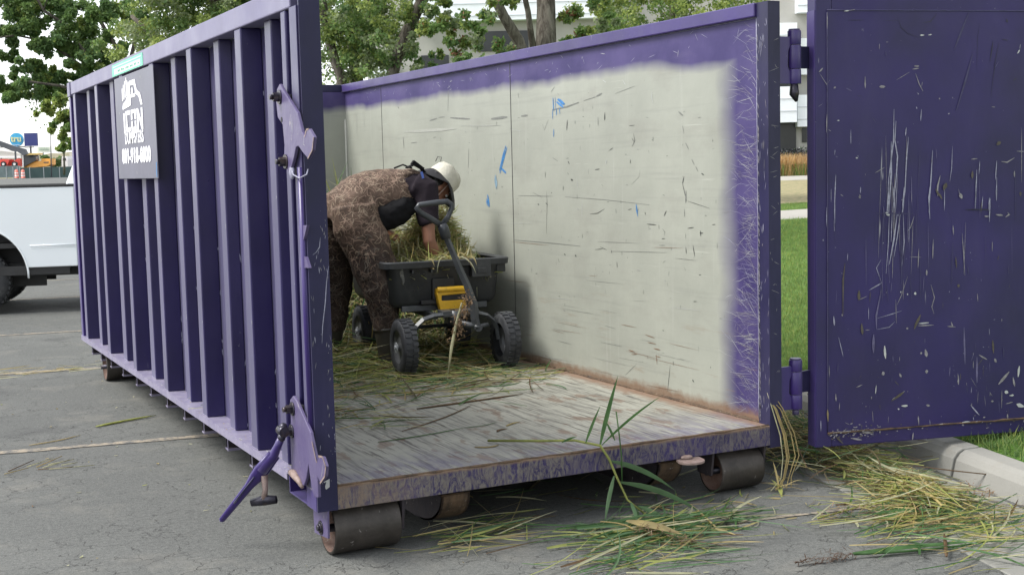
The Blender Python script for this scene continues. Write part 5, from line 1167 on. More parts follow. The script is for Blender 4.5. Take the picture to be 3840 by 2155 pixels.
def side_panel(P, y, th, name, mat, root, crease=True):
    mb = MB(); mb.prism([(x, y, z) for x, z in P], None, (0, th, 0)); return mb.build(name, mat, root, local=True, bevel=.012)
HW = .99
bed = tprofile(-1.25, 1.13, 1.53, .56, [-.06])
b1 = side_panel(bed, -HW, .06, 'bed_side', 'truck', tr); side_panel(bed, HW-.06, .06, 'bed_side', 'truck', tr)
mb = MB(); mb.box(-1.22, 1.12, -HW+.06, HW-.06, .80, .86); mb.box(1.08, 1.12, -HW+.06, HW-.06, .86, 1.50); mb.build('bed_floor', 'frame_blk', tr, local=True)
mb = MB(); mb.box(-1.26, -1.20, -HW+.02, HW-.02, .66, 1.52); tg = mb.build('tailgate', 'truck', tr, local=True, bevel=.01)
mb = MB(); mb.box(-1.22, 1.135, -HW-.008, -HW+.075, 1.531, 1.562); mb.build('bed_rail_cap', 'frame_blk', tr, local=True, bevel=.008)
mb = MB(); mb.box(-1.22, 1.135, HW-.075, HW+.008, 1.531, 1.562); mb.build('bed_rail_cap', 'frame_blk', tr, local=True, bevel=.008)
mb = MB(); mb.tube([(.59, -HW-.001, .825), (1.12, -HW-.001, .825)], (.010), 8); mb.tube([(.60, -HW-.002, .80), (1.12, -HW-.002, .80)], .004, 6); mb.build('body_crease', 'truck', b1, local=True)
mb = MB()   # wheel arch flare
for s in (-1, 1):
    mb = MB(); rs = []
    for i in range(25):
        q = math.pi*1.02-math.pi*1.04*i/24; c = Vector((-.06+.605*math.cos(q), s*(HW-.01), .47+.605*math.sin(q))); o = Vector((math.cos(q), 0, math.sin(q)))
        rs.append([c, c+o*.022, c+o*.018+Vector((0, s*.016, 0)), c+Vector((0, s*.02, 0))])
    mb.rings(rs, True, 0, True); mb.build('wheel_arch', 'truck', tr, local=True)
mb = MB(); mb.box(-.64, .64, -HW+.07, -.52, 1.10, 1.12); 
for s in (-1, 1): mb.box(-.66, .70, s*.50-.02, s*.50+.02, .3, 1.15)
for s in (-1, 1): mb.box(.62, .66, min(s*.5, s*.92), max(s*.5, s*.92), .52, 1.1)
mb.build('wheel_well', 'frame_blk', tr, local=True)
mb = MB(); mb.box(-1.2, 4.2, -.62, -.52, .43, .60); mb.box(-1.2, 4.2, .52, .62, .43, .60); mb.box(-1.2, 1.03, -.95, -.85, .47, .58); mb.build('frame_rail', 'frame_blk', tr, local=True)
# cab
def cab_ring(z, inset, x0, x1): return [(x0, -HW+inset, z), (x1, -HW+inset, z), (x1, HW-inset, z), (x0, HW-inset, z)]
cabP = tprofile(1.16, 4.35, 1.56, .54, [3.55], [(4.35, 1.02), (4.28, 1.22), (3.05, 1.38), (3.0, 1.45), (1.16, 1.56)])
mb = MB(); mb.prism([(x, -HW, z) for x, z in cabP], None, (0, 2*HW, 0)); cb = mb.build('cab_body', 'truck', tr, local=True, bevel=.02)
mb = MB(); mb.rings([[(1.035, -.97, 1.55), (3.02, -.96, 1.44), (3.02, .96, 1.44), (1.035, .97, 1.55)], [(1.21, -.84, 2.02), (2.42, -.80, 2.02), (2.42, .80, 2.02), (1.21, .84, 2.02)], [(1.30, -.70, 2.07), (2.30, -.70, 2.07), (2.30, .70, 2.07), (1.30, .70, 2.07)]], True, 0, False); mb.build('roof', 'truck', cb, local=True, bevel=.02)
mb = MB(); mb.prism([(1.40, -.945, 1.57), (2.72, -.945, 1.50), (2.33, -.825, 1.95), (1.46, -.825, 1.97)], None, (0, -.006, .0)); mb.prism([(1.40, .945, 1.57), (2.72, .945, 1.50), (2.33, .825, 1.95), (1.46, .825, 1.97)], None, (0, .006, 0)); mb.prism([(2.97, -.86, 1.48), (2.97, .86, 1.48), (2.47, .74, 1.98), (2.47, -.74, 1.98)], None, (.012, 0, .008)); mb.prism([(1.055, -.7, 1.62), (1.055, .7, 1.62), (1.175, .62, 1.95), (1.175, -.62, 1.95)], None, (-.012, 0, 0)); mb.build('window', 'glass', cb, local=True)
mb = MB(); mb.box(4.35, 4.47, -HW+.02, HW-.02, .50, .78); mb.box(-1.38, -1.26, -HW+.05, HW-.05, .52, .70); mb.build('bumper', 'rimgrey', tr, local=True, bevel=.02)
for s in (-1, 1):
    mb = MB(); mb.box(4.33, 4.37, s*.78-.16, s*.78+.16, .86, 1.05); mb.build('headlight', 'ltr_w', tr, local=True, bevel=.01)
    mb = MB(); mb.box(-1.268, -1.24, s*.93-.05, s*.93+.05, 1.0, 1.4); mb.build('tail_light', 'red', tr, local=True, bevel=.005)
    mb = MB(); mb.box(2.5, 2.62, s*1.13-.1, s*1.13+.1, 1.5, 1.75); mb.build('wing_mirror', 'frame_blk', tr, local=True, bevel=.02)
def wheel_mb(x, y, z, r, wd, s, lugs, nrows=2):
    """s: outward side sign along y"""
    t = MB(); o = (x, y-s*wd, z)
    t.lathe(o, (0, s, 0), [(0, r*.60), (0, r*.80), (wd*.06, r*.93), (wd*.18, r*.975), (wd*.82, r*.975), (wd*.94, r*.93), (wd, r*.80), (wd*.99, r*.60), (wd*.93, r*.56)], 40)
    for i in range(lugs):
        q = 2*math.pi*i/lugs
        T = Matrix.Translation((x, 0, z)) @ Matrix.Rotation(-q, 4, 'Y')
        ya = y-s*wd; dq = .5*math.pi/lugs
        for k in range(nrows):
            a = ya+s*wd*(.05+.9*k/nrows); b = ya+s*wd*(.05+.9*(k+.82)/nrows)
            T2 = T @ Matrix.Rotation(-dq*(k % 2)*2, 4, 'Y')
            t.box(r*.955, r*1.005, min(a, b), max(a, b), -r*math.pi/lugs*.62, r*math.pi/lugs*.62, T2)
    rm_ = MB(); rm_.lathe((x, y-s*wd*.10, z), (0, s, 0), [(-wd*.5, r*.56), (0, r*.60), (0.0, r*.56), (-wd*.16, r*.50), (-wd*.20, r*.22), (-wd*.05, r*.15), (-wd*.04, .01)], 32)
    return t, rm_
for wx in (-.08, 3.55):
    for s in (-1, 1):
        t, rm_ = wheel_mb(wx, s*.95, .412, .410, .27, s, 40)
        to = t.build('wheel', 'tyre', tr, local=True); rm_.build('rim', 'rimgrey', to, local=True)

# ================================================================== DUMP CART
CX, CY, CYAW = 1.80, 2.53, R(-5)
ct = empty('dump_cart', (CX, CY, ZF), CYAW, 'black poly garden dump cart with knobbly tyres and a yellow release bracket, heaped with reeds', 'garden cart')
MT['poly'] = flat('scuffed_black_poly', (.030, .032, .034), .5, .35, 7, dirt=(.085, .088, .085))
MT['poly_pale'] = flat('pale_grey_poly', (.17, .17, .155), .7, .5, 26)
MT['cart_steel'] = flat('grey_powder_coat', (.055, .060, .066), .38, .2, 14, dirt=(.11, .115, .12))
MT['cart_grip'] = flat('dark_moulded_grip', (.040, .044, .050), .35, .2, 14)
MT['yellow'] = flat('yellow_plastic', (.72, .42, .02), .42, .12, 14, dirt=(.42, .25, .03))
def rrect(hx, y0, y1, z, r=.07, n=5):
    P = []
    for cx, cy, a0 in ((hx-r, y0+r, -90), (hx-r, y1-r, 0), (-hx+r, y1-r, 90), (-hx+r, y0+r, 180)):
        for i in range(n+1):
            q = R(a0+90*i/n); P.append((cx+r*math.cos(q), cy+r*math.sin(q), z))
    return P
mb = MB(); z0 = .40
ro = [rrect(.345, .215, 1.12, .415, .06), rrect(.372, .185, 1.16, .45, .065), rrect(.395, .155, 1.22, .68, .06), rrect(.398, .150, 1.225, .69, .06)]
ri = [rrect(.385, .165, 1.21, .69, .06), rrect(.36, .205, 1.15, .47, .06), rrect(.335, .23, 1.11, .44, .06)]
mb.rings(ro+ri, True, 0, True); tub = mb.build('tub', 'poly', ct, local=True)
mb = MB(); mb.rings([rrect(.385, .165, 1.21, .690, .05), rrect(.425, .112, 1.265, .692, .05), rrect(.425, .112, 1.265, .680, .05), rrect(.436, .104, 1.272, .680, .05), rrect(.439, .10, 1.275, .716, .05), rrect(.430, .11, 1.265, .724, .05), rrect(.385, .165, 1.21, .716, .05)], False, 0, False); mb.build('rim', 'poly', tub, local=True)
mb = MB()
for x in (-.25, -.12, .10, .20): mb.prism([(x, .11, .665), (x+.012, .11, .665), (x+.012, .175, .665), (x, .175, .665)], None, (0, 0, -.02))
mb.build('rim_web', 'poly', tub, local=True); mb = MB(); mb.box(.36, .425, .16, .25, .62, .70); mb.build('rim_clip', 'poly', tub, local=True, bevel=.006); mb = MB(); mb.box(.16, .295, .092, .16, .60, .720); mb.box(.195, .26, .086, .0925, .625, .66); mb.build('rim_clip', 'poly', tub, local=True, bevel=.006)
mb = MB(); mb.box(-.10, .055, .150, .185, .46, .60); mb.box(-.18, .17, .16, .2, .43, .46); mb.build('latch_recess', 'frame_blk', tub, local=True, bevel=.006)
mb = MB()
for i in range(14):
    x = -.372+random.random()*.075; z = .64+random.random()*.05; L_ = random.uniform(.10, .19); pts = []
    for k in range(6):
        zz = z-L_*k/5; t_ = (zz-.47)/.21; hx = .355+.03*t_; y0_ = .19-.035*t_; r_ = .08; xx = max(x+.012*k/5*random.uniform(.5, 1.5), -hx+.004); yy_ = y0_
        if xx < -hx+r_: dx_ = (-hx+r_-xx)/r_; yy_ = y0_+r_*(1-math.sqrt(max(0, 1-dx_*dx_)))
        pts.append((xx, yy_-.0035, zz))
    mb.stroke(pts, random.uniform(.003, .008), (-.35, -1, 0), 0)
mb.build('pale_patch', 'poly_pale', tub, local=True)  # pale grey streaks down the front left corner of the tub
# steel frame and axle arches
mb = MB(); mb.box(-.30, .30, .20, .225, .385, .425); mb.box(-.30, .30, 1.0, 1.025, .385, .425); mb.box(-.14, -.11, .02, 1.1, .345, .385); mb.box(.11, .14, .02, 1.1, .345, .385); mb.box(-.09, .16, -.02, .10, .36, .40); mb.build('chassis', 'cart_steel', ct, local=True, bevel=.004)
mb = MB()
arc = [(-.30, 0, .19), (-.29, 0, .26), (-.265, 0, .315), (-.22, 0, .352), (-.15, 0, .372), (0, 0, .378), (.15, 0, .372), (.22, 0, .352), (.265, 0, .315), (.29, 0, .26), (.30, 0, .19)]
mb.tube(arc, [(.016, .024)]*len(arc), 4, up=(0, 0, 1), smooth=False); mb.cyl((0, 0, .31), (0, 0, .40), .035, 16); mb.build('front_axle', 'cart_steel', ct, local=True)
mb = MB(); mb.cyl((-.30, .95, .185), (.30, .95, .185), .014, 12); mb.box(-.30, -.27, .93, .97, .185, .40); mb.box(.27, .30, .93, .97, .185, .40); mb.build('rear_axle', 'cart_steel', ct, local=True)
def cart_wheel(x, y, s):
    # axle along x : build along y then turn
    t, rm_ = wheel_mb(0, 0, 0, .184, .098, s, 30, 2)
    T = Matrix.Translation((x, y, .185)) @ Matrix.Rotation(R(-90), 4, 'Z')
    for q in (t, rm_): q.v = [tuple(T @ Vector(v)) for v in q.v]
    w_ = t.build('wheel', 'tyre_dusty', ct, local=True); rm_.build('rim', 'rimgrey', w_, local=True)
    mb = MB(); mb.cyl((x-.0*s, y, .185), (x+.004*s, y, .185), .035, 20); mb.cyl((x-.03*s, y, .185), (x+.014*s, y, .185), .014, 6); mb.build('hub', 'post_grey', w_, local=True)
cart_wheel(-.405, .0, -1); cart_wheel(.400, .0, 1); cart_wheel(-.405, .95, -1); cart_wheel(.400, .95, 1)
# yellow release bracket
mb = MB(); mb.prism([(-.085, .10, .535), (.115, .10, .535), (.115, .10, .495), (-.055, .10, .490), (-.055, .10, .455), (.115, .10, .455), (.115, .10, .385), (-.06, .10, .375), (-.088, .10, .50)], None, (0, .06, 0)); mb.tube([(-.085, .10, .53), (.115, .10, .53)], .018, 10); yb = mb.build('release_bracket', 'yellow', ct, local=True, bevel=.006)
mb = MB(); mb.box(-.052, .112, .112, .15, .452, .498); mb.cyl((-.035, .112, .478), (-.035, .106, .478), .006, 8); mb.build('slot', 'frame_blk', yb, local=True)
# pull handle
A = Vector((.120, -.075, .30)); B = Vector((.010, -.085, .67)); Cc = Vector((-.085, -.10, .895)); Dd = Vector((-.098, -.10, .94))
mb = MB(); mb.tube([A, A.lerp(B, .12), Vector((.100, -.085, .44)), Vector((.050, -.088, .58)), B, B.lerp(Cc, .5), Cc], [(.028, .020), (.030, .022), (.029, .021), (.026, .02), (.025, .019), (.023, .018), (.022, .018)], 4, up=(1, 0, .3), smooth=False); hd_ = mb.build('pull_handle', 'cart_steel', ct, local=True, bevel=.004)
mb = MB(); mb.tube([Cc+Vector((.004, 0, -.02)), Dd, Dd+Vector((-.01, 0, .03))], [(.033, .026), (.036, .028), (.028, .022)], 10, up=(1, 0, .2))
G = [Dd+Vector((-.012, 0, .02)), Vector((-0.190, -.105, 1.010)), Vector((-0.250, -.105, 1.045)), Vector((-0.275, -.105, 1.077)), Vector((-0.260, -.105, 1.095)), Vector((-0.135, -.105, 1.107)), Vector((-0.070, -.105, 1.111)), Vector((-0.043, -.105, 1.093)), Vector((-0.040, -.105, 1.067)), Vector((-0.065, -.105, 1.015)), Dd+Vector((-.008, 0, .02))]
mb.tube(G, [(.016, .019), (.016, .019), (.017, .018), (.017, .017), (.015, .017), (.014, .019), (.014, .018), (.014, .017), (.014, .017), (.013, .017), (.014, .019)], 10, up=(0, 1, 0)); mb.build('grip', 'cart_grip', hd_, local=True)
mb = MB(); mb.cyl((.10, -.085, .29), (.20, -.07, .30), .014, 10); mb.cyl((.125, -.09, .285), (.135, -.07, .285), .026, 10); mb.tube([(0, 0, .33), (.08, -.05, .30), (.125, -.075, .31)], .022, 8); mb.build('handle_pivot', 'cart_steel', hd_, local=True)

# ================================================================== PERSON
MT['skin'] = flat('tanned_skin', (.25, .12, .075), .5, .12, 22, spec=.4, bump=.1)
def camo(name, hi):
    m = NT(name); x, y, z = m.xyz()
    base = m.mix(m.ramp(m.noise(7, 4), .35, .65), (.022, .016, .014), (.060, .042, .035))
    up = m.mix(m.ramp(m.noise(10, 4), .35, .65), (.065, .044, .033), (.125, .084, .062))
    h = m.ramp(m.math('ADD', z, m.math('MULTIPLY', m.math('SUBTRACT', m.noise(4, 3), .5), .25)), .74, .94)
    m.bump(m.noise(5, 4), .35, .02)
    return m.fin(m.mix(h, base, up), .8, 0, .25)
MT['camo'] = camo('reed_camouflage_cloth', 1)
MT['shirt'] = flat('charcoal_knit_shirt', (.022, .017, .022), .9, .2, 9, spec=.15, bump=.3)
MT['vest'] = flat('black_nylon', (.009, .009, .010), .85, .3, 9, spec=.15)
MT['boot'] = flat('dark_brown_rubber_boot', (.040, .036, .028), .5, .25, 8)
MT['hat'] = flat('cream_canvas_hat', (.50, .48, .40), .8, .10, 26, bump=.4, dirt=(.42, .40, .32))
MT['hatin'] = flat('black_hat_lining', (.012, .011, .013), .7, .2, 9)
MT['hair'] = flat('dark_curly_hair', (.012, .010, .010), .45, .4, 40)
MT['glove'] = flat('black_work_glove', (.015, .016, .015), .7, .3, 20)
MT['tagblue'] = flat('blue_cloth_tag', (.05, .10, .34), .6, .1)
MT['strap'] = flat('tan_chin_cord', (.45, .34, .28), .6, .1)
MT['eye'] = flat('eye_white', (.7, .68, .65), .3, .05); MT['lip'] = flat('lip', (.30, .10, .08), .5, .1)
ps = empty('person', (1.42, 3.05, ZF), 0, 'person in camouflage waders, black shirt and cream hat bending over the cart of reeds', 'person')
OFF = Vector(ps.location)
def V(*a): return Vector(a)
def fused(name, mb, mat, voxel, smooth=6, parent=None, inflate=0, tex=None):
    o = mb.build(name, mat, parent or ps)
    md = o.modifiers.new('remesh', 'REMESH'); md.mode = 'VOXEL'; md.voxel_size = voxel; md.use_smooth_shade = True
    sm = o.modifiers.new('smooth', 'SMOOTH'); sm.factor = .5; sm.iterations = smooth
    if tex:
        t = bpy.data.textures.new(name+'_folds', 'CLOUDS'); t.noise_scale = tex[0]; t.noise_depth = 2
        d = o.modifiers.new('folds', 'DISPLACE'); d.texture = t; d.strength = tex[1]; d.mid_level = .5
        s2 = o.modifiers.new('smooth2', 'SMOOTH'); s2.iterations = 3
    dg = bpy.context.evaluated_depsgraph_get(); me = bpy.data.meshes.new_from_object(o.evaluated_get(dg))
    o.modifiers.clear(); o.data = me; me.name = name
    for p in me.polygons: p.use_smooth = True
    return o
# key points
HIPN, HIPF = V(1.31, 2.98, 1.30), V(1.30, 3.30, 1.30)
KN, KF = V(1.445, 2.92, .86), V(1.30, 3.42, .84)
AN, AF = V(1.475, 2.93, .42), V(1.285, 3.50, .42)
SHN, SHF = V(1.80, 2.96, 1.50), V(1.80, 3.36, 1.48)
EN, EF = V(1.792, 2.905, 1.155), V(1.645, 3.42, 1.215)
WN, WF = V(1.872, 2.915, .975), V(1.83, 3.34, 1.085)
HC = V(1.965, 3.13, 1.515)          # head centre
AXH = V(.78, .0, .62); FXH = V(.62, 0, -.78); SXH = V(0, 1, 0)
def hp_(f, s, a): return HC+FXH*f+SXH*s+AXH*a
b = MB()
b.tube([V(1.25, 3.14, 1.33), V(1.36, 3.15, 1.43), V(1.52, 3.15, 1.50), V(1.68, 3.15, 1.52), V(1.80, 3.15, 1.52), V(1.86, 3.15, 1.51)], [(.13, .15), (.15, .17), (.13, .165), (.125, .18), (.10, .17), (.06, .09)], 18, up=(0, 0, 1))
b.tube([V(1.82, 3.15, 1.52), V(1.90, 3.14, 1.515), HC], [(.062, .066), (.056, .058), (.055, .055)], 14, up=(0, 0, 1))
# head
HT = Matrix(((FXH.x, SXH.x, AXH.x), (FXH.y, SXH.y, AXH.y), (FXH.z, SXH.z, AXH.z)))
b.ball(hp_(-.008, 0, .02), (.098, .076, .092), 20, 14, HT); b.ball(hp_(.028, 0, -.045), (.066, .058, .072), 16, 12, HT); b.ball(hp_(.052, 0, -.100), (.034, .036, .026), 12, 9, HT)
b.tube([hp_(.086, 0, .0), hp_(.104, 0, -.030), hp_(.092, 0, -.048)], [.010, .015, .014], 10)
for s in (-1, 1):
    b.ball(hp_(-.005, s*.077, -.02), (.019, .008, .028), 12, 8, HT)
    b.ball(hp_(.080, s*.03, .012), (.014, .026, .008), 10, 7, HT)
# arms, hands
def arm(S, E, Wp, hd):
    b.tube([S+V(0, 0, .02), S.lerp(E, .35), S.lerp(E, .8), E, E.lerp(Wp, .3), E.lerp(Wp, .75), Wp], [.062, .054, .045, .045, .043, .032, .027], 16)
    d = (hd-Wp).normalized(); sd = d.cross(V(0, 1, 0)).normalized(); up_ = d.cross(sd)
    b.tube([Wp, Wp+d*.03, Wp+d*.085], [(.026, .020), (.040, .018), (.042, .016)], 12, up=tuple(up_))
    for i, L_ in enumerate((.070, .080, .074, .058)):
        o = Wp+d*.08+up_*(-.030+.020*i); k1 = o+d*L_*.45+sd*.006; k2 = k1+(d*.6+sd*.8).normalized()*L_*.32; k3 = k2+(d*.1+sd).normalized()*L_*.28
        b.tube([o, k1, k2, k3], [.0095, .009, .0082, .007], 8)
    o = Wp+d*.03+up_*(-.034); b.tube([o, o+(d*.6-up_*.7+sd*.3).normalized()*.035, o+(d*.9-up_*.5+sd*.6).normalized()*.062], [.013, .0105, .009], 8)
arm(SHN, EN, WN, WN+V(.03, .0, -.10)); arm(SHF, EF, WF, WF+V(.08, -.03, -.06))
for H_, K, A in ((HIPN, KN, AN), (HIPF, KF, AF)):
    b.tube([H_, H_.lerp(K, .4), K, K.lerp(A, .35), A, A+V(0, 0, -.06)], [.095, .082, .060, .060, .042, .04], 16)
    b.tube([A+V(-.03, 0, -.065), A+V(.07, 0, -.072), A+V(.16, 0, -.08)], [(.035, .035), (.030, .04), (.018, .032)], 12, up=(0, 0, 1))
body = fused('body', b, 'skin', .0065, 3)
# face details
mb = MB()
for s in (-1, 1): mb.ball(hp_(.081, s*.030, .000), (.012, .013, .010), 10, 7, HT)
mb.build('eyes', 'eye', body)
mb = MB()
for s in (-1, 1): mb.ball(hp_(.091, s*.030, .0), (.004, .006, .006), 8, 6, HT); mb.tube([hp_(.088, s*.014, .022), hp_(.090, s*.03, .026), hp_(.080, s*.046, .02)], .004, 6)
mb.build('pupils_and_brows', 'hair', body)
mb = MB(); mb.tube([hp_(.078, -.022, -.072), hp_(.088, 0, -.070), hp_(.078, .022, -.072)], [.003, .006, .003], 8); mb.build('lips', 'lip', body)
mb = MB(); mb.tube([hp_(.02, -.072, .045), hp_(.022, -.075, -.005), hp_(.03, -.066, -.07), hp_(.045, -.03, -.118), hp_(.05, 0, -.125), hp_(.045, .03, -.118), hp_(.03, .066, -.07), hp_(.02, .072, .045)], .0035, 6); mb.build('chin_cord', 'strap', ps)
# hair
hb = MB(); hb.ball(hp_(-.035, 0, .0), (.088, .082, .090), 18, 12, HT); 
for i in range(46):
    a = random.uniform(-1.3, 1.3); p = hp_(-.085-.025*random.random(), .078*math.sin(a), -.055+.085*random.random()); hb.ball(p, random.uniform(.012, .022), 8, 6)
fused('hair', hb, 'hair', .007, 1, tex=(.02, .012))
# shirt
s_ = MB()
s_.tube([V(1.55, 3.15, 1.49), V(1.68, 3.15, 1.505), V(1.80, 3.15, 1.51), V(1.865, 3.15, 1.52)], [(.135, .185), (.140, .198), (.118, .185), (.068, .082)], 18, up=(0, 0, 1))
s_.tube([SHN+V(-.05, .04, .02), SHN, SHN.lerp(EN, .28), SHN.lerp(EN, .56), SHN.lerp(EN, .66)+V(.012, 0, 0)], [(.105, .095), (.098, .085), (.088, .072), (.076, .066), (.074, .066)], 16)
s_.tube([SHF+V(-.05, -.04, 0), SHF, SHF.lerp(EF, .3), SHF.lerp(EF, .6)], [(.09, .09), (.085, .085), (.075, .07), (.066, .064)], 16)
fused('shirt', s_, 'shirt', .010, 5, tex=(.10, .022))
# waders: bib, seat and legs
w_ = MB()
w_.tube([V(1.22, 3.13, 1.27), V(1.28, 3.14, 1.36), V(1.38, 3.14, 1.42), V(1.50, 3.14, 1.445), V(1.60, 3.14, 1.465), V(1.68, 3.14, 1.49), V(1.745, 3.14, 1.51)], [(.115, .17), (.175, .195), (.185, .20), (.192, .198), (.182, .195), (.16, .19), (.12, .16)], 22, up=(0, 0, 1))
w_.tube([V(1.66, 3.14, 1.60), V(1.76, 3.14, 1.615), V(1.84, 3.14, 1.59)], [(.035, .15), (.03, .13), (.02, .10)], 14, up=(0, 0, 1))
w_.tube([V(1.56, 3.14, 1.36), V(1.66, 3.14, 1.37), V(1.725, 3.14, 1.355)], [(.07, .17), (.05, .17), (.02, .15)], 14, up=(0, 0, 1))
w_.tube([V(1.30, 3.0, 1.40), HIPN+V(0, 0, -.02), HIPN.lerp(KN, .4)+V(.01, 0, 0), HIPN.lerp(KN, .8), KN, KN.lerp(AN, .35), KN.lerp(AN, .68)], [.15, .16, .155, .142, .130, .102, .084], 18)
w_.tube([V(1.30, 3.26, 1.38), HIPF+V(0, 0, -.02), HIPF.lerp(KF, .4), HIPF.lerp(KF, .85), KF, KF.lerp(AF, .4), KF.lerp(AF, .72)], [.15, .15, .14, .118, .112, .098, .082], 18)
wd_ = fused('waders', w_, 'camo', .011, 4, tex=(.16, .034))
from mathutils.bvhtree import BVHTree
def swirl(o, n, mats, seed):
    me = o.data; bvh = BVHTree.FromPolygons([v.co.copy() for v in me.vertices], [tuple(p.vertices) for p in me.polygons]); rr = random.Random(seed)
    polys = [p for p in me.polygons]; mb = MB(); mb.v = [tuple(v.co) for v in me.vertices]; mb.f = [tuple(p.vertices) for p in polys]; mb.mi = [0]*len(polys); mb.sm = [True]*len(polys)
    off = root_loc(o)
    for _ in range(n):
        p = rr.choice(polys); q = Vector(p.center); nn = Vector(p.normal); hi = (q.z+off.z) > 1.12+rr.uniform(-.12, .12)
        t = nn.cross(Vector((rr.gauss(0, 1), rr.gauss(0, 1), rr.gauss(0, 1)))).normalized(); L_ = rr.uniform(.02, .085); w0 = rr.uniform(.0014, .0042)*(1 if hi else .85); k = 6; cv = rr.gauss(0, .35)
        a_, b_ = [], []
        for i in range(k+1):
            loc, nm, _i, _d = bvh.find_nearest(q)
            if loc is None: break
            if nm.dot(nn) < 0: nm = -nm
            nn = nm; t = (t-nm*t.dot(nm)).normalized(); sd = t.cross(nm); ww = w0*(math.sin(math.pi*min(1, (i+.4)/(k+.8)))**.6)
            a_.append(loc+nm*.0022+sd*ww); b_.append(loc+nm*.0022-sd*ww)
            q = loc+t*(L_/k); t = (t+sd*cv).normalized()
        if len(a_) < 3: continue
        c_ = (rr.choice([1, 1, 2, 3]) if hi else rr.choice([3, 4, 4, 4, 5]))
        m_ = len(a_); mb.add(a_+b_, [(i, i+1, m_+i+1, m_+i) for i in range(m_-1)], c_, True)
    me2 = bpy.data.meshes.new(o.name); me2.from_pydata(mb.v, [], mb.f)
    for k in mats: me2.materials.append(MT[k])
    me2.polygons.foreach_set('material_index', mb.mi); me2.polygons.foreach_set('use_smooth', mb.sm); me2.update(); o.data = me2
MT['cam1'] = flat('pinkish_tan_print', (.20, .135, .098), .8, .25, 20); MT['cam2'] = flat('pale_sand_print', (.25, .19, .135), .8, .2, 20)
MT['cam3'] = flat('rust_brown_print', (.115, .075, .052), .8, .3, 20); MT['cam4'] = flat('dull_brown_print', (.070, .050, .038), .8, .35, 20); MT['cam5'] = flat('grey_reed_print', (.11, .095, .075), .8, .3, 20)
swirl(wd_, 5200, ['camo', 'cam1', 'cam2', 'cam3', 'cam4', 'cam5'], 4)
mb = MB(); mb.tube([V(1.36, 3.0, 1.34), V(1.44, 2.975, 1.33), V(1.54, 2.965, 1.335), V(1.64, 2.97, 1.375), V(1.74, 2.985, 1.415)], [(.04, .05), (.085, .06), (.10, .075), (.085, .065), (.045, .03)], 14, up=(0, 0, 1)); fused('bib_and_shadow', mb, 'vest', .009, 2, parent=wd_, tex=(.07, .035))  # one black form paints both the dark bib and the shadow under the torso
mb = MB(); mb.tube([V(1.70, 3.03, 1.65), V(1.76, 3.05, 1.672), V(1.82, 3.07, 1.645), V(1.86, 3.08, 1.60)], [(.006, .022), (.008, .024), (.008, .022), (.006, .018)], 8, up=(0, 0, 1)); mb.tube([V(1.70, 3.26, 1.65), V(1.76, 3.25, 1.672), V(1.82, 3.23, 1.645)], [(.006, .022)]*3, 8, up=(0, 0, 1)); mb.prism([V(1.735, 3.03, 1.675), V(1.755, 3.03, 1.70), V(1.765, 3.03, 1.693), V(1.83, 3.03, 1.645), V(1.82, 3.03, 1.635)], None, (0, .03, 0)); mb.build('shoulder_strap', 'vest', wd_)
mb = MB(); mb.prism([V(1.75, 2.922, 1.618), V(1.765, 2.92, 1.622), V(1.773, 2.913, 1.578), V(1.758, 2.913, 1.575)], None, (0, -.004, 0)); mb.build('cloth_tag', 'tagblue', wd_)
# boots
for K, A, gname in ((KN, AN, 'boot'), (KF, AF, 'boot')):
    t_ = MB(); t_.tube([K.lerp(A, .60), K.lerp(A, .72), A, A+V(.0, 0, -.055)], [.076, .074, .062, .060], 18); t_.tube([A+V(-.055, 0, -.055), A+V(.02, 0, -.052), A+V(.10, 0, -.062), A+V(.185, 0, -.073)], [(.045, .046), (.045, .052), (.036, .055), (.022, .042)], 14, up=(0, 0, 1))
    bo = fused(gname, t_, 'boot', .007, 3)
    mb = MB(); mb.lathe(K.lerp(A, .60), (A-K), [(0, .079), (.0, .083), (.018, .084), (.02, .078)], 20); mb.build('boot_cuff', 'boot', bo)
    mb = MB(); mb.rings([[A+V(-.062+.0+(.13+.0)*(1-math.cos(q))*.98, .055*math.sin(q)*(1.0 if math.cos(q) > -.3 else 1), -.1) for q in [2*math.pi*i/20 for i in range(20)]], [A+V(-.062+(.13)*(1-math.cos(q))*.98, .055*math.sin(q), -.080) for q in [2*math.pi*i/20 for i in range(20)]]], True); mb.build('boot_sole', 'black', bo)
# gloves
for Wp, hd in ((WN, V(.03, .0, -.10)), (WF, V(.08, -.03, -.06))):
    g_ = MB(); d = hd.normalized(); sd = d.cross(V(0, 1, 0)).normalized(); up_ = d.cross(sd); o0 = Wp+d*.01
    g_.tube([o0, Wp+d*.035, Wp+d*.088], [(.034, .029), (.047, .025), (.048, .023)], 12, up=tuple(up_))
    for i, L_ in enumerate((.074, .084, .078, .062)):
        o = Wp+d*.08+up_*(-.031+.021*i); k1 = o+d*L_*.45+sd*.006; k2 = k1+(d*.6+sd*.8).normalized()*L_*.32; k3 = k2+(d*.1+sd).normalized()*L_*.30
        g_.tube([o, k1, k2, k3], [.0125, .012, .0112, .0105], 8)
    o = Wp+d*.03+up_*(-.036); g_.tube([o, o+(d*.6-up_*.7+sd*.3).normalized()*.037, o+(d*.9-up_*.5+sd*.6).normalized()*.068], [.017, .0140, .012], 8)
    fused('glove', g_, 'glove', .005, 2)
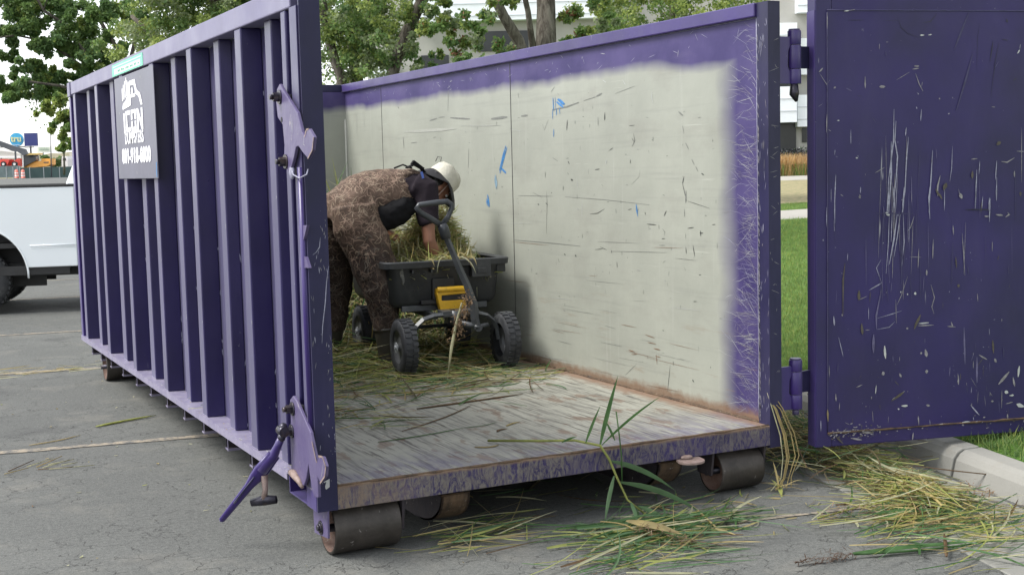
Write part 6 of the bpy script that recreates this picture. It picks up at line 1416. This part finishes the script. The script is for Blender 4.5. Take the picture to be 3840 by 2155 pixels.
# hat
RC = V(2.005, 3.13, 1.56)
def hpt(r, q, h, back=1.0): 
    return RC+FXH*(r*math.cos(q))+SXH*(r*math.sin(q)*.86)+AXH*h
mb = MB(); prof = [(-.012, .117), (.02, .116), (.06, .110), (.088, .092), (.104, .062), (.110, .03), (.111, .002)]; rs = []
for h, r in prof: rs.append([hpt(r*(1+.03*math.sin(3*q+h*40)), q, h+.003*math.sin(5*q)) for q in [2*math.pi*i/36 for i in range(36)]])
mb.rings(rs, False, 0, True)
hat = mb.build('hat', 'hat', ps)
mb = MB(); rs = []
def brim(t, q):     # droopy brim: long in front and long flap behind the neck
    c = math.cos(q); ln = .050+.048*max(0, c)+.010*max(0, -c)
    dp = -.035*t*t-.035*t*max(0, c)*1.0-.0*t
    dp += .018*t*math.sin(3*q+.6)
    if c < 0: dp = -.020*t*t-.085*t*(-c)
    return hpt(.116+ln*t, q, -.010+dp)
for t in (0, .25, .5, .75, 1.0): rs.append([brim(t, 2*math.pi*i/48) for i in range(48)])
for t in (1.0, .75, .5, .25, 0): rs.append([brim(t, 2*math.pi*i/48)-AXH*.004 for i in range(48)])
mb.rings(rs, False, 0, True); mb.mi = [0 if i < 48*4 else 1 for i in range(len(mb.f))]; mb.build('hat_brim', ['hatin', 'hatin'], hat)
mb = MB(); mb.tube([RC+FXH*(-.14)+SXH*-.03+AXH*.03, RC+FXH*(-.155)+SXH*-.03+AXH*.065, RC+FXH*(-.135)+SXH*-.03+AXH*.085, RC+FXH*(-.115)+SXH*-.03+AXH*.06], .0025, 6); mb.build('hat_cord', 'vest', hat)
# ================================================================== REEDS
RM = ['reed_green', 'reed_blue', 'reed_yellow', 'reed_straw', 'reed_pale', 'reed_brown', 'reed_dark']
def pile(name, label, cat, gen, N, probs, Lr=(.15, .55), wr=(.002, .007), zfloor=0.0, tilt=.3, az=None, azs=1.2, curve=.5, heightfn=None, seed=0, box=None):
    """gen(n)-> (n,2) xy ; heightfn(x,y) -> top height"""
    XY = gen(N); N = len(XY); H_ = np.array([heightfn(a, b) for a, b in XY]); fr = rng.random(N)**(.12 if name == 'reed_load' else .45)
    P = np.zeros((N, 3)); P[:, :2] = XY; P[:, 2] = zfloor+.004+H_*fr
    L_ = rng.uniform(*Lr, N)*np.where(rng.random(N) < .15, 1.5, 1); a = (rng.normal(az, azs, N) if az is not None else rng.uniform(0, 6.28, N))
    pit = rng.normal(.05, tilt, N)*np.minimum(1, .35+H_*6); cv = rng.normal(.15, curve, N)*np.minimum(1, .4+H_*5); wd = rng.uniform(*wr, N)
    P[:, :2] -= np.stack([np.cos(a), np.sin(a)], 1)*(L_*.5)[:, None]
    stiff = rng.random(N) < .35
    cv[stiff] *= .2; wd[stiff] = rng.uniform(.0022, .0042, stiff.sum())
    cl_ = np.where(stiff, rng.normal(0, .08, N), rng.normal(0, .55, N))
    mi = rng.choice(len(RM), N, p=probs)
    o = blades(name, P, a, pit, L_, wd, cv, RM, mi, nseg=5, zc=zfloor+.003, box=box, curl=cl_, fold=.5, taper=(.7, 1, 1, .8, .15))
    return tag(o, label, cat, kind='stuff')
def gauss(cx, cy, sx, sy, rot=0, clip=None):
    def g(n):
        a = rng.normal(0, 1, (n, 2))*[sx, sy]; c, s = math.cos(rot), math.sin(rot)
        P = np.stack([cx+a[:, 0]*c-a[:, 1]*s, cy+a[:, 0]*s+a[:, 1]*c], 1)
        if clip: P = P[[clip(*p) for p in P]]
        return P
    return g
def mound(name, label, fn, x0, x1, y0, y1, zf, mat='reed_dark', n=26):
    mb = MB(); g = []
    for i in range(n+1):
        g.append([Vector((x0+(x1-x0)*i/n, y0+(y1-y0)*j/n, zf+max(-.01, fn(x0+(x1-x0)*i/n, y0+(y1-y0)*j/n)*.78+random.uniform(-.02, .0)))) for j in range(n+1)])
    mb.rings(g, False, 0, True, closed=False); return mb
MIXG = [.13, .10, .26, .24, .16, .05, .06]
MIXY = [.08, .06, .22, .32, .20, .07, .05]
MIXD = [.16, .14, .13, .17, .08, .12, .20]
# heap in the rear of the dumpster
def hrear(x, y):
    if not (.12 < x < 2.36 and y < 6.08): return 0
    t = np.clip((y-3.55)/1.5, 0, 1); return float(1.12*t*t*(3-2*t))*(.75+.25*math.cos((x-1.3)*1.2))+.04
def g1(n): return np.stack([rng.uniform(.15, 2.33, n), 3.3+2.75*rng.random(n)**.9], 1)
pile('reed_heap', 'deep heap of cut green and yellow reeds filling the rear of the dumpster', 'reed heap', g1, 11000, MIXG, (.15, .42), (.003, .008), ZF, .40, None, 1, .8, hrear, box=(.112, 2.372, 3.0, 6.09))
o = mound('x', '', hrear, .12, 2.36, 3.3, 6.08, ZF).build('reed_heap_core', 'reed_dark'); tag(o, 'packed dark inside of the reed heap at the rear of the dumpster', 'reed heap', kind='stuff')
# heap in the cart
TC = Matrix.Translation((CX, CY, 0)) @ Matrix.Rotation(CYAW, 4, 'Z')
def hc(x, y):
    p = TC.inverted() @ Vector((x, y, 0)); u = p.x; v = p.y
    if abs(u) > .37 or v < .17 or v > 1.2: return 0.0
    
    b_ = .42*math.exp(-((u-.14)/.19)**2-((v-.82)/.30)**2)+.13*math.exp(-((u+.22)/.2)**2-((v-.95)/.25)**2)
    return .235+b_+.03*math.sin(9*u+5*v)-.05*max(0, (u-.2)/.17)
def g2(n):
    q = np.stack([rng.uniform(-.33, .33, n), rng.uniform(.2, 1.15, n)], 1)
    return np.array([(TC @ Vector((a, b, 0))).to_2d() for a, b in q])
pile('reed_load', 'mound of yellow-green cut reeds loaded in the garden cart', 'reed heap', g2, 5200, [.04, .02, .34, .36, .24, 0, 0], (.07, .22), (.0025, .006), ZF+.44, .24, None, 1, .9, hc)
mb = MB(); g = []
for i in range(25):
    g.append([])
    for j in range(25):
        p = TC @ Vector((-.32+.64*i/24, .215+.93*j/24, 0)); g[-1].append(Vector((p.x, p.y, ZF+.44+max(0, hc(p.x, p.y)*.86+random.uniform(-.015, .01)))))
mb.rings(g, False, 0, True, closed=False); tag(mb.build('reed_load_core', 'reed_straw'), 'packed dark inside of the reeds in the cart', 'reed heap', kind='stuff')
# floor litter near cart and feet
def hl(x, y): return .012+.10*math.exp(-((x-1.0)/.7)**2-((y-3.5)/.5)**2)+.05*math.exp(-((x-1.75)/.5)**2-((y-3.2)/.4)**2)
clipd = lambda x, y: .16 < x < 2.30 and y > .25
pile('reed_litter', 'loose reed litter spread under the cart and around the boots', 'reed litter', gauss(1.40, 3.15, .60, .45, 0, clipd), 2600, MIXG, (.12, .5), (.002, .007), ZF, .12, None, 1, .4, hl, box=(.112, 2.372, .1, 6))
pile('reed_scraps', 'thin scatter of reed blades on the dumpster floor in front of the cart', 'reed litter', gauss(1.3, 2.2, .5, .28, 0, clipd), 260, [.22, .14, .18, .22, .12, .06, .06], (.12, .5), (.002, .006), ZF, .04, .15, .55, .2, lambda x, y: .012)
pile('reed_scraps', 'tangle of reed blades on the floor against the left wall side', 'reed litter', gauss(.55, 1.7, .16, .35, .3, lambda x, y: .12 < x < .95 and y > .9), 170, [.22, .14, .14, .18, .08, .16, .08], (.1, .35), (.002, .006), ZF, .08, .3, .9, .3, lambda x, y: .02)
# litter in front of the sill on the asphalt
def hf(x, y): return .008+.035*math.exp(-((x-1.45)/.32)**2-((y+.30)/.16)**2)
pile('reed_litter', 'green and straw reeds strewn on the asphalt in front of the sill', 'reed litter', gauss(1.48, -.36, .20, .12, .05), 170, [.27, .24, .16, .18, .09, .04, .02], (.16, .58), (.003, .0085), 0, .05, -.12, .5, .35, hf)
pile('reed_litter', 'scattered pale green reeds nearest the camera at the bottom of the view', 'reed litter', gauss(1.25, -.64, .22, .10, .1), 60, [.28, .26, .16, .16, .10, .03, .01], (.12, .45), (.002, .006), 0, .04, -.15, .55, .35, lambda x, y: .02)
pile('reed_litter', 'thin yellowish reeds on the asphalt right of the left roller', 'reed litter', gauss(.78, .02, .16, .12, .1), 80, [.14, .08, .34, .30, .10, .04, 0], (.15, .45), (.0018, .005), 0, .15, -.1, .6, .4, lambda x, y: .03)
# big pile along the gutter
def hg_(x, y):
    c = kx(y)-.42; d = (x-c)
    return .012+.075*math.exp(-(d/.2)**2)+.07*math.exp(-((x-2.95)/.3)**2-((y-.6)/.5)**2)
def g3(n):
    y = rng.uniform(-.85, 2.3, n); x = np.array([kx(v)-.40 for v in y])+rng.normal(0, .12, n)-np.where(y < -.3, .06, 0)
    P = np.stack([x, y], 1); return P[[(p[0] < kx(p[1])-.01) for p in P]]
pile('reed_pile', 'thick pile of straw and reeds lying along the gutter beside the kerb', 'reed pile', g3, 2500, [.09, .08, .18, .32, .20, .08, .05], (.10, .36), (.002, .006), 0, .10, 1.9, .7, .3, hg_)
pile('reed_pile', 'spread of loose straw-coloured reeds at the lower right corner', 'reed pile', gauss(2.60, -.98, .26, .22, -.3, lambda x, y: x < kx(y)-.02 and x > 2.1), 300, [.16, .16, .24, .27, .12, .04, .01], (.12, .48), (.002, .0065), 0, .05, -.1, .6, .35, lambda x, y: .045)
pile('reed_pile', 'dark matted reeds under the hinge and beside the right roller', 'reed pile', gauss(2.85, .75, .22, .45, 0, lambda x, y: x > 2.42 and x < kx(y)-.05), 1000, MIXD, (.08, .3), (.002, .006), 0, .2, None, 1, .5, lambda x, y: .16)
pile('reed_scraps', 'few loose reed bits on the asphalt between sill and gutter', 'reed litter', gauss(2.0, -.25, .25, .25, 0), 46, MIXY, (.04, .22), (.002, .005), 0, .03, None, 1, .3, lambda x, y: .004)
pile('reed_scraps', 'dry straw wisps dropped on the faded line left of the dumpster', 'reed litter', gauss(-.35, 6.5, .8, .16, 0), 60, [0, 0, .15, .5, .35, 0, 0], (.08, .3), (.003, .007), 0, .02, -.1, .5, .2, lambda x, y: .004)
pile('dead_leaves', 'tiny pale leaf bits dotted over the asphalt', 'litter', lambda n: np.stack([rng.uniform(-2.2, 2.2, n), rng.uniform(-1.2, 6, n)], 1), 150, [0, 0, .1, .3, .5, .1, 0], (.008, .03), (.003, .008), 0, .02, None, 1, .2, lambda x, y: .003)
pile('reed_scraps', 'reed wisps in the shadow under the dumpster sill', 'reed litter', gauss(1.6, .9, .5, .5, 0), 90, MIXD, (.06, .3), (.002, .005), 0, .05, None, 1, .3, lambda x, y: .005)

# ---- single reeds
def blade_leaf(mb, p0, d0_, L_, w, droop, mi, n=9, side=None):
    d = Vector(d0_).normalized(); p = Vector(p0); side = Vector(side) if side else d.cross(Vector((0, 0, 1)))
    if side.length < .05: side = Vector((1, 0, 0))
    side.normalize(); Lf, Md, Rt = [], [], []
    for i in range(n+1):
        t = i/n; ww = w*min(1, .35+2.6*t)*(1-max(0, (t-.45)/.55)**1.6)
        nn = d.cross(side).normalized()
        Lf.append(p-side*ww); Md.append(p+nn*ww*.3); Rt.append(p+side*ww)
        p = p+d*(L_/n); d = (d+Vector((0, 0, -droop/n))).normalized()
    mb.add(Lf+Md+Rt, [(i, i+1, n+2+i, n+1+i) for i in range(n)]+[(n+1+i, n+2+i, 2*n+3+i, 2*n+2+i) for i in range(n)], mi, True)
    return p
yy = -.02
rd = empty('green_reed', (1.43, yy, .33), 0, 'fresh green reed with long leaves leaning over the front sill', 'reed')
mb = MB(); S = [V(1.0, .42, ZF+.012), V(1.15, .18, .355), V(1.258, .03, .372), V(1.366, -.02, .343), V(1.40, -.04, .28), V(1.43, -.06, .19), V(1.46, -.10, .09), V(1.53, -.16, .02)]
mb.tube(S, [.006, .006, .0055, .006, .006, .0055, .005, .004], 8); mb.build('stem', 'reed_yellow', rd)
for p, q, w_2, mm in ((V(1.365, -.02, .345), V(1.458, -.03, .655), .016, 0), (V(1.372, -.02, .343), V(1.665, -.06, .545), .019, 0), (V(1.30, 0.0, .36), V(1.385, .01, .52), .011, 0), (V(1.20, .05, .365), V(1.24, -.02, .40), .010, 0), (V(1.44, -.03, .36), V(1.40, -.01, .46), .008, 0), (V(1.405, -.04, .27), V(1.70, -.12, .115), .018, 1), (V(1.44, -.07, .17), V(1.78, -.22, .02), .020, 1), (V(1.42, -.05, .20), V(1.30, -.16, .02), .015, 1), (V(1.47, -.11, .08), V(1.42, -.26, .01), .013, 1), (V(1.50, -.13, .06), V(1.56, -.30, .01), .016, 1), (V(1.46, -.09, .10), V(1.35, -.18, .03), .010, 0)):
    mb = MB(); d = q-p; blade_leaf(mb, p, d+V(0, 0, .10 if mm == 0 else .18)*d.length*1.2, d.length*1.04, w_2*.74, .28 if mm == 0 else .55, 0, side=V(1, -.2, .15) if abs(d.z) > abs(d.x) else V(.15, -.35, .8)); mb.build('leaf', ['reed_green', 'reed_blue'][mm], rd)
mb = MB(); mb.tube([V(1.44, -.045, .50), V(1.45, -.05, .40), V(1.455, -.06, .30), V(1.45, -.07, .17)], .0035, 6); mb.build('stem', 'reed_green', rd)
# yellow stalk bunch by the right post
yb_ = empty('yellow_reed_bunch', (2.46, -.05, .0), 0, 'bent bunch of yellow reed stalks hanging beside the right post', 'reed bunch')
for i in range(6):
    o = random.uniform(-.05, .03); mb = MB()
    mb.tube([V(2.375+o*.3, .02, .50+random.uniform(-.05, .05)), V(2.41+o, -.01, .40), V(2.455+o*1.4, -.03, .27), V(2.462+o*1.6, -.05, .16), V(2.42+o, -.06, .06), V(2.375+o*2, -.08, .012)], [.001, .0028, .003, .0028, .0024, .002], 6); mb.build('stalk', random.choice(['reed_straw', 'reed_pale', 'reed_straw']), yb_)
for i in range(12):
    p = V(2.36+random.uniform(-.03, .03), -.08, .02); mb = MB(); blade_leaf(mb, p, V(random.uniform(-1, 1), random.uniform(-.6, .6), random.uniform(.0, .6)), random.uniform(.06, .16), .006, .8, 0, 5); mb.build('leaf', random.choice(['reed_straw', 'reed_yellow']), yb_)
# reed with dark seed head lying at lower right
def lying(name, label, cat, p0, p1, rad, mat, head=None, hm='plume_dark', hr=.018, bow=.03):
    p0, p1 = Vector(p0), Vector(p1); r = empty(name, p0, 0, label, cat)
    mb = MB(); n = 8; sdv = (p1-p0).cross(V(0, 0, 1)).normalized(); mb.tube([p0.lerp(p1, i/n)+sdv*bow*math.sin(math.pi*i/n) for i in range(n+1)], [rad*(1-.45*i/n) for i in range(n+1)], 7); mb.build('stem', mat, r)
    if head:
        d = (Vector(head)-p0).normalized(); L_ = (Vector(head)-p0).length; hb = MB()
        for i in range(150):
            t = random.random(); q = p0+d*L_*t+Vector([random.gauss(0, hr*.45*math.sin(math.pi*min(1, .15+t*.85))) for _ in range(3)]); q.z = max(.006 if p0.z < .3 else ZF+.006, q.z)
            blade_leaf(hb, q, d+Vector([random.gauss(0, .5) for _ in range(3)]), random.uniform(.012, .035), random.uniform(.002, .004), .2, 0, 2)
        hb.build('seed_head', hm, r)
    return r
a = lying('seed_head_reed', 'long green reed with a dark brown seed head lying at the lower right', 'reed', (1.93, -1.10, .02), (2.55, -1.26, .02), .006, 'reed_green', (1.66, -1.06, .018), 'plume_dark', .028)
mb = MB(); blade_leaf(mb, V(1.92, -1.10, .025), V(1, -.25, .02), .62, .014, .05, 0, side=V(.2, .9, .3)); mb.build('leaf', 'reed_green', a)
a = lying('plume_reed', 'bent tan reed plume on the strewn reeds below the green reed', 'reed', (1.30, -.40, .05), (1.24, -.22, .05), .004, 'reed_straw', (1.46, -.62, .03), 'plume', .045)
mb = MB(); blade_leaf(mb, V(1.33, -.30, .06), V(.35, -.9, .05), .30, .028, .2, 0, side=V(.9, .35, .2)); mb.build('leaf', 'reed_straw', a)
a = lying('plume_reed', 'fluffy tan plume lying in the gutter straw at the right', 'reed', (2.86, -.74, .06), (2.6, -.80, .05), .004, 'reed_straw', (3.06, -.78, .05), 'plume', .07)
a = lying('plume_reed', 'ragged yellowish plume pointing left from the gutter pile', 'reed', (2.16, -.60, .02), (2.75, -.52, .06), .005, 'reed_yellow', (2.50, -.66, .03), 'plume', .045)
a = lying('plume_reed', 'tan plume at the very bottom edge below the strewn reeds', 'reed', (.72, -.84, .02), (.95, -.92, .02), .004, 'reed_straw', (1.0, -.90, .02), 'plume', .04)
# plume reed leaning on the cart
pr_ = empty('leaning_reed', (1.655, 2.26, ZF), 0, 'pale green reed with a tan plume leaning against the cart front', 'reed')
mb = MB(); mb.tube([V(1.605, 2.245, ZF+.01), V(1.665, 2.30, .52), V(1.735, 2.37, .66), V(1.79, 2.40, .78)], [.003, .011, .009, .006], 8); mb.build('stem', 'reed_pale', pr_)
mb = MB()
for i in range(330):
    t = random.random(); q = V(1.69, 2.35, .54).lerp(V(1.83, 2.39, .83), t)+V(random.gauss(0, .024), random.gauss(-.01, .02), random.gauss(0, .02)); blade_leaf(mb, q, V(random.gauss(.2, .6), random.gauss(0, .5), random.gauss(-.3, .6)), random.uniform(.012, .035), random.uniform(.003, .007), .4, 0, 2)
mb.build('seed_head', 'plume', pr_)
# blades hanging over the tub rim
for i, (x, z, dx, L_, lab) in enumerate(((-.02, .74, -.6, .19, 'pale reed blade hanging out over the cart rim to the left'), (-.005, .74, .05, .20, 'yellow-green reed blade hanging straight down the cart front'), (.05, .73, .4, .22, 'reed blade draped down beside the pull handle of the cart'), (.155, .73, .06, .12, 'short straw blade over the cart rim right of the handle'), (.10, .73, .1, .15, 'thin brown blade over the cart rim just right of the handle'), (-.13, .73, .05, .10, 'short straw blade over the cart rim below the forearm'))):
    p = TC @ V(x, .12, z); mb = MB(); blade_leaf(mb, (p.x, p.y, ZF+z), V(dx, -.55, .25), L_, .006, 2.6, 0, 8, side=V(.8, .2, .3)); o = mb.build('loose_reed', ['reed_pale', 'reed_yellow', 'reed_pale', 'reed_straw', 'reed_brown', 'reed_straw'][i], None, off=(p.x, p.y, ZF+z)); tag(o, lab, 'reed', 'reed blades over the cart rim')
# stalks lying on the floor and asphalt
for p0, p1, rad, mat, lab in (
    ((1.02, 1.98, ZF+.006), (1.80, 1.88, ZF+.006), .007, 'reed_straw', 'long tan reed stalk lying across the floor just below the cart'),
    ((1.80, 1.88, ZF+.006), (2.02, 2.06, ZF+.03), .004, 'reed_brown', 'bent reddish stalk on the floor under the right cart wheel'),
    ((1.05, 1.42, ZF+.005), (1.75, 1.50, ZF+.005), .010, 'reed_brown', 'flat brown reed blade lying across the middle of the floor'),
    ((.75, .90, ZF+.005), (1.35, 1.35, ZF+.005), .005, 'reed_brown', 'slanting brown stalk on the floor left of centre'),
    ((.55, .72, ZF+.005), (1.05, .80, ZF+.005), .005, 'reed_green', 'thin green stalk lying on the floor toward the front'),
    ((1.05, .80, ZF+.005), (1.25, .83, ZF+.005), .0035, 'reed_blue', 'thin blue-green blade on the floor beside the green stalk'),
    ((.90, .36, ZF+.005), (1.02, .34, ZF+.005), .007, 'reed_straw', 'short straw piece near the front sill'),
    ((1.25, .72, ZF+.005), (1.36, .78, ZF+.005), .006, 'reed_straw', 'short orange straw piece in mid floor'),
    ((1.15, .62, ZF+.005), (1.22, .65, ZF+.005), .007, 'reed_brown', 'small dark brown leaf scrap in mid floor'),
    ((1.25, 1.70, ZF+.005), (1.72, 1.62, ZF+.005), .006, 'reed_yellow', 'yellowish stalk on the floor in front of the cart'),
    ((2.05, 1.86, ZF+.006), (2.28, 2.05, ZF+.02), .006, 'reed_pale', 'pale curled husk on the floor near the right wall'),
    ((-.32, 3.62, .008), (.10, 3.78, .010), .013, 'reed_yellow', 'thick yellow-green reed stub on the asphalt left of the dumpster'),
    ((-.78, 3.25, .006), (-.45, 3.40, .006), .006, 'reed_straw', 'dry stalk on the asphalt above the faded line'),
    ((2.03, .42, .01), (2.30, .50, .02), .008, 'reed_pale', 'pale husk lying under the right roller'),
    ((1.62, -.02, .01), (2.04, .02, .012), .006, 'reed_straw', 'straight tan stalk on the asphalt under the sill'),
    ((2.02, -.12, .01), (2.08, -.26, .012), .006, 'reed_straw', 'short orange stub on the asphalt near the yellow bunch'),
    ((1.78, -.50, .012), (1.92, -.36, .012), .005, 'reed_green', 'short green stalk alone on the asphalt'),
    ((2.22, -1.32, .02), (2.38, -1.15, .05), .008, 'reed_brown', 'short brown stick at the lower right edge'),
    ((3.0, -.32, .10), (3.45, -.75, .06), .006, 'reed_brown', 'long reddish stem over the gutter pile at the right edge'),
    ((1.0, -.82, .02), (1.25, -.98, .02), .009, 'reed_pale', 'flat pale green reed strip at the bottom edge')):
    p0, p1 = Vector(p0), Vector(p1); mb = MB(); n = 6; sdv = (p1-p0).cross(V(0, 0, 1)).normalized(); bw = random.uniform(-.02, .03)
    mb.tube([p0.lerp(p1, i/n)+sdv*bw*math.sin(math.pi*i/n) for i in range(n+1)], [(rad*.45*k_, rad*k_) for k_ in (.6, 1, 1.05, .95, 1, .8, .3)], 7, up=(0, 0, 1)); o = mb.build('reed_stalk', mat, None, off=p0); tag(o, lab, 'reed stalk', 'single reed stalks lying about')
# small twig cluster left
tw = empty('dry_twigs', (-1.0, 2.55, 0), 0, 'little cluster of dry reed twigs at the left under the faded line', 'twigs')
for i in range(9):
    mb = MB(); a = random.uniform(-.5, .9); p = V(-.92+random.uniform(-.1, .25), 2.55+random.uniform(-.1, .1), .006); mb.tube([p, p+V(math.cos(a), math.sin(a), .03)*random.uniform(.08, .28)], [.003, .002], 5); mb.build('twig', random.choice(['reed_straw', 'reed_pale', 'reed_brown']), tw)
# tall green blades sticking up behind the person
for i, (x, y, z, dx, dz, L_) in enumerate(((1.72, 4.7, 1.35, .35, 1, .42), (1.80, 4.8, 1.35, -.3, 1, .40), (1.78, 4.6, 1.38, .8, .7, .45), (1.62, 4.7, 1.35, .2, 1, .3))):
    mb = MB(); blade_leaf(mb, V(x, y, z), V(dx, 0, dz), L_, .011, .5, 0); o = mb.build('loose_reed', ['reed_green', 'reed_yellow'][i % 2], None, off=(x, y, z))
    tag(o, 'tall reed blade sticking up behind the bent back, ' + ('shorter leftmost one', 'yellowish one leaning left', 'green one leaning far right', 'yellowish upright one')[[1, 2, 3, 0][i] if False else (3, 1, 2, 0)[i]], 'reed', 'reed blades sticking up from the rear heap')
